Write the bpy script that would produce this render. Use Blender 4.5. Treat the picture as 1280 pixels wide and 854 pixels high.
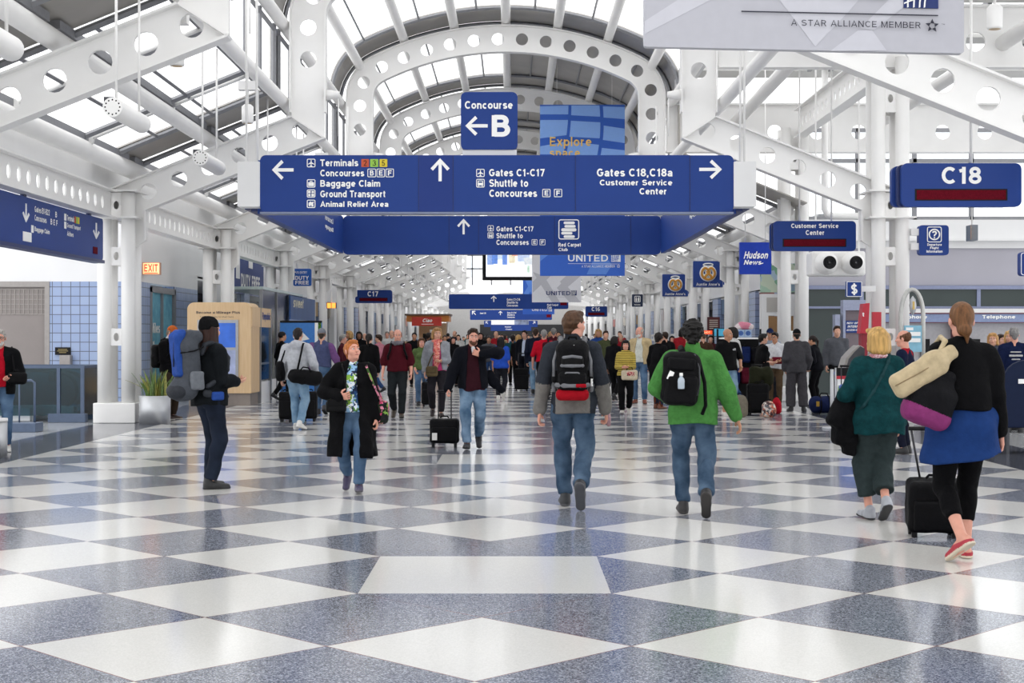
import bpy, bmesh, math, random
import numpy as np
from mathutils import Vector, Matrix
from mathutils.geometry import tessellate_polygon
for _o in list(bpy.data.objects): bpy.data.objects.remove(_o)
SC = bpy.context.scene
COL = SC.collection
PI = math.pi
# ---------------------------------------------------------------- camera, sky, exposure
F = 1854.0                      # focal length in pixels of the 1280x854 frame
CX, CY, EYE = 641.0, 422.5, 1.53
cam_d = bpy.data.cameras.new('camera'); cam = bpy.data.objects.new('camera', cam_d); COL.objects.link(cam)
cam.location = (0, 0, EYE); cam.rotation_euler = (PI/2, 0, 0)
cam_d.sensor_width = 36; cam_d.lens = F/1280*36
cam_d.shift_x = (640-CX)/1280; cam_d.shift_y = (CY-427)/1280
cam_d.clip_end = 500
SC.camera = cam
SC.view_settings.view_transform = 'Standard'; SC.view_settings.look = 'None'
SC.view_settings.gamma = 1; SC.view_settings.use_curve_mapping = False
SC.view_settings.exposure = 0.33
world = bpy.data.worlds.new('overcast_sky'); SC.world = world; world.use_nodes = True
wn = world.node_tree; bg = wn.nodes['Background']
_tc = wn.nodes.new('ShaderNodeTexCoord'); _sep = wn.nodes.new('ShaderNodeSeparateXYZ'); _rp = wn.nodes.new('ShaderNodeValToRGB')
wn.links.new(_tc.outputs['Generated'], _sep.inputs[0]); wn.links.new(_sep.outputs['Z'], _rp.inputs[0]); wn.links.new(_rp.outputs[0], bg.inputs[0])
_rp.color_ramp.elements[0].color = (0.97, 0.98, 1.0, 1); _rp.color_ramp.elements[1].color = (1.0, 1.0, 1.0, 1)   # overcast: a little brighter overhead
bg.inputs[1].default_value = 1.6
cy = SC.cycles
cy.max_bounces = 7; cy.diffuse_bounces = 4; cy.glossy_bounces = 3; cy.transmission_bounces = 4; cy.transparent_max_bounces = 14
cy.use_denoising = True; cy.caustics_reflective = False; cy.caustics_refractive = False
cy.sample_clamp_indirect = 6.0
# ---------------------------------------------------------------- helpers
def P(x, y, d): return Vector(((x-CX)*d/F, d, EYE+(CY-y)*d/F))
def wx(x, d): return (x-CX)*d/F
def wz(y, d): return EYE+(CY-y)*d/F
def gd(y): return F*EYE/(y-CY)      # distance of a floor point
MATS = {}
def srgb(h):
    if isinstance(h, str): h = [int(h[i:i+2], 16)/255 for i in (0, 2, 4)]
    return tuple((c/12.92 if c <= .04045 else ((c+.055)/1.055)**2.4) for c in h[:3])
def mat(name, col, rough=.5, metal=0., var=.06, scale=14., bump=0., bscale=60., coat=0., emit=None, estr=0., spec=None, sheen=0., raw=False, deep=1., stretch=None):
    """a painted / woven / metal surface: base colour broken up by noise, optional bump"""
    if name in MATS: return MATS[name]
    m = bpy.data.materials.new(name); m.use_nodes = True; nt = m.node_tree; b = nt.nodes['Principled BSDF']
    c = srgb(col) if raw else tuple((x*.88)**deep for x in srgb(col))
    tc = nt.nodes.new('ShaderNodeTexCoord'); nz = nt.nodes.new('ShaderNodeTexNoise'); nz.inputs['Scale'].default_value = scale; nz.inputs['Detail'].default_value = 4
    if stretch:
        mp = nt.nodes.new('ShaderNodeMapping'); mp.inputs['Scale'].default_value = stretch; nt.links.new(tc.outputs['Object'], mp.inputs[0]); nt.links.new(mp.outputs[0], nz.inputs['Vector'])
    else: nt.links.new(tc.outputs['Object'], nz.inputs['Vector'])
    r = nt.nodes.new('ShaderNodeValToRGB'); nt.links.new(nz.outputs[0], r.inputs[0])
    r.color_ramp.elements[0].position = .3; r.color_ramp.elements[1].position = .7
    r.color_ramp.elements[0].color = (*[x*(1-var) for x in c], 1); r.color_ramp.elements[1].color = (*[min(1, x*(1+var)) for x in c], 1)
    nt.links.new(r.outputs[0], b.inputs['Base Color'])
    b.inputs['Roughness'].default_value = rough; b.inputs['Metallic'].default_value = metal
    if coat: b.inputs['Coat Weight'].default_value = coat; b.inputs['Coat Roughness'].default_value = .08
    if spec is not None: b.inputs['Specular IOR Level'].default_value = spec
    if sheen: b.inputs['Sheen Weight'].default_value = sheen
    if bump:
        n2 = nt.nodes.new('ShaderNodeTexNoise'); n2.inputs['Scale'].default_value = bscale; n2.inputs['Detail'].default_value = 3
        nt.links.new(tc.outputs['Object'], n2.inputs['Vector'])
        bp = nt.nodes.new('ShaderNodeBump'); bp.inputs['Strength'].default_value = bump; bp.inputs['Distance'].default_value = .02
        nt.links.new(n2.outputs[0], bp.inputs['Height']); nt.links.new(bp.outputs[0], b.inputs['Normal'])
    if emit: b.inputs['Emission Color'].default_value = (*srgb(emit), 1); b.inputs['Emission Strength'].default_value = estr
    MATS[name] = m; return m
def cloth(name, col, var=.12, bump=.35, bscale=38., rough=.85, scale=22.):
    return mat(name, col, rough=rough, var=var, scale=scale, bump=bump, bscale=bscale, spec=.10, deep=1.2)
def glass_mat(name, col, trans, rough=.15, diff=(.9, .9, .9), gloss=True):
    """thin pane: clear share TRANS, the rest milky translucent / glossy"""
    if name in MATS: return MATS[name]
    m = bpy.data.materials.new(name); m.use_nodes = True; nt = m.node_tree; nt.nodes.remove(nt.nodes['Principled BSDF'])
    out = nt.nodes['Material Output']
    t = nt.nodes.new('ShaderNodeBsdfTransparent'); t.inputs[0].default_value = (*srgb(col), 1)
    tl = nt.nodes.new('ShaderNodeBsdfTranslucent'); tl.inputs[0].default_value = (*diff, 1)
    g = nt.nodes.new('ShaderNodeBsdfGlossy'); g.inputs['Roughness'].default_value = rough
    mx = nt.nodes.new('ShaderNodeMixShader'); mx.inputs[0].default_value = 1-trans
    if not gloss:
        nt.links.new(t.outputs[0], mx.inputs[1]); nt.links.new(tl.outputs[0], mx.inputs[2]); nt.links.new(mx.outputs[0], out.inputs[0]); MATS[name] = m; return m
    fr = nt.nodes.new('ShaderNodeFresnel'); fr.inputs[0].default_value = 1.45
    m2 = nt.nodes.new('ShaderNodeMixShader')
    nt.links.new(t.outputs[0], mx.inputs[1]); nt.links.new(tl.outputs[0], mx.inputs[2])
    nt.links.new(fr.outputs[0], m2.inputs[0]); nt.links.new(mx.outputs[0], m2.inputs[1]); nt.links.new(g.outputs[0], m2.inputs[2])
    nt.links.new(m2.outputs[0], out.inputs[0]); MATS[name] = m; return m

class MB:
    """collects shapes and links them as ONE mesh object"""
    def __init__(s): s.v = []; s.f = []; s.m = []; s.sm = []
    def add(s, vs, fs, mi=0, smooth=False):
        o = len(s.v); s.v += [tuple(v) for v in vs]
        for f in fs: s.f.append(tuple(i+o for i in f)); s.m.append(mi); s.sm.append(smooth)
        return s
    def box(s, lo, hi, mi=0, M=None):
        x0, y0, z0 = lo; x1, y1, z1 = hi
        vs = [(x0,y0,z0),(x1,y0,z0),(x1,y1,z0),(x0,y1,z0),(x0,y0,z1),(x1,y0,z1),(x1,y1,z1),(x0,y1,z1)]
        if M is not None: vs = [M @ Vector(v) for v in vs]
        return s.add(vs, [(0,3,2,1),(4,5,6,7),(0,1,5,4),(1,2,6,5),(2,3,7,6),(3,0,4,7)], mi)
    def cbox(s, c, sz, mi=0, M=None):
        return s.box([c[i]-sz[i]/2 for i in range(3)], [c[i]+sz[i]/2 for i in range(3)], mi, M)
    def tube(s, path, r, n=12, mi=0, cap=True, smooth=True):
        """swept circle; r a number or one radius per point"""
        pts = [Vector(p) for p in path]; rs = r if isinstance(r, (list, tuple)) else [r]*len(pts)
        vs = []; fs = []; prev = None
        for i, p in enumerate(pts):
            t = (pts[min(i+1, len(pts)-1)]-pts[max(i-1, 0)]).normalized()
            if prev is None:
                a = Vector((0,0,1)) if abs(t.z) < .9 else Vector((1,0,0)); u = t.cross(a).normalized()
            else: u = (prev-t*prev.dot(t)).normalized()
            w = t.cross(u); prev = u
            for k in range(n):
                an = 2*PI*k/n; vs.append(p+(u*math.cos(an)+w*math.sin(an))*rs[i])
        for i in range(len(pts)-1):
            for k in range(n): fs.append((i*n+k, i*n+(k+1)%n, (i+1)*n+(k+1)%n, (i+1)*n+k))
        s.add(vs, fs, mi, smooth)
        if cap:
            o = len(pts)*n
            s.add(vs[:n], [tuple(range(n-1, -1, -1))], mi); s.add(vs[o-n:], [tuple(range(n))], mi)
        return s
    def lathe(s, prof, c=(0,0,0), n=24, mi=0, M=None, smooth=True):
        vs = []; fs = []
        for (r, z) in prof:
            for k in range(n):
                a = 2*PI*k/n; v = Vector((r*math.cos(a), r*math.sin(a), z))
                vs.append((M @ v if M is not None else v)+Vector(c))
        for i in range(len(prof)-1):
            for k in range(n): fs.append((i*n+k, i*n+(k+1)%n, (i+1)*n+(k+1)%n, (i+1)*n+k))
        return s.add(vs, fs, mi, smooth)
    def plate(s, outer, holes, fn, t, mi=0, mi_side=None):
        """flat plate with holes: outline and holes are 2-D, fn(u, v, w) places a point, w = +-t/2 across the thickness"""
        loops = [list(outer)]+[list(h) for h in holes]
        flat = [p for l in loops for p in l]; tris = tessellate_polygon([[Vector((p[0], p[1], 0)) for p in l] for l in loops])
        n = len(flat)
        vs = [fn(p[0], p[1], -t/2) for p in flat]+[fn(p[0], p[1], t/2) for p in flat]
        fs = [tuple(f) for f in tris]+[tuple(i+n for i in reversed(f)) for f in tris]
        s.add(vs, fs, mi); sd = []; o = 0
        for l in loops:
            k = len(l)
            for i in range(k): j = (i+1) % k; sd.append((o+i, o+j, o+j+n, o+i+n))
            o += k
        return s.add(vs, sd, mi if mi_side is None else mi_side)
    def build(s, name, mats, parent=None, bevel=0., auto=True):
        me = bpy.data.meshes.new(name); me.from_pydata(s.v, [], s.f)
        if not isinstance(mats, (list, tuple)): mats = [mats]
        for m in mats: me.materials.append(m)
        me.polygons.foreach_set('material_index', s.m); me.polygons.foreach_set('use_smooth', s.sm)
        bm = bmesh.new(); bm.from_mesh(me); bmesh.ops.remove_doubles(bm, verts=bm.verts, dist=1e-5)
        bmesh.ops.recalc_face_normals(bm, faces=bm.faces); bm.to_mesh(me); bm.free()
        return link(name, me, parent, bevel)
def link(name, me, parent=None, bevel=0.):
    o = bpy.data.objects.new(name, me); COL.objects.link(o)
    if parent is not None: o.parent = parent
    if bevel:
        b = o.modifiers.new('soft_edge', 'BEVEL'); b.width = bevel; b.segments = 2; b.limit_method = 'ANGLE'; b.angle_limit = .9
    return o
def tag(o, label=None, cat=None, group=None, kind=None):
    if label: o['label'] = label
    if cat: o['category'] = cat
    if group: o['group'] = group
    if kind: o['kind'] = kind
    return o
def empty(name, loc=(0,0,0), rz=0., label=None, cat=None, group=None, kind=None):
    o = bpy.data.objects.new(name, None); COL.objects.link(o); o.location = loc; o.rotation_euler = (0,0,rz); o.empty_display_size = .1
    return tag(o, label, cat, group, kind)
def kids(o): return [c for c in bpy.data.objects if c.parent == o]
CHILD = {}
def copy_tree(o, parent=None):
    c = o.copy(); COL.objects.link(c)
    if parent is not None: c.parent = parent
    for ch in o.children: copy_tree(ch, c)
    return c
def circ(cx, cy, r, n=20, ry=None): return [(cx+r*math.cos(2*PI*k/n), cy+(ry or r)*math.sin(2*PI*k/n)) for k in range(n)]
def rrect(x0, x1, z0, z1, r, n=5):
    """outline of a rectangle with round corners"""
    out = []
    for (cx, cz, a0) in ((x1-r, z1-r, 0), (x0+r, z1-r, PI/2), (x0+r, z0+r, PI), (x1-r, z0+r, 1.5*PI)):
        for k in range(n+1): a = a0+PI/2*k/n; out.append((cx+r*math.cos(a), cz+r*math.sin(a)))
    return out
# plain grotesque alphabet drawn as strokes (cap height 10, x-height 7.3)
def _A(cx, cy, rx, ry, a0, a1):
    n = max(4, int(abs(a1-a0)/18)); return [(cx+rx*math.cos(math.radians(a0+(a1-a0)*k/n)), cy+ry*math.sin(math.radians(a0+(a1-a0)*k/n))) for k in range(n+1)]
def _V(x, a=0, b=10): return [(x, a), (x, b)]
def _H(y, a, b): return [(a, y), (b, y)]
_oo = lambda cx: _A(cx, 3.65, 2.3, 2.7, 0, 360)
_S = _A(3.9, 7.1, 2.7, 1.95, 25, 232)+_A(3.9, 2.95, 2.9, 2.0, 55, -158)
GLY = {
 'A': (8, [(.6, 0), (4, 9.7), (7.4, 0)], _H(3.1, 1.8, 6.2)), 'B': (7.4, _V(1), [(1, 9.05), (4, 9.05)]+_A(4, 7.2, 1.9, 1.85, 90, -90)+[(1, 5.35)], [(4.2, 5.2)]+_A(4.3, 3.1, 2.2, 2.15, 90, -90)+[(1, .95)]), 'C': (8, _A(4.4, 5, 3.4, 4.05, 46, 314)),
 'D': (8, _V(1), [(1, 9.05), (3.6, 9.05)]+_A(3.6, 5, 3.4, 4.05, 90, -90)+[(1, .95)]), 'E': (6.8, _V(1), _H(9.05, 1, 6.3), _H(5.1, 1, 5.9), _H(.95, 1, 6.4)), 'F': (6.4, _V(1), _H(9.05, 1, 6.2), _H(4.9, 1, 5.6)),
 'G': (8.6, _A(4.4, 5, 3.4, 4.05, 46, 325)+[(7.5, 4.6), (4.8, 4.6)]), 'H': (7.8, _V(1), _V(6.8), _H(5.1, 1, 6.8)), 'I': (2, _V(1)), 'L': (6.2, [(1, 10), (1, .95), (5.9, .95)]), 'M': (9.2, _V(1), _V(8.2), [(1.3, 9.6), (4.6, .8), (7.9, 9.6)]), 'N': (7.8, _V(1), _V(6.8), [(1.2, 9.5), (6.6, .5)]),
 'O': (8.6, _A(4.3, 5, 3.4, 4.05, 0, 360)), 'P': (7, _V(1), [(1, 9.05), (4, 9.05)]+_A(4, 6.85, 2.1, 2.2, 90, -90)+[(1, 4.65)]), 'R': (7.6, _V(1), [(1, 9.05), (4.1, 9.05)]+_A(4.1, 7, 2.1, 2.05, 90, -90)+[(1, 4.95)], [(4, 4.95), (6.7, 0)]), 'S': (7.6, _S), 'T': (7, _V(3.5), _H(9.05, .1, 6.9)),
 'U': (7.8, [(1, 10), (1, 3.9)]+_A(3.9, 3.9, 2.9, 2.95, 180, 360)+[(6.8, 10)]), 'X': (7.4, [(.6, 0), (6.8, 10)], [(.6, 10), (6.8, 0)]), 'Y': (7.4, [(.5, 10), (3.7, 4.6), (6.9, 10)], _V(3.7, 0, 4.8)), 'V': (7.4, [(.6, 10), (3.7, .6), (6.8, 10)]), 'W': (10.4, [(.6, 10), (2.9, .6), (5.2, 9), (7.5, .6), (9.8, 10)]),
 'a': (6.2, _A(3.15, 4.7, 2.05, 1.65, 162, 0)+[(5.2, 0)], [(5.2, 4.0), (3.0, 3.5)]+_A(2.75, 2.2, 1.75, 1.3, 95, 270)+[(4.1, 1.2), (5.2, 2.3)]), 'b': (6.6, _V(1), _oo(3.4)), 'c': (6.2, _A(3.3, 3.65, 2.35, 2.7, 48, 312)), 'd': (6.6, _V(5.6), _oo(3.2)), 'e': (6.4, _H(3.7, 1, 5.6), _A(3.3, 3.65, 2.35, 2.7, 0, 316)),
 'f': (3.8, [(1.6, 0), (1.6, 7.8)]+_A(2.9, 7.8, 1.3, 1.25, 180, 80), _H(6.5, .1, 3.5)), 'g': (6.6, _oo(3.2), [(5.6, 7.3), (5.6, -.3)]+_A(3.3, -.3, 2.3, 1.75, 0, -150)), 'h': (6.4, _V(1), [(1, 4.5)]+_A(3.15, 4.5, 2.15, 1.85, 180, 0)+[(5.3, 0)]), 'i': (2, _V(1, 0, 7.3), _V(1, 8.5, 10)), 'l': (2, _V(1)),
 'm': (9.4, _V(1, 0, 7.3), [(1, 4.7)]+_A(2.85, 4.7, 1.85, 1.65, 180, 0)+[(4.7, 0)], [(4.7, 4.7)]+_A(6.55, 4.7, 1.85, 1.65, 180, 0)+[(8.4, 0)]), 'n': (6.4, _V(1, 0, 7.3), [(1, 4.5)]+_A(3.15, 4.5, 2.15, 1.85, 180, 0)+[(5.3, 0)]), 'o': (6.6, _A(3.3, 3.65, 2.4, 2.7, 0, 360)), 'p': (6.6, _V(1, -2.7, 7.3), _oo(3.4)), 'r': (4.2, _V(1, 0, 7.3), [(1, 4.2)]+_A(3.3, 4.3, 2.3, 2.05, 180, 88)),
 's': (5.9, _A(3, 5.05, 2.0, 1.35, 25, 232)+_A(3, 2.2, 2.15, 1.3, 55, -158)), 't': (4, [(1.7, 9.2), (1.7, 2)]+_A(2.9, 2.0, 1.2, 1.05, 180, 285), _H(6.5, .1, 3.6)), 'u': (6.4, [(1, 7.3), (1, 2.8)]+_A(3.1, 2.8, 2.1, 1.85, 180, 360), _V(5.3, 0, 7.3)), 'v': (6, [(.6, 7.3), (3, .6), (5.4, 7.3)]), 'w': (8.6, [(.5, 7.3), (2.4, .6), (4.3, 6.6), (6.2, .6), (8.1, 7.3)]), 'x': (6, [(.6, 0), (5.4, 7.3)], [(.6, 7.3), (5.4, 0)]), 'y': (6, [(.6, 7.3), (3.1, .8)], [(5.4, 7.3), (2.4, -2.3), (1, -2.4)]),
 '0': (6.8, _A(3.4, 5, 2.5, 4.05, 0, 360)), '1': (4.6, _V(3), [(.6, 7.5), (3, 8.2)]), '2': (6.8, _A(3.4, 7.0, 2.4, 2.05, 170, -38)+[(1.2, .95), (6.1, .95)]), '3': (6.8, _A(3.2, 7.25, 2.1, 1.8, 155, -80), _A(3.2, 2.95, 2.5, 2.0, 85, -155)), '5': (6.8, [(5.7, 9.05), (1.8, 9.05), (1.4, 5.1)]+_A(3.2, 3.2, 2.6, 2.25, 125, -155)), '6': (6.8, _A(3.4, 3.2, 2.4, 2.25, 0, 360), _A(4.3, 4.6, 3.3, 4.4, 65, 180)), '7': (6.6, [(.6, 9.05), (5.8, 9.05), (2.6, 0)]), '8': (6.8, _A(3.4, 7.2, 2.1, 1.85, 0, 360), _A(3.4, 2.95, 2.5, 2.0, 0, 360)),
 '-': (4, _H(3.8, .5, 3.5)), ',': (2.4, [(1.2, 1.6), (.7, -1.6)]), '?': (6, _A(3, 7.0, 2.3, 2.05, 170, -50)+[(3, 4.2), (3, 2.7)], _V(3, 0, 1.5)), '$': (7.6, _S, _V(3.9, -1.2, 11.2)), "'": (2, _V(1, 7.2, 10)), ' ': (3,)}
def stroke_mesh(body, wd):
    V = []; Fc = []; x = 0; ns = 0
    for ch in body:
        g = GLY[ch]
        for st in g[1:]:
            pts = [Vector((p[0]+x, p[1])) for p in st]; pts = [p for i, p in enumerate(pts) if i == 0 or (p-pts[i-1]).length > .02]
            ns += 1; closed = (pts[0]-pts[-1]).length < .05
            if closed: pts = pts[:-1]
            n = len(pts); o = len(V)
            for i in range(n):
                a = pts[i-1] if (i or closed) else None; b = pts[(i+1) % n] if (i < n-1 or closed) else None
                d1 = (pts[i]-a).normalized() if a is not None else None; d2 = (b-pts[i]).normalized() if b is not None else None
                t = (d1 or d2)+(d2 or d1); t = t.normalized() if t.length > .05 else d1; nn = Vector((-t.y, t.x)); c = max(.55, nn.dot(Vector((-(d1 or d2).y, (d1 or d2).x))))
                V += [(*(pts[i]+nn*wd/2/c), ns), (*(pts[i]-nn*wd/2/c), ns)]
            for i in range(n if closed else n-1): j = (i+1) % n; Fc.append((o+2*i, o+2*i+1, o+2*j+1, o+2*j))
        x += g[0]+1.15
    return np.array(V, float), Fc
_TXT = {}
def text_mesh(body, bold=.0):
    k = (body, bold)
    if k not in _TXT and all(c in GLY for c in body):
        _TXT[k] = stroke_mesh(body, 1.15 if bold <= .004 else 1.55 if bold < .02 else 2.0 if bold < .03 else 2.2)
    if k not in _TXT:
        cu = bpy.data.curves.new('t', 'FONT'); cu.body = body; cu.offset = bold; cu.resolution_u = 3
        o = bpy.data.objects.new('t', cu)
        me = bpy.data.meshes.new_from_object(o)
        co = np.empty(len(me.vertices)*3); me.vertices.foreach_get('co', co); co = co.reshape(-1, 3)
        fs = [tuple(p.vertices) for p in me.polygons]
        bpy.data.meshes.remove(me); bpy.data.objects.remove(o); bpy.data.curves.remove(cu)
        _TXT[k] = (co, fs)
    return _TXT[k]
def lettering(body, x0, x1, z0, z1, fn, m, parent, bold=.022, name='lettering', italic=0.):
    """writing fitted into the rectangle x0..x1, z0..z1 (z0 = bottom of its ink) of a face placed by fn(u, v, w)"""
    co, fs = text_mesh(body, bold)
    if len(co) == 0: return None
    lo = co.min(0); hi = co.max(0)
    u = x0+(co[:,0]-lo[0])/(hi[0]-lo[0])*(x1-x0); v = z0+(co[:,1]-lo[1])/max(1e-6, hi[1]-lo[1])*(z1-z0)
    u = u+(v-z0)*italic
    nrm = (Vector(fn(1, 0, .006))-Vector(fn(0, 0, .006))).cross(Vector(fn(0, 1, .006))-Vector(fn(0, 0, .006))).normalized()
    b = MB(); b.add([Vector(fn(a, c, .006))+nrm*(.0006*(int(k) % 3)) for a, c, k in zip(u, v, co[:, 2])], fs)
    me = bpy.data.meshes.new(name); me.from_pydata(b.v, [], b.f); me.materials.append(m)
    return link(name, me, parent)

# ---------------------------------------------------------------- shared materials
WHITE = mat('white_steel_paint', 'efeeec', .42, var=.02, scale=2.5, raw=True)
OFFWHITE = mat('off_white_paint', 'e2e2e2', .5, var=.02, scale=2, raw=True)
GREYP = mat('grey_roof_panel', 'b4b0aa', .42, metal=.1, var=.1, scale=1.2)
GREYD = mat('dark_grey_metal', '4c4d52', .45, metal=.4, var=.1)
MULL = mat('grey_mullion', '8f9094', .45, metal=.3)
GLASSW = glass_mat('fritted_roof_glass', 'ffffff', .84, gloss=False)
GLASSC = glass_mat('clear_window_glass', 'f4f8fa', .9)
GLASSB = glass_mat('tinted_balustrade_glass', '98c2cc', .86, diff=(.30,.46,.52))
STEEL = mat('brushed_steel', 'd0d2d5', .45, metal=.7, var=.05, scale=6)
SIGNB = mat('sign_blue', '1f408c', .45, var=.03, scale=1.5, spec=.25)
SIGND = mat('sign_edge_blue', '1e2f66', .4, var=.03)
SIGNW = mat('sign_white_letters', 'f6f6f4', .5, var=.01, raw=True)
REDLED = mat('dark_red_led_window', '661020', .7, var=.2, scale=60, spec=.05)
CEIL = mat('wing_ceiling_paint', 'cfcecb', .55, var=.03, scale=1.5)
BLACK = mat('matte_black', '141417', .5, spec=.2)
# ================================================================= STRUCTURE
X0 = -.17; BAY = 9.09; Y27 = 26.97
FR = [Y27+BAY*k for k in range(-4, 10)]            # portal frames, the last one closes the high vault
def floor_mat():
    m = bpy.data.materials.new('terrazzo_checker'); m.use_nodes = True; nt = m.node_tree; b = nt.nodes['Principled BSDF']; L = nt.links.new
    def N(t, **k):
        n = nt.nodes.new(t)
        for a, v in k.items(): setattr(n, a, v)
        return n
    def M(op, a, c=None):
        n = N('ShaderNodeMath', operation=op)
        for i, v in enumerate((a, c)):
            if v is None: continue
            if isinstance(v, (int, float)): n.inputs[i].default_value = v
            else: L(v, n.inputs[i])
        return n.outputs[0]
    tc = N('ShaderNodeTexCoord'); sp = N('ShaderNodeSeparateXYZ'); L(tc.outputs['Object'], sp.inputs[0])
    D = 1.515
    x = M('SUBTRACT', sp.outputs[0], X0); y = M('SUBTRACT', sp.outputs[1], 7.36)
    a = M('DIVIDE', M('ADD', x, y), D); c = M('DIVIDE', M('SUBTRACT', x, y), D)
    par = M('FLOORED_MODULO', M('ADD', M('FLOOR', M('ADD', a, .5)), M('FLOOR', M('ADD', c, .5))), 2.0)   # 0 = white
    white = M('SUBTRACT', 1.0, par)
    # white square set into the crossing once a bay, dark halves round it
    yy = M('SUBTRACT', M('FLOORED_MODULO', M('ADD', M('SUBTRACT', y, 2.2725), 4.545), BAY), 4.545)
    ax = M('ABSOLUTE', x); ay = M('ABSOLUTE', yy)
    insq = M('MULTIPLY', M('LESS_THAN', ax, .7575), M('LESS_THAN', ay, .7575))
    near = M('LESS_THAN', M('ADD', ax, M('ABSOLUTE', M('SUBTRACT', ay, .7575))), .7575)
    white = M('MULTIPLY', white, M('SUBTRACT', 1.0, near)); white = M('MAXIMUM', white, insq)
    # thin brass-red divider strips
    fa = M('ABSOLUTE', M('SUBTRACT', M('FRACT', M('ADD', a, .5)), .5)); 
    e1 = M('MINIMUM', M('FRACT', M('ADD', a, .5)), M('SUBTRACT', 1.0, M('FRACT', M('ADD', a, .5))))
    e2 = M('MINIMUM', M('FRACT', M('ADD', c, .5)), M('SUBTRACT', 1.0, M('FRACT', M('ADD', c, .5))))
    line = M('LESS_THAN', M('MINIMUM', e1, e2), .0035)
    line = M('MULTIPLY', line, M('SUBTRACT', 1.0, insq))
    # border: dark strip by the columns, pale grey beyond
    dark_b = M('GREATER_THAN', ax, 6.06); pale_b = M('GREATER_THAN', ax, 7.25)
    nz = N('ShaderNodeTexVoronoi'); nz.inputs['Scale'].default_value = 130; L(tc.outputs['Object'], nz.inputs['Vector'])
    sepc = N('ShaderNodeSeparateColor'); L(nz.outputs['Color'], sepc.inputs[0])
    rd = N('ShaderNodeValToRGB'); L(sepc.outputs[0], rd.inputs[0])
    e = rd.color_ramp.elements; e[0].color = (*srgb('565b66'), 1); e[1].color = (*srgb('adb1bb'), 1); e[0].position = .1; e[1].position = .95
    m2 = e.new(.6); m2.color = (*srgb('7c808c'), 1)
    rw = N('ShaderNodeValToRGB'); L(sepc.outputs[1], rw.inputs[0])
    e = rw.color_ramp.elements; e[0].color = (*srgb('d3d2ce'), 1); e[1].color = (*srgb('dfdeda'), 1)
    big = N('ShaderNodeTexNoise'); big.inputs['Scale'].default_value = .9; L(tc.outputs['Object'], big.inputs['Vector'])
    def mix(f, A, B):
        n = N('ShaderNodeMix', data_type='RGBA'); L(f, n.inputs[0])
        for i, v in ((6, A), (7, B)):
            if isinstance(v, tuple): n.inputs[i].default_value = v
            else: L(v, n.inputs[i])
        return n.outputs[2]
    col = mix(white, rd.outputs[0], rw.outputs[0])
    col = mix(line, col, (*srgb('8d6a66'), 1))
    col = mix(dark_b, col, (*srgb('50535d'), 1))
    col = mix(pale_b, col, (*srgb('b9bbbd'), 1))
    L(col, b.inputs['Base Color'])
    b.inputs['Roughness'].default_value = .16; b.inputs['Specular IOR Level'].default_value = .32
    rr = N('ShaderNodeMapRange'); L(big.outputs[0], rr.inputs[0]); rr.inputs[3].default_value = .09; rr.inputs[4].default_value = .17; L(rr.outputs[0], b.inputs['Roughness'])
    b.inputs['Coat Weight'].default_value = .03; b.inputs['Coat Roughness'].default_value = .05
    return m
fl = MB(); fl.add([(-14,-14,0),(24,-14,0),(24,185,0),(-14,185,0),(-14,-14,-.2),(24,-14,-.2),(24,185,-.2),(-14,185,-.2)],
                  [(0,1,2,3),(7,6,5,4),(0,4,5,1),(1,5,6,2),(2,6,7,3),(3,7,4,0)])
tag(fl.build('floor', floor_mat()), 'polished terrazzo floor of white and blue-grey diamonds', kind='structure')

# ---- portal frame outline in (u, z): vertical legs, rounded shoulders, shallow arch, sloping aisle beams
HW = .30
def arch_path(n=20):
    """centre line from the left leg foot over the crown to the right leg foot with unit normals pointing outward"""
    pts = []
    zc = 1.8; r = .8; uc = 2.75; zf = 7.357; th = math.atan2(uc, zf-zc)
    half = [((3.55, z), (1, 0)) for z in (5.62, 6.3, 7.0, zf)]
    for k in range(1, 9): a = (PI/2-th)*(1-k/8)+0; ang = PI/2-a; \
        half.append(((uc+r*math.cos(PI/2-th-a if False else (PI/2-th)*(k/8)), zf+r*math.sin((PI/2-th)*(k/8))), (math.cos((PI/2-th)*(k/8)), math.sin((PI/2-th)*(k/8)))))
    for k in range(1, n+1):
        a = th*(1-k/n); half.append(((7.0*math.sin(a), zc+7.0*math.cos(a)), (math.sin(a), math.cos(a))))
    left = [((-p[0], p[1]), (-nn[0], nn[1])) for p, nn in half]
    return left+list(reversed(half))[1:]
ARCH = arch_path()
def arc_samples(step, s0):
    """points every STEP metres along the arch centre line"""
    out = []; acc = 0; nxt = s0
    for (p, n), (q, m) in zip(ARCH, ARCH[1:]):
        L_ = math.hypot(q[0]-p[0], q[1]-p[1])
        while nxt <= acc+L_:
            t = (nxt-acc)/L_; out.append((p[0]+(q[0]-p[0])*t, p[1]+(q[1]-p[1])*t)); nxt += step
        acc += L_
    return out, acc
def ribbon(b, line, fnY, w, t):
    """flange: flat strip of width W across the frame's plane following LINE of ((u,z), normal)"""
    vs = []; n = len(line)
    for (p, nn) in line:
        for (dy, dn) in ((-w/2, 0), (w/2, 0), (w/2, t), (-w/2, t)): vs.append((X0+p[0]+nn[0]*dn, dy, p[1]+nn[1]*dn))
    fs = []
    for i in range(n-1):
        for k in range(4): fs.append((i*4+k, i*4+(k+1)%4, (i+1)*4+(k+1)%4, (i+1)*4+k))
    fs += [(0,1,2,3), tuple((n-1)*4+k for k in (3,2,1,0))]
    b.add(vs, fs)
def off(line, d): return [((p[0]+n[0]*d, p[1]+n[1]*d), n) for p, n in line]
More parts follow.
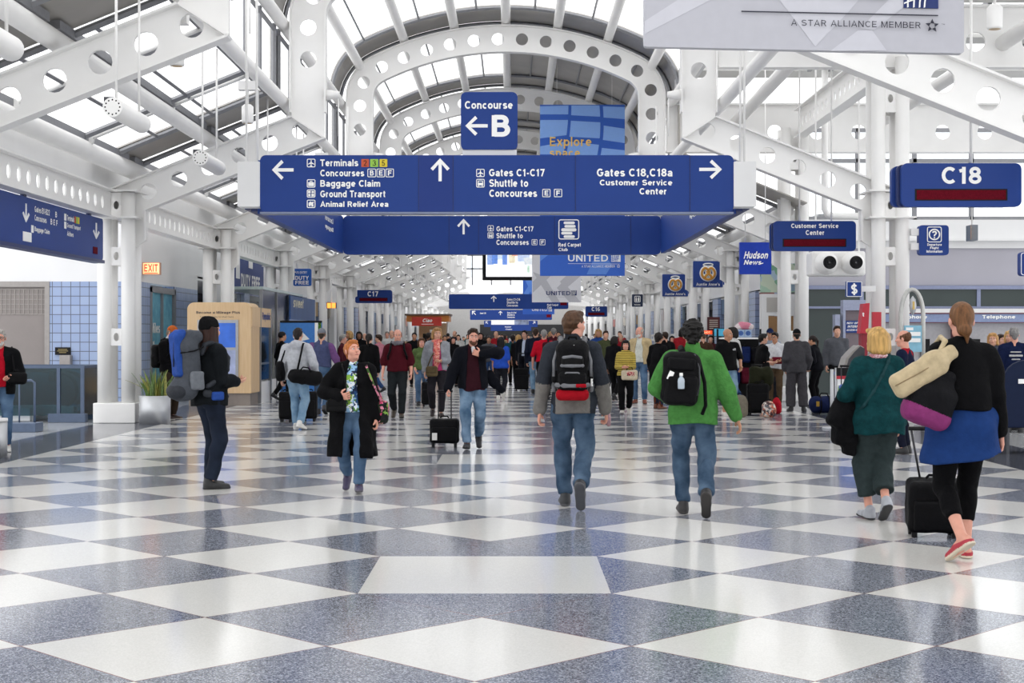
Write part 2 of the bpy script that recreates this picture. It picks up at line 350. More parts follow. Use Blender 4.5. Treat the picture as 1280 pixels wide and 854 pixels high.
def make_frame(left=True, right=True):
    b = MB(); fn = lambda u, v, w: (X0+u, w, v)
    outer = [q for q, _ in off(ARCH, HW)]; inner = [q for q, _ in off(ARCH, -HW)]
    _, tot = arc_samples(1, 0)
    holes = [circ(p[0], p[1], .15, 16) for p in arc_samples(.585, (tot % .585)/2+.1)[0][1:-1]]
    b.plate(outer+list(reversed(inner)), holes, fn, .05)
    ribbon(b, off(ARCH, HW), fn, .26, .03); ribbon(b, off(ARCH, -HW-.03), fn, .26, .03)
    for s, on in ((-1, left), (1, right)):
        if not on: continue
        poly = [(7.25, 4.17), (6.98, 4.28), (3.85, 5.53), (3.85, 5.62), (3.25, 5.62), (3.25, 5.16), (6.5, 3.86), (6.5, 3.3), (6.78, 3.1), (6.78, 4.17)]
        hs = []
        for k in range(6):
            t = (k+.55)/6; hs.append((6.75+(3.45-6.75)*t, 4.07+(5.39-4.07)*t))
        poly = [(s*u, z) for u, z in poly]
        b.plate(poly, [circ(s*u, z, .148, 16) for u, z in hs], fn, .05)
        def seg(a, c):
            a = (s*a[0], a[1]); c = (s*c[0], c[1]); L_ = math.hypot(c[0]-a[0], c[1]-a[1]); nn = (-(c[1]-a[1])/L_, (c[0]-a[0])/L_)
            if nn[1] < 0: nn = (-nn[0], -nn[1])
            ribbon(b, [(a, nn), (c, nn)], fn, .26, .03)
        seg((7.25, 4.16), (3.85, 5.53)); seg((6.5, 3.84), (3.25, 5.14)); seg((3.25, 5.14), (3.85, 5.53))
        b.cbox((X0+s*6.5, 0, 3.58), (.03, .2, .56))
        b.tube([(X0+s*3.25, 0, 5.95), (X0+s*2.98, 0, 5.95)], [.11, .06], 10)
        b.tube([(X0+s*3.0, 0, 5.95), (X0+s*3.0, 0, 5.2)], .012, 6)
    me = b.build('portal_frame', WHITE)
    return me
def place_copy(src, y, label, name=None):
    o = src.copy(); COL.objects.link(o); o.location = (0, y, 0); o['label'] = label; return o
ordn = ['first', 'second', 'third', 'fourth', 'fifth', 'sixth', 'seventh', 'eighth', 'ninth', 'tenth', 'eleventh', 'twelfth', 'thirteenth', 'fourteenth', 'fifteenth', 'sixteenth', 'seventeenth', 'eighteenth']
f0 = make_frame(); 
for i, y in enumerate(FR):
    o = f0 if i == 0 else f0.copy()
    if i: COL.objects.link(o)
    o.location = (0, y, 0)
    lab = {4: 'white perforated steel portal frame whose legs rise behind the blue ring of signs', 5: 'white perforated steel arch framing the square concourse B sign',
           3: 'white perforated steel frame crossing the upper corners in front of the hung drum lamps'}.get(i)
    if lab is None: lab = 'white perforated steel arch overhead and behind the viewer' if i < 3 else ordn[i-5]+' white perforated arch along the hall counted from the concourse B sign'
    tag(o, lab, 'portal frame', 'perforated portal frames', 'structure')

# ---- column clusters: four pipes, tie plates with oval holes, a cap box and a base block
def make_column(h, tall=False):
    e = empty('column', kind='structure')
    pr = .125; a = .215
    for sx in (-1, 1):
        for sy in (-1, 1):
            b = MB(); b.tube([(sx*a, sy*a, .3), (sx*a, sy*a, h)], pr, 14); b.build('pipe', WHITE, e)
    b = MB(); b.box((-.38, -.38, 0), (.38, .38, .36)); b.build('base_block', WHITE, e, bevel=.015)
    levels = [(1.39, 1.70), (2.84, 3.17)]+([(3.7, 4.15)] if not tall else [(3.7, 4.15), (5.6, 6.1)])
    for (z0, z1) in levels:
        b = MB()
        for sy in (-1, 1):
            w = a-pr+.03
            b.plate([(-w, z0), (w, z0), (w, z1), (-w, z1)], [circ(0, (z0+z1)/2, .05, 14, .075)], lambda u, v, t, sy=sy: (u, sy*a+t, v), .03)
            b.plate([(-w, z0), (w, z0), (w, z1), (-w, z1)], [circ(0, (z0+z1)/2, .05, 14, .075)], lambda u, v, t, sy=sy: (sy*a+t, u, v), .03)
        b.build('tie_plate', WHITE, e)
    b = MB()
    for z in (3.68, 4.16): b.box((-.42, -.42, z), (.42, .42, z+.03))
    b.build('cap_plate', WHITE, e)
    return e
def col_label(side, i):
    if side < 0:
        return ['white pipe column at the shop side behind the viewer', 'white pipe column beside the escalator and the steel planter', 'white pipe column rising behind the wooden kiosk'][i] if i < 3 else \
            ordn[i-1]+' white pipe column of the row along the duty free side'
    return ['x', 'tall white pipe column carrying the flight information sign', 'tall white pipe column with people waiting at its foot'][i] if i < 3 else ordn[i-1]+' white pipe column of the row along the pretzel shop side'
cl = make_column(4.15); ct = make_column(6.6, True)
usedl = usedt = False
for k, y in enumerate(FR[3:]+[FR[-1]+BAY*j for j in range(1, 6)]):
    for s in (-1, 1):
        if k == 0 and s > 0: continue
        tallc = s > 0 and k in (1, 2)
        if tallc: o = ct if not usedt else copy_tree(ct); usedt = True
        else: o = cl if not usedl else copy_tree(cl); usedl = True
        o.location = (X0+s*6.98, y, 0)
        tag(o, col_label(s, k), 'column', 'column clusters of the side without seats' if s < 0 else 'column clusters of the gate side', 'structure')

# ---- purlins and roof skins, one bay at a time
def pipe_obj(name, pts, r, m, label, kind='structure', n=12, cat=None, group=None):
    b = MB(); b.tube(pts, r, n); return tag(b.build(name, m), label, cat, group, kind)
_, TOT = arc_samples(1, 0)
pur = []
for x in (-3.72, -2.5, -1.27, 0, 1.27, 2.5, 3.72):
    r_ = 7.47
    if abs(x) < 3.4: pur.append((x, 1.8+math.sqrt(r_*r_-x*x)))
    else: pur.append((x*.955, 8.15))
pur += [(-4.02, 7.25), (4.02, 7.25), (-4.03, 5.85), (4.03, 5.85)]
YA, YB = FR[0], FR[-1]
for x, z in pur:
    pipe_obj('purlin', [(X0+x, YA, z), (X0+x, YB, z)], .115, WHITE, 'white pipe purlin running the length of the vault roof', group='roof purlins')
for s in (-1, 1):
    y0 = YA if s < 0 else FR[5]
    for (u, z, r) in ((5.45, 5.18, .13), (6.85, 4.62, .16)):
        pipe_obj('purlin', [(X0+s*u, y0, z), (X0+s*u, YB, z)], r, WHITE, 'white pipe purlin carrying the sloping aisle roof', group='roof purlins')
# roof glazing: fritted panes between grey metal bands that straddle the frames
VAULT = off(ARCH, .62)
VAULT = [v for v in VAULT if v[0][1] > 7.1]
def sheet(b, line, ya, yb):
    vs = []
    for (p, nn) in line: vs += [(X0+p[0], ya, p[1]), (X0+p[0], yb, p[1])]
    b.add(vs, [(2*i, 2*i+1, 2*i+3, 2*i+2) for i in range(len(line)-1)])
def skin(b, line, ya, yb, t=.03, mi=0):
    vs = []; n = len(line)
    for (p, nn) in line:
        for (yy_, d) in ((ya, 0), (yb, 0), (yb, t), (ya, t)): vs.append((X0+p[0]+nn[0]*d, yy_, p[1]+nn[1]*d))
    fs = [(i*4+k, i*4+(k+1)%4, (i+1)*4+(k+1)%4, (i+1)*4+k) for i in range(n-1) for k in range(4)]+[(0,1,2,3), tuple((n-1)*4+k for k in (3,2,1,0))]
    b.add(vs, fs, mi)
VL = [v for v in VAULT if v[0][0] <= .01]; VR = [v for v in VAULT if v[0][0] >= -.01]
BW = .85
win_n = 0
for i in range(len(FR)-1):
    ya, yb = FR[i]+BW, FR[i+1]-BW
    b = MB(); g = MB()
    skin(b, VAULT, FR[i]-BW, ya)                        # grey band over the frame
    if i in (5, 6, 7, 8): sheet(g, VL, ya, yb); skin(b, VR, ya, yb)   # the far bays are glazed on one side only
    else: sheet(g, VAULT, ya, yb)
    # aisle roofs
    for s in (-1, 1):
        if s > 0 and i in (2, 3, 4): continue
        ln = [((s*7.15, 4.72), (s*.37, .93)), ((s*4.1, 5.95), (s*.37, .93))]
        skin(b, ln, FR[i]-BW, ya); sheet(g, ln, ya, yb)
        # clerestory between aisle roof and vault
        ln = [((s*4.18, 5.95), (s, 0)), ((s*4.18, 7.15), (s, 0))]
        skin(b, ln, FR[i]-.25, FR[i]+.25); sheet(g, ln, FR[i]+.25, FR[i+1]-.25)
    tag(b.build('roof_band', GREYP), ('grey metal roof band over portal frame number %d along the hall' % (i+1)), kind='structure')
    win_n += 1
    tag(g.build('window_%d' % win_n, GLASSW), 'milky roof glazing of one bay between two grey roof bands', group='roof glazing bays', kind='structure')
    # mullions of this bay
    mb = MB()
    for (p, nn) in VAULT[::8]:
        q = (X0+p[0]-nn[0]*.03, p[1]-nn[1]*.03)
        mb.tube([(q[0], ya, q[1]), (q[0], yb, q[1])], .028, 4, smooth=False)
    for y in (ya, yb):
        vv = off(VAULT, -.05); mb.tube([(X0+p[0], y, p[1]) for p, _ in vv], .045, 4, smooth=False)
    for s in (-1, 1):
        if s > 0 and i in (2, 3, 4): continue
        for y in (ya, ya+2.1, yb-2.1, yb): mb.tube([(X0+s*7.1, y, 4.66), (X0+s*4.1, y, 5.88)], .05, 4, smooth=False)
        for (u, z) in ((5.45, 5.36), (6.85, 4.8)): mb.box((X0+s*u-.1, FR[i]+.2, z-.06), (X0+s*u+.1, FR[i+1]-.2, z+.05))
        for t in (.04, .34, .5, .66, .97):
            q = (X0+s*(7.1-3.0*t), 4.66+1.22*t); mb.tube([(q[0], ya, q[1]), (q[0], yb, q[1])], .035, 4, smooth=False)
        for k in range(7):
            y = FR[i]+.25+(BAY-.5)*k/6; mb.tube([(X0+s*4.14, y, 5.9), (X0+s*4.14, y, 7.2)], .05 if k in (0, 6) else .035, 4, smooth=False)
        for z in (5.98, 7.1): mb.tube([(X0+s*4.14, FR[i], z), (X0+s*4.14, FR[i+1], z)], .05, 4, smooth=False)
    tag(mb.build('trim_%d' % win_n, MULL), 'grey glazing bars of one roof bay', group='glazing bars', kind='structure')
# struts (thin round bars with ball ends) under the aisle glazing
sr = None
def strut_mesh(s):
    b = MB(); b.tube([(s*6.75, 0, 4.78), (s*5.5, 0, 5.3)], .035, 8); b.tube([(s*5.4, 0, 5.33), (s*4.15, 0, 5.83)], .035, 8)
    for (u, z) in ((6.78, 4.76), (5.45, 5.32)):
        b.tube([(s*u, -.05, z), (s*u, .05, z)], .10, 12)
    return b
for s in (-1, 1):
    o0 = None
    for i in range(2, 9):
        if s > 0 and i < 5: continue
        for t in (.3, .7):
            if o0 is None: o0 = strut_mesh(s).build('roof_strut', WHITE); o = o0
            else: o = o0.copy(); COL.objects.link(o)
            o.location = (X0, FR[i]+BAY*t, 0)
            tag(o, 'white strut bar under the sloping aisle glazing', None, 'aisle roof struts', 'structure')
# fascia and perforated longitudinal beam on each column line
def perf_beam(y0, y1, x, z0, z1, label, hr=.085, step=.44):
    b = MB(); fn = lambda u, v, w: (x+w, u, v)
    n = int((y1-y0-.8)/step)
    b.plate([(y0, z0), (y1, z0), (y1, z1), (y0, z1)], [circ(y0+.5+step*(k+.5), (z0+z1)/2, hr, 12, hr*1.35) for k in range(n)], fn, .03)
    for z in (z0, z1): b.box((x-.13, y0, z-.015), (x+.13, y1, z+.015))
    return tag(b.build('beam', WHITE), label, kind='structure')
for i in range(2, len(FR)-1):
    for s in (-1, 1):
        x = X0+s*7.05
        if s > 0 and i == 4:
            perf_beam(FR[i]+.4, FR[i+1]-.4, x, 6.35, 7.0, 'white perforated beam high up between the two tall columns')
            continue
        if s > 0 and i < 4: continue
        perf_beam(FR[i]+.4, FR[i+1]-.4, x, 3.68, 4.16, 'white perforated eaves beam spanning one bay between columns')
        b = MB(); b.box((x+s*.25-.04, FR[i], 4.1), (x+s*.25+.04, FR[i+1], 4.75))
        tag(b.build('trim_%d' % (40+i*2+(s > 0)), OFFWHITE), 'pale eaves fascia above a perforated beam', group='eaves fascias', kind='structure')

# ---- tall gate wing on the right-hand side: transverse beams, flat roof with skylights, window wall
for (y, z0, z1, lab) in ((FR[3], 6.5, 7.6, 'white perforated cross beam of the gate wing behind the hanging banner'), (FR[4], 6.45, 7.55, 'white perforated cross beam of the gate wing over the gate C18 sign'), (FR[5], 6.05, 7.2, 'white perforated cross beam of the gate wing over the window wall')):
    b = MB(); fn = lambda u, v, w, y=y: (u, y+w, v); x0_, x1_ = X0+3.9, 22
    n = int((x1_-x0_)/1.02)
    b.plate([(x0_, z0), (x1_, z0), (x1_, z1), (x0_, z1)], [circ(x0_+.6+1.02*k, z0+(z1-z0)*.42, .18, 16) for k in range(n)], fn, .05)
    for z in (z0, z1): b.box((x0_, y-.14, z-.02), (x1_, y+.14, z+.02))
    tag(b.build('beam', WHITE), lab, kind='structure')
for x in (5.4, 8.9, 12.3, 15.7, 19.1):
    pipe_obj('purlin', [(x, FR[2], 7.15), (x, FR[5], 6.75)], .14, WHITE, 'white pipe purlin under the flat roof of the gate wing', group='gate wing purlins')
wr = MB(); wg = MB(); wm = MB()
xs = [4.05, 7.0, 7.5, 10.5, 11, 14, 14.5, 17.5, 18, 21, 21.6]
ZR = 7.85
for i in range(2, 5):
    ya, yb = FR[i], FR[i+1]
    for y0, y1 in ((ya, ya+1.0), (yb-1.0, yb), ((ya+yb)/2-.35, (ya+yb)/2+.35)): wr.box((4.0, y0, ZR), (22, y1, ZR+.12))
    for y0, y1 in ((ya+1.0, (ya+yb)/2-.35), ((ya+yb)/2+.35, yb-1.0)):
        for k in range(0, len(xs)-1):
            if k % 2: wr.box((xs[k], y0, ZR), (xs[k+1], y1, ZR+.12))
            else:
                wg.add([(xs[k], y0, ZR+.06), (xs[k+1], y0, ZR+.06), (xs[k+1], y1, ZR+.06), (xs[k], y1, ZR+.06)], [(0,1,2,3)])
                for q in (xs[k], (xs[k]+xs[k+1])/2, xs[k+1]): wm.box((q-.04, y0, ZR-.03), (q+.04, y1, ZR+.06))
tag(wr.build('ceiling', CEIL), 'white flat roof panels of the gate wing around its skylights', kind='structure')
tag(wg.build('window_30', GLASSW), 'milky square skylights of the gate wing roof', kind='structure')
tag(wm.build('trim_30', MULL), 'grey skylight bars of the gate wing roof', kind='structure')
# clerestory leg wall on the right for the wing bays
b = MB(); b.box((X0+4.1, FR[2], 7.2), (X0+4.2, FR[5], 7.9)); tag(b.build('trim_31', OFFWHITE), 'pale upstand between vault and gate wing roof', kind='structure')
DB = 40.0                                       # back wall of the wing
WXL = 7.9
b = MB()
b.box((WXL, DB, 3.95), (22, DB+.3, 4.72))                        # white spandrel
b.box((WXL, DB-.12, 4.14), (22, DB+.0, 4.2))
tag(b.build('beam', OFFWHITE), 'white spandrel beam below the windows of the gate wing', kind='structure')
LILAC = mat('lilac_grey_wall', 'b3b1bb', .6, var=.03, scale=1)
b = MB(); b.box((WXL, DB+.05, 2.95), (22, DB+.3, 3.95)); b.box((WXL, DB+.3, 0), (22, DB+.4, 2.95)); tag(b.build('wall_back', LILAC), 'lilac-grey wall above the telephones', kind='structure')
g = MB(); m_ = MB()
g.add([(WXL, DB+.12, 4.72), (22, DB+.12, 4.72), (22, DB+.12, 7.2), (WXL, DB+.12, 7.2)], [(0,1,2,3)])
for x in [WXL+.05]+[9.32+1.54*k for k in range(-1, 9)]: m_.box((x-.05, DB+.05, 4.72), (x+.05, DB+.2, 7.2))
for z in (4.76, 6.32, 7.15): m_.box((WXL, DB+.05, z-.05), (22, DB+.2, z+.05))
tag(g.build('window_31', GLASSC), 'tall clear window band of the gate wing', kind='structure')
tag(m_.build('trim_32', MULL), 'grey window grid of the gate wing', kind='structure')
# tinted glass strip over the telephones
DGL = mat('dark_teal_glass', '414b4a', .2, var=.08, scale=1.0, spec=.25)
FRB = mat('blue_grey_frame', '8d95b4', .5)
g = MB(); g.box((WXL, DB-.02, 2.36), (22, DB+.02, 2.86)); g.box((WXL, DB-.02, 0), (9.35, DB+.02, 2.36)); tag(g.build('window_32', DGL), 'dark tinted glass strip above the telephones', kind='structure')
m_ = MB(); m_.box((WXL, DB-.08, 2.84), (22, DB+.06, 2.94)); m_.box((WXL, DB-.08, 2.32), (22, DB+.06, 2.38))
for x in (9.4, 12.55, 15.6, 18.7): m_.box((x-.05, DB-.06, 2.3), (x+.05, DB+.05, 2.9))
tag(m_.build('trim_33', FRB), 'blue-grey frame of the tinted glass strip', kind='structure')
# white wall end beside the window wall / gate side wall beyond the wing
def tile_mat():
    m = bpy.data.materials.new('blue_wall_tiles'); m.use_nodes = True; nt = m.node_tree; b = nt.nodes['Principled BSDF']; L = nt.links.new
    tc = nt.nodes.new('ShaderNodeTexCoord'); sp = nt.nodes.new('ShaderNodeSeparateXYZ'); L(tc.outputs['Object'], sp.inputs[0])
    ad = nt.nodes.new('ShaderNodeMath'); ad.operation = 'ADD'; L(sp.outputs[0], ad.inputs[0]); L(sp.outputs[1], ad.inputs[1])
    cb = nt.nodes.new('ShaderNodeCombineXYZ'); L(ad.outputs[0], cb.inputs[0]); L(sp.outputs[2], cb.inputs[1])
    br = nt.nodes.new('ShaderNodeTexBrick'); br.offset = 0; br.inputs['Scale'].default_value = 1; br.inputs['Brick Width'].default_value = .205; br.inputs['Row Height'].default_value = .205
    br.inputs['Mortar Size'].default_value = .008; br.inputs['Color1'].default_value = (*srgb('8a9cc0'), 1); br.inputs['Color2'].default_value = (*srgb('97a8c8'), 1); br.inputs['Mortar'].default_value = (*srgb('4a4f5c'), 1)
    L(cb.outputs[0], br.inputs['Vector']); L(br.outputs['Color'], b.inputs['Base Color']); b.inputs['Roughness'].default_value = .3
    return m
TILE = tile_mat()
WALLG = mat('pale_grey_wall', 'dededf', .6, var=.03, scale=.8, raw=True)
XW = 8.3
# left: wall facing the camera behind the escalator, then the long shop wall
DL = 33.0; zt = wz(352, DL)
b = MB(); b.box((-14, DL, zt), (-XW, DL+.3, 4.7)); tag(b.build('wall_front', WALLG), 'pale grey wall above the blue tiles by the escalator', kind='structure')
b = MB(); b.box((wx(62, DL), DL, 0), (-XW, DL+.3, zt)); tag(b.build('wall_tiled', TILE), 'blue tiled wall by the escalator', kind='structure')
SHUT = mat('brown_grey_shutter', '8b8380', .5, var=.03, scale=3, bump=.1, bscale=20)
e = empty('door_1', label='brown-grey roller shutter beside the blue tiled wall', kind='structure')
b = MB(); b.box((-14, DL+.06, 0), (wx(56, DL), DL+.14, zt-.1)); b.build('shutter', SHUT, e)
b = MB()
for k in range(60): 
    x = -14+.1*k
    if x < wx(56, DL)-.05: b.box((x, DL+.045, wz(393, DL)), (x+.012, DL+.06, wz(362, DL)))
for k in range(6): b.box((-14, DL+.045, wz(393, DL)+.11*k), (wx(56, DL), DL+.06, wz(393, DL)+.11*k+.012))
b.build('grille_band', mat('shutter_grille', 'a9a39e', .4, metal=.4), e)
b = MB(); b.box((wx(56, DL), DL-.02, 0), (wx(62, DL), DL+.1, zt)); b.box((-14, DL-.02, zt-.12), (wx(56, DL), DL+.1, zt)); b.build('door_frame', mat('taupe_frame', '9b9693', .4, metal=.3), e)
FRS = FR+[FR[-1]+BAY*j for j in range(1, 7)]
b = MB(); b.box((-XW-.3, DL+.3, zt), (-XW, FR[5]+3.0, 4.75)); tag(b.build('wall_left', WALLG), 'pale grey wall with the exit sign above blue tiles', kind='structure')
b = MB(); b.box((-XW-.3, DL+.3, 0), (-XW, 33.97, zt)); b.box((-XW-.3, 36.4, 0), (-XW, FR[5]+3.0, zt)); tag(b.build('wall_left_tiled', TILE), 'blue tiles around the glazed door under the exit sign', kind='structure')
for s in (-1, 1):
    b = MB(); ys = FR[5]+3.0 if s < 0 else DB+.3
    b.box((s*XW if s > 0 else s*XW-.3, ys, 3.1), (s*XW+.3 if s > 0 else s*XW, FRS[-1], 4.9))
    tag(b.build('wall_far_left' if s < 0 else 'wall_right', WALLG), 'pale grey upper wall over the row of shops on the '+('duty free side' if s < 0 else 'pretzel side'), kind='structure')
    b = MB()
    b.box((s*(XW+2.5)-.1, ys, 0), (s*(XW+2.5)+.1, FRS[-1], 3.1))
    tag(b.build('wall_shops_left' if s < 0 else 'wall_shops_right', mat('dim_shop_wall', '6a6a72', .6, var=.2, scale=.5)), 'dim back wall of the shops on the '+('duty free side' if s < 0 else 'pretzel side'), kind='structure')
    b = MB(); b.box((s*XW if s > 0 else s*(XW+2.5), ys, 3.05), (s*(XW+2.5) if s > 0 else s*XW, FRS[-1], 3.15))
    tag(b.build('ceiling_shops_left' if s < 0 else 'ceiling_shops_right', WALLG), 'low ceiling over the shops on the '+('duty free side' if s < 0 else 'pretzel side'), kind='structure')
g = MB()  # eaves glazing added to let daylight down onto the shop fronts
for (x0, x1, y0, y1) in ((7.0, 8.6, DB+.3, FR[-1]), (-8.6, -7.0, FR[5]-3, FR[-1]), (-14, -7.3, FR[2], FR[5]-3)): g.add([(x0, y0, 4.8), (x1, y0, 4.8), (x1, y1, 4.8), (x0, y1, 4.8)], [(0, 1, 2, 3)])
tag(g.build('window_42', GLASSW), 'milky eaves glazing added between columns and shop walls to let in light', kind='structure')
# pilasters of blue tile and piers between the shops
for s in (-1, 1):
    for k in range(0, 14):
        y = FR[5]+BAY*k*.5+ (4.6 if s < 0 else 4.9)
        if y > FRS[-1]-2: break
        b = MB(); w = .9 if k % 2 else 1.6
        b.box((s*XW-.12, y, 0), (s*XW+.12, y+w, 3.1))
        tag(b.build('pier', TILE if k % 3 else WALLG), ('blue tiled' if k % 3 else 'pale grey')+' pier between two shop openings', group='shop piers', kind='structure')
# far end: glazed gable over a lower perforated vault, then a dark end wall
ye = FR[-1]
gz = [(-3.5, 5.3)]+[(3.5*math.sin(a), 5.3-3.4+math.sqrt(0)+ (1.15*math.cos(a*PI/2/(PI/2)))+3.4) for a in [(-1+2*k/14)*PI/2 for k in range(1, 14)]]+[(3.5, 5.3)]
arc_low = [(3.55*math.sin(a), 5.3+1.2*math.cos(a)) for a in [(-1+2*k/16)*PI/2 for k in range(17)]]
b = MB(); top = [q for q, _ in off(ARCH, -.2) if q[1] > 5.6]
b.plate(top+[(3.5, 5.3)]+list(reversed(arc_low[1:-1]))+[(-3.5, 5.3)], [], lambda u, v, w: (X0+u, ye+.1+w, v), .04)
win_n += 1; tag(b.build('window_40', GLASSC), 'glazed gable closing the high vault far down the hall', kind='structure')
m_ = MB()
for x in (-2.8, -1.4, 0, 1.4, 2.8): m_.box((X0+x-.05, ye+.02, 5.4), (X0+x+.05, ye+.18, 8.6))
for z in (6.6, 7.6): m_.box((X0-3.5, ye+.02, z-.05), (X0+3.5, ye+.18, z+.05))
tag(m_.build('trim_40', MULL), 'grey grid of the glazed gable', kind='structure')
yl = FRS[-1]
PERF = glass_mat('perforated_metal_ceiling', 'ffffff', .38, gloss=False, diff=(.85, .84, .82))  # ceiling made partly see-through so that sky light leaks into the low vault
b = MB(); line = [((p[0], p[1]), (p[0]/4, .8)) for p in arc_low]
sheet(b, line, ye, yl)
g = MB()  # glazing added over the far aisles to brighten that end
for s in (-1, 1): g.add([(X0+s*3.5, ye, 5.35), (X0+s*3.5, yl, 5.35), (s*9, yl, 4.9), (s*9, ye, 4.9)], [(0,1,2,3)])
tag(g.build('window_41', GLASSW), 'milky glazing added over the far aisles to bring light into the low vault', kind='structure')
tag(b.build('ceiling_far', PERF), 'low perforated vault beyond the glazed gable', kind='structure')
b = MB(); b.box((-12, yl, 0), (12, yl+.3, 6.6)); tag(b.build('wall_end', mat('end_wall', 'b6b4b2', .6)), 'pale wall closing the far end of the hall', kind='structure')
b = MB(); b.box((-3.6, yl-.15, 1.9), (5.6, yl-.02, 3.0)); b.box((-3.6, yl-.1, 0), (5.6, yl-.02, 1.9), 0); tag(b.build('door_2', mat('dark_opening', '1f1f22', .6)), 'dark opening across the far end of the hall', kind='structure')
# ================================================================= SIGNS AND BANNERS
class Sign:
    """a thing hanging at distance D; parts are given where they stand on its face (frame coordinates at that distance)"""
    def __init__(s, name, d, x, y, label, cat='sign', group=None):
        s.d = d; s.loc = P(x, y, d); s.root = empty(name, s.loc, 0, label, cat, group); s.roll = 0; s.px = x; s.py = y; s.tw = .02 if name == 'banner' else .006
    def fn(s, x, y, w=0):
        if s.roll: y = y+(x-s.px)*s.roll
        p = P(x, y, s.d)-s.loc; return (p[0], -w, p[2])
    def slab(s, part, x0, y0, x1, y1, m, thick, r=0, w=0., steps=0, bev=0):
        b = MB(); k = F/s.d
        o = rrect(x0, x1, y0, y1, r, 5) if r else [(x0,y0),(x1,y0),(x1,y1),(x0,y1)]
        b.plate(o, [], lambda u, v, t: s.fn(u, v, w-thick/2-t), thick)
        return b.build(part, m, s.root)
    def text(s, body, x0, y0, x1, y1, m=None, bold=.022, name='lettering', italic=0., w=None):
        return lettering(body, x0, x1, -y1, -y0, lambda u, v, t: s.fn(u, -v, w or s.tw), m or SIGNW, s.root, bold, name, italic)
    def poly(s, part, pts, m, w=.006, thick=.008, holes=[]):
        b = MB(); b.plate(pts, holes, lambda u, v, t: s.fn(u, v, w-t), thick); return b.build(part, m, s.root)
    def multi(s, part, polys, m, w=.006, thick=.006):
        b = MB()
        for i, p in enumerate(polys):
            hs = []
            if isinstance(p, tuple): p, hs = p
            b.plate(p, hs, lambda u, v, t, i=i: s.fn(u, v, w-t+.0008*i), thick)
        return b.build(part, m, s.root)
    def rods(s, xs, y0, ztop, r=.014, part='hanging_rod', dy=0.05):
        for x in xs:
            p = s.fn(x, y0); b = MB(); b.tube([(p[0], dy, p[2]), (p[0], dy, ztop-s.loc[2])], r, 6); b.build(part, WHITE, s.root)
def arrow_pts(x0, y0, x1, y1, a):
    """arrow with an open chevron head filling the box, pointing along angle A (0 right, 90 up in the picture)"""
    base = [(-.5,-.085),(.22,-.085),(-.06,-.36),(.13,-.36+-.0),(.5,0),(.13,.36),(-.06,.36),(.22,.085),(-.5,.085)]
    base = [(-.5,-.075),(.24,-.075),(-.04,-.335),(.06,-.45),(.5,0),(.06,.45),(-.04,.335),(.24,.075),(-.5,.075)]
    c, sn = math.cos(math.radians(a)), math.sin(math.radians(a))
    q = [(u*c-v*sn, u*sn+v*c) for u, v in base]
    us = [p[0] for p in q]; vs = [p[1] for p in q]
    return [(x0+(u-min(us))/(max(us)-min(us))*(x1-x0), y1-(v-min(vs))/(max(vs)-min(vs))*(y1-y0)) for u, v in q]
def ring_pts(x0, y0, x1, y1, t, r):
    return (rrect(x0, x1, y0, y1, r, 3), [list(reversed(rrect(x0+t, x1-t, y0+t, y1-t, max(.1, r-t), 3)))])
def picto(s, kind, x0, y0, x1, y1):
    """white outlined square with a small symbol"""
    X = lambda u: x0+(x1-x0)*u; Y = lambda v: y0+(y1-y0)*v
    ps = [ring_pts(x0, y0, x1, y1, .09*(x1-x0), .15*(x1-x0))]
    U = lambda pts: [(X(a), Y(b)) for a, b in pts]
    if kind == 'plane': ps.append(U([(.46,.14),(.54,.14),(.56,.4),(.86,.6),(.86,.68),(.56,.58),(.54,.76),(.64,.84),(.64,.89),(.36,.89),(.36,.84),(.46,.76),(.44,.58),(.14,.68),(.14,.6),(.44,.4)]))
    if kind == 'bus': ps += [(U([(.22,.2),(.78,.2),(.82,.5),(.82,.76),(.18,.76),(.18,.5)]), [U([(.28,.46),(.72,.46),(.7,.28),(.3,.28)])]), U([(.22,.78),(.34,.78),(.34,.88),(.22,.88)]), U([(.66,.78),(.78,.78),(.78,.88),(.66,.88)])]
    if kind == 'bag': ps += [U([(.16,.36),(.84,.36),(.84,.82),(.16,.82)]), (U([(.36,.2),(.64,.2),(.64,.36),(.36,.36)]), [U([(.43,.35),(.57,.35),(.57,.27),(.43,.27)])])]
    if kind == 'cars': ps += [U([(.14,.16),(.44,.16),(.44,.46),(.14,.46)]), U([(.56,.2),(.84,.2),(.84,.44),(.56,.44)]), U([(.16,.56),(.42,.56),(.42,.84),(.16,.84)]), U([(.54,.54),(.86,.54),(.86,.86),(.54,.86)])]
    if kind == 'dog': ps += [U([(.2,.4),(.4,.22),(.6,.3),(.84,.2),(.74,.5),(.8,.82),(.56,.84),(.5,.6),(.36,.84),(.2,.7)])]
    if kind == 'people': ps += [U([(.2,.34),(.42,.34),(.42,.84),(.2,.84)]), U([(.58,.34),(.8,.34),(.8,.84),(.58,.84)]), U([(.24,.16),(.38,.16),(.38,.3),(.24,.3)]), U([(.62,.16),(.76,.16),(.76,.3),(.62,.3)])]
    s.multi('pictogram', ps, SIGNW)
def boxed_letter(s, ch, x0, y0, x1, y1):
    s.multi('letter_box', [ring_pts(x0, y0, x1, y1, .08*(x1-x0), .12*(x1-x0))], SIGNW)
    w = x1-x0; s.text(ch, x0+.28*w, y0+.2*w, x1-.26*w, y1-.2*w)
SEAM = mat('sign_seam', '16265c', .5)
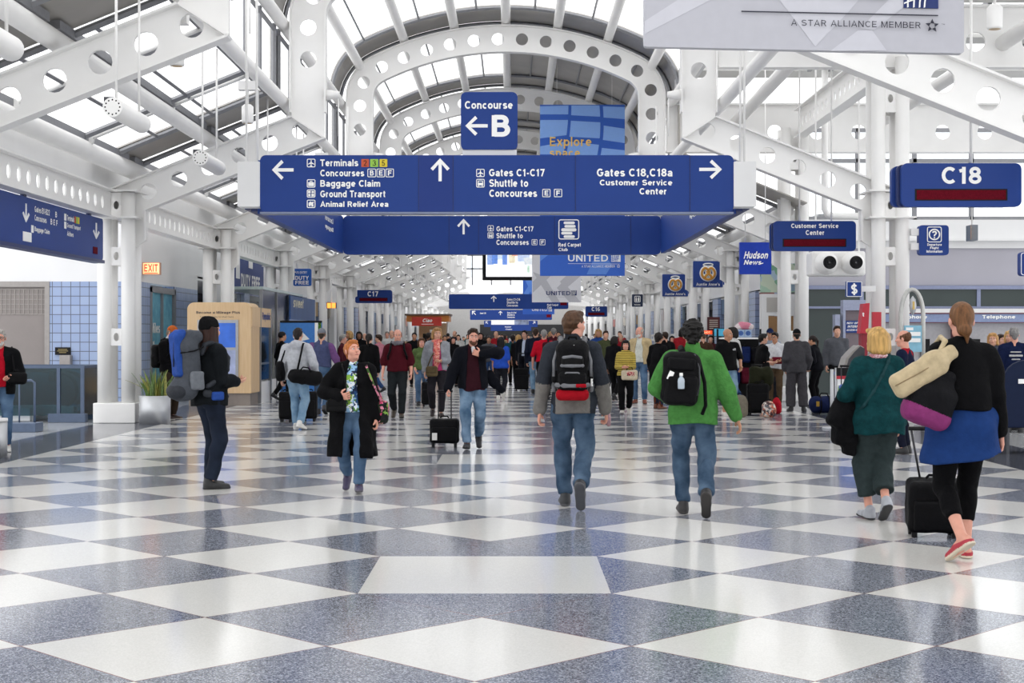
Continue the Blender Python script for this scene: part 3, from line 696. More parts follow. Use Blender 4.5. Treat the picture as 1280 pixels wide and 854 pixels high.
# ---- the ring of four sign boxes hung across the hall
D1, D2 = 20.0, 29.8
S = Sign('overhead_sign', D1, 621, 265, 'large blue ring-shaped overhead sign listing terminals, baggage claim and gates', 'overhead sign')
S.slab('front_panel', 325, 194, 917, 265, SIGNB, .22, 7)
SIGNB2 = mat('sign_blue_deep', '203a84', .45, var=.03, scale=1.5, spec=.25)
S.slab('arrow_field', 523.5, 194.5, 566, 264.5, SIGNB2, .01, 0, .004)
S.multi('panel_seams', [[(x, 194.5), (x+.7, 194.5), (x+.7, 264.5), (x, 264.5)] for x in (523, 566, 719, 862)], SEAM, .004, .004)
S.slab('lower_trim', 325, 265, 917, 267.5, mat('grey_blue_trim', '7d86a0', .4, metal=.4), .24, 0, .01)
for (x0, x1) in ((297, 325), (917, 945)):
    S.slab('end_box', x0, 202, x1, 258.5, OFFWHITE, .35, 1.2, .02)
S.poly('arrow', arrow_pts(340, 200, 367, 225, 180), SIGNW)
picto(S, 'plane', 383.7, 198.6, 394.3, 209.2); picto(S, 'bag', 383.7, 224.3, 394.3, 234.5); picto(S, 'cars', 383.7, 237, 394.3, 247); picto(S, 'dog', 383.7, 249.8, 394.3, 260)
S.text('Terminals', 400.4, 199.3, 448, 208); S.text('Concourses', 400.4, 212.2, 455.4, 220.6)
S.text('Baggage Claim', 400.4, 225.2, 475.3, 236); S.text('Ground Transport', 400.4, 238.2, 481.7, 249); S.text('Animal Relief Area', 400.4, 250.8, 485.4, 259)
for ch, x0, x1, c in (('2', 451.7, 461.2, 'd0562c'), ('3', 462.8, 472.9, '9dd04b'), ('5', 474.5, 484.2, 'ead22e')):
    S.slab('number_tile', x0, 199, x1, 208.8, mat('tile_'+c, c, .5), .008, .8, .008); S.text(ch, x0+2.8, 200.6, x1-2.8, 207.4, BLACK, 0., w=.012)
for ch, x0, x1 in (('B', 459.4, 470), ('E', 470.8, 481.1), ('F', 482, 492.3)): boxed_letter(S, ch, x0, 211, x1, 221.6)
S.poly('arrow', arrow_pts(538.2, 198, 562.1, 226.7, 90), SIGNW)
picto(S, 'plane', 595.3, 211.3, 605.8, 221.3); picto(S, 'bus', 595.3, 223.8, 605.8, 234.4)
S.text('Gates C1-C17', 611.3, 211.3, 681, 220.8); S.text('Shuttle to', 611.6, 224.2, 660.2, 233.7); S.text('Concourses', 611.6, 237, 671.4, 246.3)
for ch, x0, x1 in (('E', 677.9, 688), ('F', 692.5, 702.6)): boxed_letter(S, ch, x0, 236.4, x1, 246.5)
S.text('Gates C18,C18a', 746, 210.8, 840.4, 222.4); S.text('Customer Service', 749.6, 224.7, 840.4, 232.7); S.text('Center', 799.2, 235.2, 832.8, 243.2)
S.poly('arrow', arrow_pts(874, 199.7, 902.3, 224, 0), SIGNW)
# rear panel of the ring, further down the hall, and the two side boxes joining them
loc1 = S.loc
R2 = Sign('tmp', D2, 627, 318, None, None); bpy.data.objects.remove(R2.root)
R2.loc = loc1
def fn2(x, y, w=0): p = P(x, y, D2)-loc1; return (p[0], p[1]-w, p[2])
R2.fn = fn2; R2.root = S.root
R2.slab('rear_panel', 429, 270, 826, 318, SIGNB, .22, 5)
R2.multi('panel_seams', [[(x, 270.5), (x+.5, 270.5), (x+.5, 317.5), (x, 317.5)] for x in (561, 598, 693, 788)], SEAM, .004, .004)
R2.poly('arrow', arrow_pts(571.4, 273.5, 587.6, 293, 90), SIGNW)
picto(R2, 'plane', 609.5, 281.8, 617, 289.2); picto(R2, 'bus', 609.5, 290.6, 617, 298)
R2.text('Gates C1-C17', 620.5, 283, 667, 289.5); R2.text('Shuttle to', 620.5, 291.5, 653.5, 298); R2.text('Concourses', 620.5, 299.8, 661, 306.3)
for ch, x0, x1 in (('E', 664.6, 671.6), ('F', 674.6, 681.6)): boxed_letter(R2, ch, x0, 299.3, x1, 306.5)
R2.multi('club_emblem', [ring_pts(698, 274.3, 724, 299.4, 1.2, 3)]+[rrect(703+o, 717+o, 277+k*4.3, 280.4+k*4.3, 1.6, 3) for k, o in enumerate((1.5, 2.5, -1, -1.5, 1.5))]+[rrect(701.5, 720.5, 285.4, 289.4, 1.8, 3)], SIGNW)
R2.text('Red Carpet', 698, 303.6, 726, 309.6); R2.text('Club', 698, 310, 709.7, 314)
zt_, zb_ = wz(197, D1), wz(265, D1)
for s in (-1, 1):
    x_in = wx(325 if s < 0 else 917, D1); x_out = wx(297 if s < 0 else 945, D1)
    xb_in = wx(429 if s < 0 else 826, D2); 
    b = MB()
    for k, (dx, z0, z1) in enumerate(((0, 0, 0), (.09, .03, .04), (.18, .06, .08))):
        xa = xb_in+s*dx
        b.box((min(xa, xa+s*.085)-loc1[0], .3, zb_+z0-loc1[2]), (max(xa, xa+s*.085)-loc1[0], D2-D1, zt_-z1-loc1[2]), 0 if k == 0 else 1)
    b.build('side_panel', [SIGNB, SIGND], S.root)
    def fs(u, v, w=0, s=s, xb_in=xb_in): return (xb_in-s*.006-loc1[0]-s*w, u-D1, v-loc1[2])
    # side writing, small white lines as read from below at a slant
    ys = (D2-3.6, D2-2.4) if s < 0 else (D1+2.2, D1+3.6)
    for k, tx in enumerate(('Terminals', 'Concourses', 'Baggage')):
        z = 3.85-.17*k
        a, c = (D2-2.9, D2-1.7)
        if s < 0: lettering(tx, -(c), -(a), z, z+.1, lambda u, v, t: fs(-u, v), SIGNW, S.root)
        else: lettering(tx, D2-6.2, D2-4.9, z, z+.1, lambda u, v, t: fs(u, v), SIGNW, S.root)
    if s > 0:
        lettering('Customer Service', D2-8.6, D2-6.9, 3.83, 3.95, lambda u, v, t: fs(u, v), SIGNW, S.root)
for (x, d) in ((306, D1), (319, D1), (927, D1), (932, D1)):
    p = P(x, 203, d)-loc1; b = MB(); b.tube([(p[0], .12, p[2]), (p[0], .12, 7.2-loc1[2])], .018, 6); b.build('hanging_rod', WHITE, S.root)
for x in (434, 821):
    p = P(x, 270, D2)-loc1; b = MB(); b.tube([(p[0], p[1]+.1, p[2]), (p[0], p[1]+.1, 6.2-loc1[2])], .018, 6); b.build('hanging_rod', WHITE, S.root)
# ---- concourse B sign standing on top of the ring
S = Sign('concourse_sign', 20.12, 611, 187, 'square blue sign reading Concourse B on top of the ring sign')
S.slab('panel', 576, 115, 647, 187, SIGNB, .16, 7)
S.slab('stand', 578, 187, 646, 193.8, OFFWHITE, .12, 0, -.02)
S.text('Concourse', 581, 126.4, 641, 136.2); S.poly('arrow', arrow_pts(581.7, 145, 609.6, 169.8, 180), SIGNW); S.text('B', 614.7, 143.7, 637.8, 171, bold=.035)
# ---- hanging cloth banners
BBLUE = mat('banner_blue', '3468d0', .7, var=.02); BLIGHT = mat('banner_light_blue', '8ab4f6', .7, var=.02, raw=True); BPALE = mat('banner_mid_blue', '5f90e6', .7, var=.02)
BYEL = mat('banner_yellow', 'ffd070', .6, raw=True); BGREY = mat('banner_grey', 'd6d6de', .7, var=.02); BGREYL = mat('banner_pale_grey', 'ececf2', .7, var=.02, raw=True); BINK = mat('banner_ink', '2b2b3c', .6)
def globe_mark(s, x0, y0, x1, y1, m_bg, m_ln, z=.012):
    """square tail emblem: part of a globe grid"""
    s.slab('globe_emblem', x0, y0, x1, y1, m_bg, .008, 0, z)
    w = x1-x0; h = y1-y0; ps = []
    for k in (.15, .42, .68, .9):
        for (f, flip) in ((k, 0), (k, 1)):
            pts = []
            for j in range(7):
                t = j/6; a = .28*math.sin(t*PI*.5)
                u, v = (f*.95*(1-a*1.2)+.02, t) if not flip else (t*.86, f*.95*(1-a)+.02)
                pts.append((u, v))
            th = .022
            up = [(x0+w*min(.98, u+th*(1-flip)), y0+h*min(.98, v+th*flip)) for u, v in pts]; dn = [(x0+w*max(0, u-th*(1-flip)), y0+h*max(0, v-th*flip)) for u, v in pts]
            ps.append(up+list(reversed(dn)))
    s.multi('globe_lines', ps, m_ln, z+.005, .004)
def star_mark(s, cx, cy, r, m):
    ps = []
    for k in range(5):
        a = -PI/2+2*PI*k/5
        ps.append([(cx+r*math.cos(a), cy+r*math.sin(a)), (cx+.45*r*math.cos(a+.75), cy+.45*r*math.sin(a+.75)), (cx+.5*r*math.cos(a-.5), cy+.5*r*math.sin(a-.5))])
    s.multi('star_emblem', ps, m, .014)
def banner_blue(d, x0, x1, y0, y1, label, writing):
    s = Sign('banner', d, (x0+x1)/2, y1, label, 'banner', 'hanging airline banners'); k = (x1-x0)/106.
    s.slab('cloth', x0, y0, x1, y1, BBLUE, .03)
    X = lambda u: x0+(x1-x0)*u; Y = lambda v: y0+k*v
    cells = []
    c1 = lambda v: .335-.055*(v/60)**2-.0*v; c2 = lambda v: .70+.03*math.sin(v/35)-.05*(v/60)**2
    def cell(ua, ub, va0, va1, vb0, vb1):
        """patch between two meridians; top and bottom edge heights at its two sides"""
        l = [(X(ua(v) if callable(ua) else ua), Y(v)) for v in np.linspace(va0, vb0, 5)]; r = [(X(ub(v) if callable(ub) else ub), Y(v)) for v in np.linspace(vb1, va1, 5)]
        cells.append(l+r)
    o1 = lambda v: c1(v)+.035; o2 = lambda v: c2(v)+.04
    cell(0, c1, 2, 1, 12, 12); cell(0, c1, 19, 19, 42, 38); cell(0, c1, 52, 46, 62, 62)
    cell(o1, c2, 1, 1, 13, 15); cell(o1, c2, 20, 22, 40, 42); cell(o1, c2, 46, 50, 63, 63)
    cell(o2, 1, 2, 3, 16, 18); cell(o2, 1, 26, 30, 44, 48); cell(o2, 1, 54, 57, 63, 63)
    s.multi('globe_pattern', cells, BLIGHT, .002, .002)
    s.multi('diagonal_bands', [[(X(0), Y(172)), (X(.0), Y(196)), (X(.42), Y(160)), (X(.25), Y(150))], [(X(.3), Y(168)), (X(.45), Y(196)), (X(.62), Y(178))], [(X(.62), Y(196)), (X(.72), Y(184)), (X(.85), Y(200)), (X(.78), Y(212)), (X(.55), Y(212))]], BPALE, .002, .002)
    s.rods([x0+.2*(x1-x0), x1-.15*(x1-x0)], y0, 9.0, .006, 'hanging_wire')
    return s
s = banner_blue(40, 675, 781, 131, 345, 'blue airline banner reading Explore space above its globe pattern', True)
s.text('Explore', 687.3, 171.2, 739.3, 186, BYEL, .012); s.text('space', 687.3, 188.5, 725, 199.5, BYEL, .012)
s.text('UNITED', 710, 318.4, 760, 327, SIGNW, .012); globe_mark(s, 764, 317.5, 775.7, 327.5, SIGNW, BBLUE)
s.multi('rule', [[(710, 329.4), (775, 329.9), (775, 330.3), (710, 329.8)]], SIGNW); s.text('A STAR ALLIANCE MEMBER', 727, 331.3, 768.5, 334.6, SIGNW, 0.); star_mark(s, 773, 333, 2.4, SIGNW)
s = Sign('banner', 70, 695, 378, 'pale grey airline banner hanging behind the blue one', 'banner', 'hanging airline banners')
s.slab('cloth', 665, 262, 726.5, 378, BGREYL, .03)
s.multi('diagonal_bands', [[(666, 340), (680, 345), (700, 378), (690, 378)], [(666, 352), (690, 330), (698, 336), (666, 366)], [(700, 352), (726, 328), (726, 345), (706, 362)], [(704, 352), (726, 378), (712, 378), (696, 360)]], BGREY, .002, .002)
s.text('UNITED', 682.8, 364, 713, 369.2, mat('banner_navy', '1f3473', .6), .012); globe_mark(s, 714.2, 363, 720.8, 369.4, MATS['banner_navy'], SIGNW); s.multi('rule', [[(683, 371.4), (720, 371.4), (720, 371.8), (683, 371.8)]], BGREY)
s.rods([672, 719], 262, 9.0, .006, 'hanging_wire')
s = Sign('banner', 105, 673, 393, 'small blue airline banner far off under the direction signs', 'banner', 'hanging airline banners')
s.slab('cloth', 653.5, 345, 693, 393, BBLUE, .03); s.text('UNITED', 665, 385.6, 684, 389, SIGNW, .012); globe_mark(s, 685.5, 385, 690, 389.4, SIGNW, BBLUE)
s.multi('diagonal_bands', [[(654, 345), (660, 345), (675, 368), (668, 375)], [(668, 345), (676, 345), (656, 375), (654, 368)]], BPALE, .002, .002); s.rods([658, 689], 345, 9.0, .006, 'hanging_wire')
s = Sign('banner', 10.2, 1005, 62, 'large grey airline banner with ruled line hanging above the gate side', 'banner', 'hanging airline banners')
s.roll = .0215
s.slab('cloth', 805, -95, 1205, 62.5, mat('big_banner_grey', 'c6c6ce', .7, var=.02), .07, 4)
s.multi('diagonal_bands', [[(805.5, 31), (805.5, 47), (930, -20), (930, -45), (905, -35)], [(945, -40), (973, -1), (1019, 58), (1062, 12), (1100, -35), (1060, -60), (1000, -60)], [(1038, 63), (1072, 37), (1090, 36), (1108, 61)], [(1075, 34), (1128, -20), (1150, -10), (1092, 36)]], mat('big_banner_pale', 'd6d6de', .7, var=.02), .002, .002)
s.multi('rule', [[(926.4, 15.6), (1172, 15.6), (1172, 16.9), (926.4, 16.9)]], BINK, .012)
s.text('UNITED', 926.4, -34, 1117, -2.2, MATS['banner_navy'], .015); globe_mark(s, 1129, -34, 1172.3, 7.5, MATS['banner_navy'], SIGNW)
s.text('A STAR ALLIANCE MEMBER', 988.2, 24.6, 1149.8, 33.4, BINK, -.004); star_mark(s, 1164.5, 29.4, 8.6, BINK); s.text('TM', 1176, 26.6, 1180, 28.4, BINK, 0.)
s.rods([850, 1160], -95, 8.2, .008, 'hanging_wire', 0)
# ---- gate signs and other single signs
def gate_sign(d, x0, y0, x1, y1, txt, lab, rods=None, ztop=7.85, led=True, lines=None, side=0, tall=.2):
    s = Sign('gate_sign', d, (x0+x1)/2, y1, lab, 'gate sign', 'gate signs'); k = (x1-x0)
    s.slab('panel', x0, y0, x1, y1, SIGNB, .07, .05*k)
    s.slab('back_layer', x0+side*.012*k, y0+.006*k, x1+side*.012*k, y1-.004*k, SIGND, .07, .05*k, -.085); s.slab('back_layer', x0+side*.024*k, y0+.012*k, x1+side*.024*k, y1-.008*k, SIGNB, .10, .05*k, -.17)
    if lines:
        for (t, a, b, c, e) in lines: s.text(t, a, b, c, e)
    h = y1-y0
    if led: df = s.slab('display_frame', x0+.11*k, y0+h*.59, x0+.882*k, y0+h*.86, BLACK, .012, 0, .004); s.slab('display', x0+.125*k, y0+h*.62, x0+.868*k, y0+h*.835, REDLED, .012, 0, .008).parent = df
    if rods: s.rods(rods, y0, ztop, .016)
    return s
gate_sign(18.5, 1127, 204, 1277, 258.5, 'C18', 'large blue gate C18 sign with a dark red display strip', [1215], 7.85, lines=[('C18', 1176.9, 208.6, 1226.6, 230)], side=-2.2)
gate_sign(28, 967, 276.3, 1070, 314, '', 'blue Customer Service Center sign with a dark red display strip', [1000, 1040], 7.85, lines=[('Customer Service', 988.9, 279.6, 1048, 285.8), ('Center', 1007, 287.8, 1030, 293.9)], side=-1)
gate_sign(65, 444, 362.7, 490, 379, '', 'small blue gate C17 sign hung down the duty free side', [452, 482], 5.3, lines=[('C17', 459.4, 364.2, 473, 370.8)])
gate_sign(92, 732, 383, 759, 396, '', 'tiny blue gate C16 sign partly behind the walking man with grey sleeves', [738, 755], 5.3, lines=[('C16', 739.5, 384, 750, 389)])
def square_sign(d, x0, y0, x1, y1, lab, m=SIGNB, r=0., thick=.12, rods=None, ztop=5.0, name='hanging_sign', group=None):
    s = Sign(name, d, (x0+x1)/2, y1, lab, 'sign', group); s.slab('panel', x0, y0, x1, y1, m, thick, r)
    if rods: s.rods(rods, y0, ztop, .012)
    return s
HBLUE = mat('newsstand_blue', '2140b0', .45, spec=.2)
s = square_sign(34.4, 924.8, 303, 964.2, 342.8, 'square blue Hudson News sign in white script', HBLUE, 0, .14, [932, 957], 7.85)
s.text('Hudson', 929.5, 314.4, 959, 323.4, italic=.25); s.text('News', 929.5, 325, 951, 331.6, italic=.25); s.multi('flourish', [[(950, 329.4), (954, 328.4), (954, 329.4), (950, 330.6)]], SIGNW)
GOLD = mat('pretzel_gold', 'd99a3a', .5, raw=True); PBLUE = mat('pretzel_blue', '23479b', .45)
def pretzel(s, cx, cy, r):
    d = s.d; rr = r*.20*d/F
    for nm, q, w0, m in (('pretzel_outline', 1.6, .0, SIGNW), ('pretzel_emblem', 1., .04, GOLD)):
        b = MB(); ol = []
        for k in range(33):
            a = PI/2+2*PI*k/32; ol.append(s.fn(cx+r*.95*math.cos(a), cy-r*.9*math.sin(a)+(r*.42*max(0, 1-abs(math.cos(a))*2.2) if math.sin(a) > 0 else 0), w0+.02))
        b.tube(ol, rr*q, 8, cap=False)
        for g in (-1, 1): b.tube([s.fn(cx+g*r*.55, cy+r*.75, w0+.02), s.fn(cx+g*r*.35, cy+r*.35, w0+.03), s.fn(cx-g*r*.1, cy+r*.0, w0+.03), s.fn(cx-g*r*.18, cy-r*.35, w0+.02)], rr*q, 8)
        b.build(nm, m, s.root)
    h = MB(); pts = [s.fn(cx+r*.7*math.cos(a), cy-r*1.25+r*.2*math.sin(a), .03) for a in np.linspace(0, 2*PI, 25)]; h.tube(pts, rr*.5, 6, cap=False); h.build('halo', SIGNW, s.root)
for d, x0, y0, x1, y1, lab in ((48, 866.5, 326.5, 903.5, 359, 'larger blue pretzel shop sign with a gold pretzel'), (56.5, 828, 343, 860, 370.5, 'smaller blue pretzel shop sign with a gold pretzel farther down the hall')):
    s = square_sign(d, x0, y0, x1, y1, lab, PBLUE, 1, .3, [x0+6, x1-6], 4.9, group='pretzel shop signs'); w = x1-x0
    s.slab('outer_rim', x0-.5, y0-.5, x1+.5, y1+.5, OFFWHITE, .2, 1, -.05)
    pretzel(s, (x0+x1)/2, y0+.47*(y1-y0), w*.23); s.text("Auntie Anne's", x0+.1*w, y1-.18*(y1-y0), x1-.1*w, y1-.05*(y1-y0))
    s2 = square_sign(d+4, x1-6, y0+3.5, x1+5.5, y1-3, 'plain blue rear panel of a pretzel shop sign, the '+('larger' if d < 50 else 'smaller')+' sign', PBLUE, 0, .1, [x1+2], 4.9, group='pretzel sign rear panels')
s = square_sign(26.6, 1149, 281.5, 1186, 319, 'blue Departure Flight Information sign with a question mark fixed to a column', SIGNB, 4, .16)
s.multi('symbol_frame', [ring_pts(1158.7, 283.4, 1177, 303, 1, 2.5)], SIGNW); s.multi('symbol_circle', [(circ(1167.9, 293.2, 7.2, 24), [list(reversed(circ(1167.9, 293.2, 5.6, 24)))])], SIGNW)
s.text('?', 1165, 288.6, 1171, 298); s.text('Departure', 1159, 304.3, 1177.2, 308.2); s.text('Flight', 1162.5, 308.6, 1173.2, 312.2); s.text('Information', 1158, 312.6, 1178, 316)
b = MB(); q = s.fn(1149, 290, -.1); b.box((q[0]-.14, .02, q[2]-.06), (q[0]+.02, .12, q[2]+.06)); q = s.fn(1149, 308, -.1); b.box((q[0]-.14, .02, q[2]-.06), (q[0]+.02, .12, q[2]+.06)); b.build('bracket', OFFWHITE, s.root)
s = square_sign(26.5, 1058, 351.8, 1077.6, 371.2, 'little blue dollar sign beside the tall column', SIGNB, .6, .08)
s.multi('white_rim', [ring_pts(1058.2, 352, 1077.4, 371, .7, .8)], SIGNW); s.text('$', 1063.8, 354.2, 1071.8, 369)
b = MB(); q = s.fn(1077, 361, -.05); b.box((q[0], 0.02, q[2]-.05), (q[0]+.26, .1, q[2]+.05)); b.build('bracket', OFFWHITE, s.root)
s = square_sign(23, 1275, 315, 1310, 345, 'blue sign with white rim cut by the picture edge beside the telephones', SIGNB, 4, .12, [1285, 1302], 7.85)
s.multi('white_rim', [ring_pts(1276, 316, 1309, 344, .8, 3)], SIGNW)
EXITG = mat('exit_sign_glow', 'ffd9a8', .5, emit='ffb070', estr=.9); EXITR = mat('exit_sign_letters', 'd92a1c', .5, emit='e02010', estr=.35)
s = square_sign(26, 1214, 281, 1222.5, 300.5, 'small box exit sign hanging by a rod before the gate wing wall', mat('slate_box', '6b7784', .5), 0, .3, [1216], 7.85, name='exit_sign')
g = s.root; b = MB(); p0, p1, p2, p3 = s.fn(1208, 283, .25), s.fn(1214, 281, -.02), s.fn(1214, 300.5, -.02), s.fn(1208, 299, .25)
b.add([p0, p1, p2, p3], [(0,1,2,3)]); b.build('lit_face', EXITG, g)
b = MB()
for t0, t1, v0, v1 in ((.3, .5, .25, .7), (.65, .8, .3, .6), (.2, .85, .82, .92)):
    L_ = lambda t, v: (p0[0]+(p1[0]-p0[0])*t-.004, p0[1]+(p1[1]-p0[1])*t-.004, p0[2]+(p3[2]-p0[2])*v)
    b.add([L_(t0, v0), L_(t1, v0), L_(t1, v1), L_(t0, v1)], [(0,1,2,3)])
b.build('red_marks', EXITR, g)
s = square_sign(33.2, 178, 328, 200, 343.5, 'lit EXIT sign high on the grey wall over the blue tiles', mat('exit_housing', 'c79a80', .5), .5, .12, name='exit_sign')
s.slab('lit_face', 179, 329, 199, 342.5, EXITG, .01, 0, .008); s.text('EXIT', 180.5, 330, 197.5, 340, EXITR, .01, w=.015); s.multi('underline', [[(180.5, 341), (197.5, 341), (197.5, 341.9), (180.5, 341.9)]], EXITR, .015)
b = MB(); q = s.fn(178, 335, -.06); b.box((q[0]-.16, .02, q[2]-.06), (q[0], .1, q[2]+.06)); b.build('bracket', OFFWHITE, s.root)
DF = mat('duty_free_blue', '1f62c0', .45)
s = square_sign(48.5, 366.5, 336, 389, 357.5, 'rounded blue DUTY FREE sign over the kiosks', DF, 2, .1, [371, 385], 4.6)
s.text('US ENTRY', 370, 339, 384, 342.4, bold=.012); s.text('DUTY', 369, 344.8, 386, 350, bold=.035); s.text('FREE', 369, 351, 386, 356, bold=.035)
s = square_sign(72, 790, 368, 803.5, 383.5, 'dark restroom sign with two white figures', mat('restroom_navy', '1c2c4c', .5), 1, .1, [793, 800], 5.1); picto(s, 'people', 793, 370, 800.5, 378); s.text('Restrooms', 793, 380.2, 800.5, 381.8)
# row of direction signs further down the hall
def far_dir(d, x0, y0, x1, y1, lab, ups, txt, left=None, red=True):
    s = Sign('direction_sign', d, (x0+x1)/2, y1, lab, 'overhead sign', 'blue direction signs down the hall'); h = y1-y0
    s.slab('panel', x0, y0, x1, y1, SIGNB, .3, .1*h)
    for (x, a) in ups: s.poly('arrow', arrow_pts(x, y0+.1*h, x+.4*h, y0+.52*h, a), SIGNW, .01)
    for (t, a, r) in txt: s.text(t, a, y0+r*h, a+len(t)*h*.075, y0+(r+.16)*h, w=.01)
    if red: s.slab('display', x1-.55*h, y0+.45*h, x1-.1*h, y0+.75*h, REDLED, .02, 0, .01)
    s.rods([CX-3.62*F/d, CX+2.33*F/d] if d < 100 else [x0+.06*(x1-x0), x1-.06*(x1-x0)], y0, 8.8 if d < 100 else 6.1, .02)
far_dir(85, 561, 367.8, 710.5, 386.3, 'first blue direction sign seen below the ring sign', [(613.5, 90)], [('Gates C1-C16', 633.5, .28), ('Shuttle to', 633.5, .48), ('Concourses', 633.5, .68), ('Red Carpet', 684, .66), ('Club', 684, .82)])
far_dir(131, 587.5, 387.5, 690, 400, 'second blue direction sign, with a slanted arrow and gate C15', [(590, 135), (623, 90)], [('Gate C15', 600, .25), ('Gates C1-C14', 634, .2), ('Shuttle to', 634, .42), ('Concourses', 634, .64)])
far_dir(158, 605, 401, 672, 408.8, 'third blue direction sign, small and far off', [(607, 135), (666, 45)], [], red=False)
s = Sign('display_board', 156, 638.5, 413.5, 'far blue display board with white panel under the direction signs', 'display'); s.slab('panel', 613.5, 406, 664, 413.6, SIGNB, .3); s.slab('white_screen', 614, 400.2, 643, 406, SIGNW, .2, 0, .02); s.slab('advert_strip', 643, 400.2, 661, 406, mat('advert_strip_grey', '8a97b5', .5, var=.6, scale=1.5), .2, 0, .01); s.text('Baggage', 631, 408, 639, 409.6); s.text('Claim', 632, 411, 640, 412.4); s.rods([617, 661], 400, 6.3, .02)
# television
s = Sign('television', 76, 637, 350, 'hanging television with a map on its screen below the ring sign', 'television')
hs = s.slab('housing', 603, 304, 674, 350.5, BLACK, .2, .8); SCR = mat('television_screen', 'eef0f4', .4, emit='f2f4fa', estr=.8)
s.slab('screen', 607.5, 307.5, 669.5, 346, SCR, .02, 0, .01).parent = hs
ms = [(609, 316, 617, 331, '8aa6dc'), (615, 318, 622, 330, '5f86d2'), (622, 310, 633, 325, 'c8d8ea'), (628, 315, 634, 331, '6c8fd6'), (636, 318, 644, 329, 'e6dcc0'), (640, 310, 656, 320, 'd88f74'), (647, 318, 662, 327, 'b8c8e4'), (655, 322, 668, 331, 'd0d6da'), (659, 332, 662, 341, 'bcd8c4')]
for i, (a, b_, c, e_, col) in enumerate(ms): s.slab('map_patch', a, b_, c, e_, mat('map_'+col, col, .5, emit=col, estr=.5, var=.3, scale=8), .008, 0, .014+.003*i)
s.rods([606, 668], 304, 9.1, .03)
# ---- long direction sign along the escalator side, seen at a slant
e = empty('hanging_sign', (-7.28, 22, 2.9), 0, 'long blue direction sign with white down arrows under the eaves beam by the escalator', 'sign')
xa = .06; b = MB(); b.plate(rrect(-6.0, 4.1, 0, .72, .06, 4), [], lambda u, v, w: (w, u, v), .14); b.build('panel', SIGNB, e)
b = MB(); b.box((-.10, -6.0, -.06), (.10, 4.1, -.005)); b.build('lower_trim', SIGND, e)
b = MB(); 
for y in (-3, 0, 3.4): b.box((-.03, y, .7), (.03, y+.12, .8))
b.build('bracket', SIGND, e)
fz = lambda u, v, w: (.076, u, v)
ZY = lambda y: F*7.28/(641-y)-22           # place along the sign
for (px, zz) in ((25, 0.40), (115, 0.40)):
    yy = ZY(px); a = arrow_pts(yy-.11 if px < 100 else yy-.2, -.30-.1, yy+.2, -.02-.1, 270) 
    MBb = MB(); MBb.plate([(u, -v) for u, v in a], [], lambda u, v, w: (.074+w, u, v+.22), .008); MBb.build('arrow', SIGNW, e)
for tx, px0, px1, z in (('Gates B1-B22', 37, 56, .53), ('Concourses', 37, 52, .40), ('Baggage Claim', 37, 56, .22), ('B', 63, 65.2, .53), ('B E F', 57, 66, .40), ('Terminals', 78, 87, .53), ('Ground Transport', 78, 95, .40), ('Airlines', 78, 86, .28)):
    lettering(tx, ZY(px0), ZY(px1), z, z+.09, fz, SIGNW, e)
for k, c in enumerate(('d0562c', '9dd04b', 'ead22e')):
    b = MB(); y = ZY(87.5+k*2.1); b.box((.07, y, .52), (.078, ZY(89.3+k*2.1), .63)); b.build('number_tile', mat('tile_'+c, c), e)
for z in (.5, .37, .19):
    b = MB(); b.box((.07, ZY(74.6 if z > .3 else 33), z+.02), (.078, ZY(77 if z > .3 else 35.6), z+.13)); b.build('pictogram', SIGNW, e)
b = MB(); b.box((.07, ZY(22.5), .06), (.078, ZY(33), .2)); b.build('white_tile', SIGNW, e)
b = MB(); b.box((.07, ZY(111), .08), (.078, ZY(116.5), .2)); b.build('red_tile', REDLED, e)
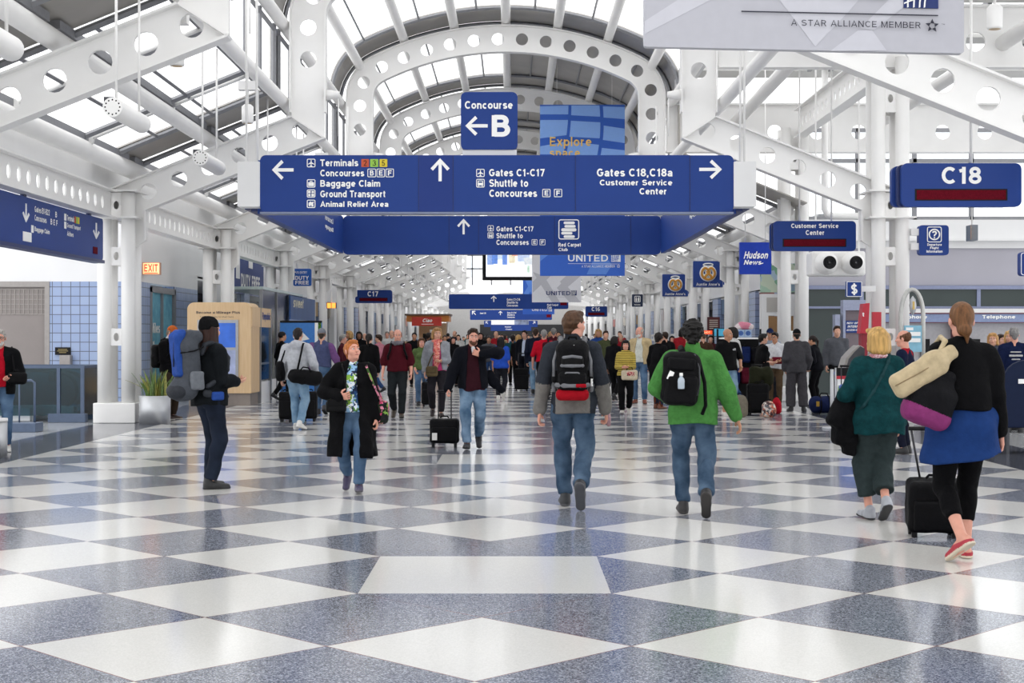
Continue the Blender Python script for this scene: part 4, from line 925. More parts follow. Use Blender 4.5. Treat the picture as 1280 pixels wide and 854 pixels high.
# ================================================================= SURFACES GROWN FROM DISTANCE FIELDS (bodies, clothes, bags)
A_ = lambda *v: np.array(v, dtype=np.float64)
def unit(v): v = np.asarray(v, float); return v/max(1e-9, np.linalg.norm(v))
def rotx(a): c, s = math.cos(a), math.sin(a); return np.array([[1,0,0],[0,c,-s],[0,s,c]])
def roty(a): c, s = math.cos(a), math.sin(a); return np.array([[c,0,s],[0,1,0],[-s,0,c]])
def rotz(a): c, s = math.cos(a), math.sin(a); return np.array([[c,-s,0],[s,c,0],[0,0,1]])
class Field:
    def __init__(s, vox): s.vox = vox; s.ops = []
    # ---- shapes; TAG picks the material
    def cap(s, a, b, ra, rb=None, k=.02, tag=0, flat=None, sub=False):
        a = np.asarray(a, float); b = np.asarray(b, float); rb = ra if rb is None else rb; r = max(ra, rb)
        S = None
        if flat is not None: n, f = unit(flat[0]), flat[1]; S = np.eye(3)+(1/f-1)*np.outer(n, n)
        def d(p):
            if S is not None: p = p @ S.T; a2, b2 = S @ a, S @ b
            else: a2, b2 = a, b
            ab = b2-a2; L2 = max(1e-12, ab @ ab); t = np.clip(((p-a2) @ ab)/L2, 0, 1)
            q = p-a2-t[:, None]*ab
            dd = np.sqrt((q*q).sum(1))-(ra+(rb-ra)*t)
            return dd*(flat[1] if flat is not None and flat[1] < 1 else 1.0)
        s.ops.append((np.minimum(a, b)-r, np.maximum(a, b)+r, d, k, tag, sub)); return s
    def ell(s, c, r, R=None, k=.02, tag=0, sub=False):
        c = np.asarray(c, float); r = np.asarray(r, float)
        def d(p):
            q = p-c
            if R is not None: q = q @ R
            k0 = np.sqrt(((q/r)**2).sum(1)); k1 = np.sqrt(((q/(r*r))**2).sum(1))+1e-9
            return k0*(k0-1)/k1
        m = r.max(); e = np.full(3, m) if R is not None else r
        s.ops.append((c-e, c+e, d, k, tag, sub)); return s
    def rbox(s, c, h, r, R=None, k=.008, tag=0, sub=False):
        c = np.asarray(c, float); h = np.asarray(h, float)
        def d(p):
            q = p-c
            if R is not None: q = q @ R
            q = np.abs(q)-h+r
            return np.sqrt((np.maximum(q, 0)**2).sum(1))+np.minimum(q.max(1), 0)-r
        e = np.full(3, np.linalg.norm(h)) if R is not None else h
        s.ops.append((c-e, c+e, d, k, tag, sub)); return s
    def chain(s, pts, rs, k=.01, tag=0, flat=None):
        for i in range(len(pts)-1):
            r0, r1 = (rs[i], rs[i+1]) if isinstance(rs, (list, tuple)) else (rs, rs)
            s.cap(pts[i], pts[i+1], r0, r1, k, tag, flat)
        return s
    def cut(s, c, n, k=0., box=None):
        """remove what lies beyond the plane through C with outward normal N (inside BOX only)"""
        s.ops.append(('cut', np.asarray(c, float), unit(n), box)); return s
    def keep(s, fn): s.ops.append(('fn', fn)); return s
    # ---- meshing
    def mesh(s, noise=0., freq=26., seed=0, aniso=None):
        vox = s.vox
        sh = [o for o in s.ops if not isinstance(o[0], str) and not o[5]]
        lo = np.min([o[0] for o in sh], 0)-2.5*vox-.02; hi = np.max([o[1] for o in sh], 0)+2.5*vox+.02
        n = np.ceil((hi-lo)/vox).astype(int)+1
        Fd = np.full(n, 9., dtype=np.float32); T = np.zeros(n, dtype=np.int8)
        ax = [lo[i]+vox*np.arange(n[i]) for i in range(3)]
        for o in s.ops:
            if isinstance(o[0], str) and o[0] == 'cut':
                _, c, nn, box = o
                if box is None: sl = (slice(None),)*3
                else:
                    i0 = np.clip(np.floor((box[0]-lo)/vox).astype(int), 0, n); i1 = np.clip(np.ceil((box[1]-lo)/vox).astype(int)+1, 0, n); sl = tuple(slice(a, b) for a, b in zip(i0, i1))
                X, Y, Z = np.meshgrid(ax[0][sl[0]]-c[0], ax[1][sl[1]]-c[1], ax[2][sl[2]]-c[2], indexing='ij')
                Fd[sl] = np.maximum(Fd[sl], (X*nn[0]+Y*nn[1]+Z*nn[2]).astype(np.float32)); continue
            if isinstance(o[0], str):
                X, Y, Z = np.meshgrid(*ax, indexing='ij'); Fd = np.maximum(Fd, o[1](X, Y, Z).astype(np.float32)); continue
            a, b, d, k, tg, sub = o; pad = k+2*vox
            i0 = np.clip(np.floor((a-pad-lo)/vox).astype(int), 0, n-1); i1 = np.clip(np.ceil((b+pad-lo)/vox).astype(int)+1, 1, n)
            sl = tuple(slice(p, q) for p, q in zip(i0, i1))
            X, Y, Z = np.meshgrid(ax[0][sl[0]], ax[1][sl[1]], ax[2][sl[2]], indexing='ij')
            dd = d(np.stack([X.ravel(), Y.ravel(), Z.ravel()], 1)).reshape(X.shape).astype(np.float32)
            cur = Fd[sl]
            if sub:
                kk = max(k, 1e-5); h = np.clip(.5-.5*(cur+dd)/kk, 0, 1); Fd[sl] = cur*(1-h)-dd*h+kk*h*(1-h)
            else:
                kk = max(k, 1e-5); h = np.clip(.5+.5*(cur-dd)/kk, 0, 1)
                T[sl] = np.where(dd < cur, tg, T[sl]); Fd[sl] = cur*(1-h)+dd*h-kk*h*(1-h)
        if noise:
            rs = np.random.RandomState(seed); m = np.abs(Fd) < .05; idx = np.argwhere(m); p = idx*vox+lo; p = p*np.array(aniso) if aniso else p; nz = np.zeros(len(p))
            for j in range(7):
                v = rs.normal(size=3); v /= np.linalg.norm(v); f = freq*(.6+1.1*rs.rand()); nz += np.sin(p @ v*f+rs.rand()*6.28+1.6*np.sin(p @ rs.normal(size=3)*freq*.35))
            Fd[m] += (noise*nz/2.6).astype(np.float32)
        return s._nets(Fd, T, lo)
    def _nets(s, Fd, T, lo):
        vox = s.vox; n = Fd.shape; ins = Fd < 0
        cnt = np.zeros([k-1 for k in n], dtype=np.int8)
        offs = [(i, j, k) for i in (0, 1) for j in (0, 1) for k in (0, 1)]
        for i, j, k in offs: cnt += ins[i:n[0]-1+i, j:n[1]-1+j, k:n[2]-1+k]
        act = (cnt > 0) & (cnt < 8); cells = np.argwhere(act)
        if len(cells) == 0: return np.zeros((0, 3)), [], []
        ids = np.full(act.shape, -1, dtype=np.int64); ids[act] = np.arange(len(cells))
        vals = {o: Fd[cells[:, 0]+o[0], cells[:, 1]+o[1], cells[:, 2]+o[2]].astype(float) for o in offs}
        acc = np.zeros((len(cells), 3)); w = np.zeros(len(cells))
        for a in offs:
            for axn in range(3):
                if a[axn]: continue
                b = list(a); b[axn] = 1; b = tuple(b)
                va, vb = vals[a], vals[b]; m = (va < 0) != (vb < 0)
                t = va/np.where(np.abs(va-vb) < 1e-9, 1, va-vb)
                pt = np.tile(np.array(a, float), (len(cells), 1)); pt[:, axn] = t
                acc[m] += pt[m]; w[m] += 1
        V = (cells+acc/np.maximum(w, 1)[:, None])*vox+lo
        quads = []
        for axn in range(3):
            u, v = (axn+1) % 3, (axn+2) % 3
            s0 = [slice(1, -1)]*3; s0[axn] = slice(0, -1); s1 = list(s0); s1[axn] = slice(1, None)
            A = ins[tuple(s0)]; B = ins[tuple(s1)]; m = A != B; e = np.argwhere(m); flip = A[m]
            e = e+np.array([0 if q == axn else 1 for q in range(3)])
            du = np.zeros(3, int); du[u] = 1; dv = np.zeros(3, int); dv[v] = 1
            g = lambda q: ids[q[:, 0], q[:, 1], q[:, 2]]
            q = np.stack([g(e-du-dv), g(e-dv), g(e), g(e-du)], 1)
            q[~flip] = q[~flip][:, ::-1]; quads.append(q)
        Q = np.concatenate(quads); Q = Q[(Q >= 0).all(1)]
        c = cells[Q[:, 0]]; mt = T[c[:, 0], c[:, 1], c[:, 2]]
        return V, Q, mt
def field_obj(name, parts, mats, parent=None, scale=1., tagfn=None, reuse=None):
    """link one or several (V, Q, tags) surfaces as ONE smooth mesh object"""
    Vs = []; Qs = []; Ts = []; o = 0
    for V, Q, T in parts:
        if len(V) == 0: continue
        Vs.append(V); Qs.append(np.asarray(Q)+o); Ts.append(T if tagfn is None else tagfn(V, Q, T)); o += len(V)
    V = np.concatenate(Vs)*scale; Q = np.concatenate(Qs); T = np.concatenate(Ts)
    me = bpy.data.meshes.new(name); nq = len(Q)
    me.vertices.add(len(V)); me.vertices.foreach_set('co', V.astype(np.float32).ravel())
    me.loops.add(nq*4); me.loops.foreach_set('vertex_index', Q.astype(np.int32).ravel())
    me.polygons.add(nq); me.polygons.foreach_set('loop_start', np.arange(0, nq*4, 4, dtype=np.int32)); me.polygons.foreach_set('loop_total', np.full(nq, 4, dtype=np.int32))
    if not isinstance(mats, (list, tuple)): mats = [mats]
    for m in mats: me.materials.append(m)
    me.polygons.foreach_set('material_index', np.clip(T, 0, len(mats)-1).astype(np.int32)); me.polygons.foreach_set('use_smooth', np.ones(nq, dtype=bool))
    me.update(); me.validate()
    ob = bpy.data.objects.new(name, me); COL.objects.link(ob)
    if parent is not None: ob.parent = parent
    return ob
# ================================================================= PEOPLE
def ik(S, W, a, b, pole):
    v = W-S; d = np.linalg.norm(v); u = v/max(d, 1e-6); d = min(max(d, abs(a-b)+.02), (a+b)*.998)
    x = (a*a-b*b+d*d)/(2*d); h = math.sqrt(max(0, a*a-x*x)); p = pole-u*(pole @ u); p = unit(p)
    return S+u*x+p*h, S+u*d
class Rig:
    """skeleton of one adult of 1.75 m in its own frame (+y ahead, +x its right hand side)"""
    def __init__(s, hipz=.93, lean=0., twist=0., side=0., hip_yaw=0., head=(0., 0., 0.), legs=None, arms=None, female=False, fat=1.):
        r = math.radians; s.female = female; s.fat = fat
        s.pel = A_(0, 0, hipz+.03); s.Rp = rotz(r(hip_yaw)); s.Rc = rotz(r(twist)) @ roty(r(side)) @ rotx(-r(lean))
        s.shw = .165 if female else .185; s.hipw = .092
        s.sc = s.pel+s.Rc @ A_(0, -.005, .44); s.neck = s.pel+s.Rc @ A_(0, -.01, .52)
        s.Rh = s.Rc @ rotz(r(head[0])) @ rotx(r(head[1])) @ roty(r(head[2]))
        s.hd = s.neck+s.Rc @ A_(0, .012, .04)+s.Rh @ A_(0, .022, .108)
        s.leg = {}; s.arm = {}
        for sg, k in ((1, 'R'), (-1, 'L')):
            dx, dy, dz, pit, yaw = (legs or {}).get(k, (0, 0, 0, 0, 8))
            hip = s.pel+s.Rp @ A_(sg*s.hipw, 0, -.03); ank = A_(sg*(.10+dx), dy, .085+dz)
            Rf = rotz(-sg*r(yaw)) @ rotx(-r(pit)); low = min((ank+Rf @ A_(0, y, -.088))[2] for y in (-.07, .205)); ank = ank+A_(0, 0, max(0, -low))
            kn, ank = ik(hip, ank, .43, .425, A_(sg*.12, 1, .1))
            s.leg[k] = (hip, kn, ank, Rf)
            ar = dict(w=(.05, .03, -.52), pole=(.35, -1, 0), curl=.5, t=(0, 1, .0), bend=0.); ar.update((arms or {}).get(k, {}))
            sh = s.sc+s.Rc @ A_(sg*s.shw, 0, 0); w = ar['w']; W = s.sc+s.Rc @ A_(sg*(s.shw+w[0]), w[1], w[2])
            po = s.Rc @ A_(sg*ar['pole'][0], ar['pole'][1], ar['pole'][2])
            el, W = ik(sh, W, .285, .25, po)
            f = unit(W-el); t = s.Rc @ A_(sg*ar['t'][0], ar['t'][1], ar['t'][2])
            if 'f' in ar: f = unit(s.Rc @ A_(sg*ar['f'][0], ar['f'][1], ar['f'][2]))
            t = unit(t-f*(t @ f)); nrm = -sg*np.cross(f, t)
            s.arm[k] = (sh, el, W, f, t, nrm, ar['curl'])
    def ch(s, x, y, z): return s.pel+s.Rc @ A_(x, y, z)
    def h(s, x, y, z): return s.hd+s.Rh @ A_(x, y, z)
def hand_field(rg, k, vox):
    sh, el, W, f, t, n, curl = rg.arm[k]; F_ = Field(vox)
    F_.cap(el+(W-el)*.55, W, .034, .026, .01); F_.cap(W-f*.01, W+f*.03, .026, .029, .012, flat=(n, .72))
    R = np.stack([t, f, n], 1); F_.rbox(W+f*.055, (.041, .048, .0145), .013, R, .012)
    F_.cap(W+f*.02+t*.028+n*.008, W+f*.05+t*.03+n*.006, .017, .014, .01)
    for o, L in ((.034, .072), (.0115, .08), (-.0115, .075), (-.033, .06)):
        p = W+f*.097+t*o; a = .12+curl*.35; dirv = unit(f+t*o*2.2)
        for q, fr in ((.45, .0092), (.31, .0085), (.24, .0078)):
            dv = unit(dirv*math.cos(a)+n*math.sin(a)); e = p+dv*L*q; F_.cap(p, e, fr, fr*.93, .003); p = e; a += curl*1.15+.1
    p = W+f*.035+t*.036; dv = unit(f*.62+t*.66+n*.3); e = p+dv*.044; F_.cap(p-t*.012, e, .0135, .011, .008)
    F_.cap(e, e+unit(f*.85+t*.25+n*(.25+.5*curl))*.034, .011, .0088, .004)
    return F_.mesh()
def head_field(rg, vox, jaw=1., look=0.):
    F_ = Field(vox); R = rg.Rh; h = rg.h
    F_.ell(h(0, -.014, .034), (.072, .094, .086), R); F_.ell(h(0, .028, -.04), (.056*jaw, .062, .07), R, .03)
    F_.ell(h(0, .062, -.092), (.026*jaw, .022, .02), R, .02); F_.cap(h(-.03, -.0, -.085), h(.03, .0, -.085), .03, .03, .03)
    for sg in (-1, 1):
        F_.ell(h(sg*.04, .056, -.028), (.024, .024, .024), R, .025)
        F_.cap(h(sg*.014, .079, .024), h(sg*.048, .062, .024), .0125, .012, .014)
    for sg in (-1, 1): F_.ell(h(sg*.031, .094, .004), (.019, .016, .0125), R, .012, sub=True)
    for sg in (-1, 1): F_.cap(h(sg*.018, .086, .0135), h(sg*.044, .079, .0135), .0062, .0062, .004)
    F_.cap(h(0, .084, .012), h(0, .101, -.026), .009, .0115, .012); F_.ell(h(0, .101, -.032), (.0165, .012, .0105), R, .008)
    F_.ell(h(0, .078, -.064), (.026, .016, .014), R, .014)
    for sg in (-1, 1): F_.ell(h(sg*.077, -.012, -.006), (.009, .021, .031), R @ rotz(-sg*.35), .006)
    F_.cap(rg.neck+rg.Rc @ A_(0, 0, -.05), h(0, -.022, -.06), .062 if not rg.female else .05, .054 if not rg.female else .045, .02)
    return F_.mesh()
def body_field(rg, vox, bare_legs=False):
    F_ = Field(vox); f = rg.fat; ch = rg.ch; Rc = rg.Rc; fx = 1+.6*(f-1)
    F_.ell(rg.pel, ((.15 if rg.female else .142)*fx, .095*f, .12), rg.Rp, .03); F_.ell(ch(0, 0, .17), (.118*fx, .085*f, .16), Rc, .04)
    F_.ell(ch(0, 0, .32), (.14*fx, .095*fx, .16), Rc, .03); F_.cap(ch(-rg.shw+.03, 0, .445), ch(rg.shw-.03, 0, .445), .046, .046, .03)
    F_.cap(ch(-.09, 0, .455), rg.neck-rg.Rc @ A_(0, 0, .015), .036, .04, .02); F_.cap(ch(.09, 0, .455), rg.neck-rg.Rc @ A_(0, 0, .015), .036, .04, .02)
    for k, sg in (('R', 1), ('L', -1)):
        sh, el, W, *_ = rg.arm[k]; F_.cap(sh, el, .05, .04, .03); F_.cap(el, W, .040, .027, .02)
        hp, kn, an, Rf = rg.leg[k]; q = 1. if bare_legs else .82; F_.cap(hp, kn, .078*fx, .055*q, .03); F_.cap(kn, an, .053*q, .036, .02); F_.ell(kn+(an-kn)*.33+A_(0, -.022, 0), (.048*q, .05*q, .1), None, .03)
        if bare_legs:
            ft = lambda x, y, z: an+Rf @ A_(x, y, z)
            F_.cap(ft(0, -.035, -.045), ft(0, .06, -.05), .035, .033, .03); F_.cap(ft(0, .06, -.052), ft(0, .15, -.062), .038, .026, .03)
    return F_.mesh()
def shoes(rg, mats, root, s, vox=.008, low=False):
    for k in ('R', 'L'):
        hp, kn, an, Rf = rg.leg[k]; ft = lambda x, y, z: an+Rf @ A_(x, y, z); F_ = Field(vox)
        F_.cap(ft(0, -.035, -.048), ft(0, .06, -.052), .043, .042, .02); F_.cap(ft(.0, .06, -.054), ft(0, .165, -.062), .045, .036, .02, flat=(Rf @ A_(0, 0, 1), .8))
        if not low: F_.cap(ft(0, -.02, .0), ft(0, -.01, -.05), .046, .048, .02)
        F_.cap(ft(0, -.04, -.078), ft(0, .165, -.078), .041, .043, .006, tag=1, flat=(Rf @ A_(0, 0, 1), .5))
        F_.cut(ft(0, 0, -.086), Rf @ A_(0, 0, -1))
        if low: F_.cut(ft(0, 0, -.036), unit(Rf @ A_(0, -.15, 1)))
        def tg(V, Q, T, an=an, Rf=Rf):
            c = V[Q].mean(1); z = ((c-an) @ Rf)[:, 2]; return np.where(z < -.068, 1, 0)
        field_obj('shoe', [F_.mesh()], mats, root, s, tg)
def eyes_face(rg, root, s, skin_lip, brow, iris='3c2a1e', beard=None, glasses=None):
    for sg in (-1, 1):
        c = rg.h(sg*.031, .077, .003)
        b = MB(); M = Matrix(np.round(rg.Rh, 6).tolist())
        prof = [(.0001, -.0118)]+[(.0118*math.sin(a), -.0118*math.cos(a)) for a in np.linspace(.2, PI-.2, 8)]+[(.0001, .0118)]
        fwd = Matrix(((1, 0, 0), (0, 0, 1), (0, -1, 0)))
        b.lathe([(r*s, z*s) for r, z in prof], (c*s), 10, 0, M @ fwd)
        b.lathe([(.0001, .0126*s), (.0045*s, .0119*s), (.0068*s, .0100*s)], (c*s), 10, 1, M @ fwd)
        b.build('eye', [mat('eye_white', 'e9e4df', .3), mat('iris_'+iris, iris, .3)], root)
        F_ = Field(.0035); F_.cap(rg.h(sg*.014, .094, .024), rg.h(sg*.047, .078, .025), .005, .0035, .002); field_obj('eyebrow', [F_.mesh()], brow, root, s)
    F_ = Field(.0035); F_.cap(rg.h(-.02, .089, -.066), rg.h(0, .097, -.064), .0048, .0055, .003); F_.cap(rg.h(.02, .089, -.066), rg.h(0, .097, -.064), .0048, .0055, .003); field_obj('lips', [F_.mesh()], skin_lip, root, s)
    if beard:
        F_ = Field(.006); R = rg.Rh; F_.ell(rg.h(0, .034, -.058), (.06, .062, .062), R, .02); F_.ell(rg.h(0, .064, -.096), (.034, .03, .028), R, .02)
        F_.ell(rg.h(0, .1, -.036), (.034, .03, .027), R, .01, sub=True); F_.cap(rg.h(-.018, .1, -.066), rg.h(.018, .1, -.066), .009, .009, .004, sub=True)
        F_.cut(rg.h(0, 0, -.022), rg.Rh @ A_(0, -.25, 1)); field_obj('beard', [F_.mesh(.002, 90)], beard, root, s)
    if glasses:
        b = MB()
        for sg in (-1, 1):
            pts = [rg.h(sg*.031+.021*math.cos(a), .098-.006*abs(math.cos(a)), .002+.016*math.sin(a))*s for a in np.linspace(0, 2*PI, 17)]; b.tube(pts, .0022*s, 5, cap=False)
            b.tube([rg.h(sg*.052, .092, .008)*s, rg.h(sg*.078, -.01, .012)*s], .002*s, 5)
        b.tube([rg.h(-.01, .1, .006)*s, rg.h(.01, .1, .006)*s], .002*s, 5); b.build('glasses', glasses, root)
def hair(rg, style, m, root, s, vox=.007, seed=1, hat=None):
    if style is None: return
    F_ = Field(vox); R = rg.Rh; h = rg.h; amp, fq = .0035, 95
    g = .086 if style != 'curly' else .098
    F_.ell(h(0, -.016, .036), (g-.004, g+.018, g+.006), R)
    n = unit(A_(0, .78, -.62)); off_ = .018
    if style == 'crew': F_.cut(h(0, 0, -.045), R @ A_(0, 0, -1))
    if style in ('short', 'crew', 'curly', 'bald', 'cap_hair'):
        if style == 'short': F_.cap(h(0, -.07, 0), h(0, -.078, -.045), .055, .04, .02); F_.ell(h(0, .05, .098), (.06, .04, .026), R, .02)
        if style == 'curly': amp, fq = .009, 120; F_.cap(h(0, -.07, 0), h(0, -.08, -.05), .06, .045, .02)
        F_.cut(h(*(n*off_)), R @ n)
        if style == 'bald': F_.cut(h(0, 0, .055), R @ A_(0, .45, .9)); F_.cut(h(0, .03, 0), R @ A_(0, 1, 0))
        if style == 'cap_hair': F_.cut(h(0, 0, .035), R @ A_(0, 0, 1))
    elif style in ('bob', 'long', 'wavy', 'pony', 'bun', 'bangs'):
        F_.cut(h(*(n*.026)), R @ n)
        if style in ('bob', 'bangs', 'wavy', 'long'):
            zb = {'bob': -.10, 'bangs': -.12, 'wavy': -.13, 'long': -.30}[style]
            F_.cap(h(0, -.07, 0), h(0, -.075, zb+.03), .07, .066, .03)
            for sg in (-1, 1): F_.cap(h(sg*.066, -.005, .05), h(sg*.074, -.01, zb+.025), .03, .03, .02); F_.cap(h(sg*.062, -.05, .03), h(sg*.066, -.055, zb+.02), .04, .042, .02)
            F_.cap(h(-.05, .06, .088), h(.05, .06, .088), .024, .024, .02)
            if style == 'bangs': F_.cap(h(-.045, .082, .055), h(.045, .082, .055), .014, .014, .012)
            if style == 'long':
                for sg in (-1, 1): F_.cap(h(sg*.06, -.05, -.1), h(sg*.07, -.075, zb), .045, .035, .02)
                F_.cap(h(0, -.08, -.05), h(0, -.1, zb), .06, .05, .02)
        if style == 'pony': F_.cap(h(0, -.105, .03), h(0, -.135, -.03), .032, .034, .015); F_.cap(h(0, -.135, -.03), h(0, -.12, -.16), .034, .016, .012)
        if style == 'bun': F_.cap(h(0, -.07, 0), h(0, -.085, -.06), .062, .05, .02); F_.ell(h(0, -.115, -.065), (.045, .035, .045), R, .012); F_.cap(h(.01, -.11, -.09), h(.015, -.095, -.15), .022, .008, .01)
    if hat == 'beanie': F_.cut(h(0, 0, .03), R @ A_(0, .16, 1))
    if hat == 'cap': F_.cut(h(0, 0, .03), R @ A_(0, 0, 1))
    an = (1, 1, .22) if style in ('bob', 'long', 'wavy', 'bangs', 'bun', 'pony') else None
    if an: amp, fq = amp*(.35 if style in ('bob', 'bangs') else .6), 60
    field_obj('hair', [F_.mesh(amp, fq, seed, an)], m, root, s)
def headwear(rg, kind, m, root, s, vox=.007):
    F_ = Field(vox); R = rg.Rh; h = rg.h
    if kind == 'beanie':
        F_.ell(h(0, -.022, .04), (.094, .116, .108), R); F_.cap(h(0, -.06, .06), h(0, -.075, .09), .08, .06, .03); n = unit(A_(0, .16, -.98)); F_.cut(h(0, 0, .03), R @ n)
    else:
        F_.ell(h(0, -.014, .038), (.086, .108, .104), R); F_.cut(h(0, 0, .035), R @ A_(0, 0, -1)); F_.ell(h(0, .125, .043), (.068, .065, .010), R @ rotx(-.2), .012)
    return field_obj('hat', [F_.mesh(.002 if kind == 'beanie' else 0, 60)], m, root, s)
def top_field(rg, vox, t=.018, hem=-.06, sleeve=1., collar=.0, hood=False, flare=1., open_=0., vneck=0., loose=1., tags=None, belly=0.):
    """shirt / sweater / jacket: SLEEVE share of the arm covered, HEM height relative to the pelvis"""
    F_ = Field(vox); f = rg.fat; ch = rg.ch; Rc = rg.Rc; fx = 1+.6*(f-1); tg = tags or {}; tb = tg.get('body', 0); ts = tg.get('sleeve', tb); tl = tg.get('lower', ts); ty = tg.get('yoke', tb)
    F_.ell(ch(0, 0, .30), ((.152*fx+t)*loose, (.108*fx+t), .2), Rc, .04, tb); F_.ell(ch(0, 0, .14), ((.14*fx+t)*loose, .1*f+t, .17), Rc, .05, tb)
    F_.cap(ch(-rg.shw+.025, 0, .437), ch(rg.shw-.025, 0, .437), .05+t*.8, .05+t*.8, .04, ty)
    F_.cap(ch(-.11, 0, .455), ch(-.025, -.012, .515), .044+t*.6, .052, .04, ty); F_.cap(ch(.11, 0, .455), ch(.025, -.012, .515), .044+t*.6, .052, .04, ty)
    if rg.female:
        for sg in (-1, 1): F_.ell(ch(sg*.07, .085, .31), (.07, .05+t, .065), Rc, .04, tb)
    if belly: F_.ell(ch(0, .04, .12), (.14*fx, .1+belly, .15), Rc, .05, tb)
    b0 = ch(0, 0, .16); b1 = rg.pel*.5+.5*ch(0, 0, 0)+A_(0, 0, hem)
    F_.cap(b0, b1, (.148*fx+t)*loose, (.166*fx+t)*flare, .04, tb, flat=(Rc @ A_(0, 1, 0), .8*(1+.3*(f-1))))
    if hem < .03: F_.ell(rg.pel+A_(0, -.005, -.01), ((.176 if rg.female else .166)*fx+t, .128*f+t, .15), rg.Rp, .03, tb)
    if hem < -.12:
        for k in 'RL':
            hp, kn = rg.leg[k][:2]; q = min(1.15, max(0, (hp[2]-b1[2]+.1)/.43)); F_.cap(hp, hp+(kn-hp)*q, .1*fx+t, .1+t, .06, tb)
    F_.cut(b1+A_(0, 0, .0), (0, 0, -1), box=(b1-A_(.6, .6, .5), b1+A_(.6, .6, .02)))
    for k, sg in (('R', 1), ('L', -1)):
        sh, el, W, *_ = rg.arm[k]
        if sleeve <= 0: continue
        F_.cap(sh, el if sleeve >= .5 else sh+(el-sh)*sleeve*2, .05+t, .043+t*.9, .03, ts)
        if sleeve > .5: F_.cap(el, el+(W-el)*min(1., (sleeve-.5)*2), .043+t*.9, .033+t*.8, .02, tl)
    if collar: F_.cap(ch(0, -.012, .50), ch(0, -.004, .53+collar), .066, .064, .012, ty)
    if hood: F_.ell(ch(0, -.085, .5), (.13, .075, .085), Rc, .03, tb); F_.cap(ch(-.09, -.03, .5), ch(.09, -.03, .5), .05, .05, .03, tb)
    if open_:
        w = open_; F_.keep(lambda X, Y, Z: -np.maximum.reduce([np.abs((X-rg.pel[0])*Rc[0, 0]+(Y-rg.pel[1])*Rc[1, 0]+(Z-rg.pel[2])*Rc[2, 0])-w*(1.25-.5*np.clip((Z-rg.pel[2])/.5, -1, 1)), -((X-rg.pel[0])*Rc[0, 1]+(Y-rg.pel[1])*Rc[1, 1]+(Z-rg.pel[2])*Rc[2, 1])+.02]))
    if vneck: F_.cap(ch(0, .16, .56), ch(0, .15, .56-vneck), .07, .02, .01, sub=True)
    return F_
def trousers(rg, mats, root, s, vox=.011, t=.014, hem=.04, waist=.11, wide=1., noise=.004, seed=3, name='trousers', short=None, tags=None):
    F_ = Field(vox); fx = 1+.6*(rg.fat-1); hw = .168 if rg.female else .157
    F_.ell(rg.pel+A_(0, -.005, -.01), (hw*fx+t*.6, .115*rg.fat+t*.6, .14), rg.Rp, .03); F_.cap(rg.pel+A_(0, 0, .02), rg.pel+A_(0, 0, waist), .14*fx, .135*fx, .03, flat=((0, 1, 0), .72*rg.fat))
    for k in ('R', 'L'):
        hp, kn, an, Rf = rg.leg[k]; e = an+(kn-an)*(hem/.425)
        if short is not None: F_.cap(hp, hp+(kn-hp)*short, .092*fx+t, .09+t, .035); continue
        F_.cap(hp, kn, .09*fx+t*.7, .06+t*wide, .03); F_.cap(kn, e, .058+t*wide, .045+t*1.1*wide, .02); F_.ell(kn+(an-kn)*.31+A_(0, -.02, 0), (.05+t*.7, .052+t*.7, .11), None, .03)
        d = unit(e-kn); b1_ = e+d*.03; q_ = np.minimum(b1_, an); F_.cut(b1_, d, box=(np.minimum(q_, b1_)-A_(.085, .1, .06), np.maximum(b1_, an)+A_(.085, .1, .03)))
    F_.cut(rg.pel+A_(0, 0, waist), (0, 0, 1))
    return field_obj(name, [F_.mesh(noise*1.3, 26, seed, (1, 1, 1.25))], mats, root, s)
SKIN = [mat('skin_fair', 'd9a48a', .5, var=.05, scale=20), mat('skin_pink', 'dfa08a', .5, var=.06, scale=20), mat('skin_tan', 'c38c6c', .5, var=.05, scale=20), mat('skin_brown', '8f5f45', .5, var=.05, scale=20)]
LIP = mat('lips', 'b0645c', .45)
def hairmat(c): return mat('hair_'+c, c, .55, var=.38, scale=55, bump=.1, bscale=130, spec=.25, stretch=(1, 1, .12), deep=1.1)
PEOPLE = {}
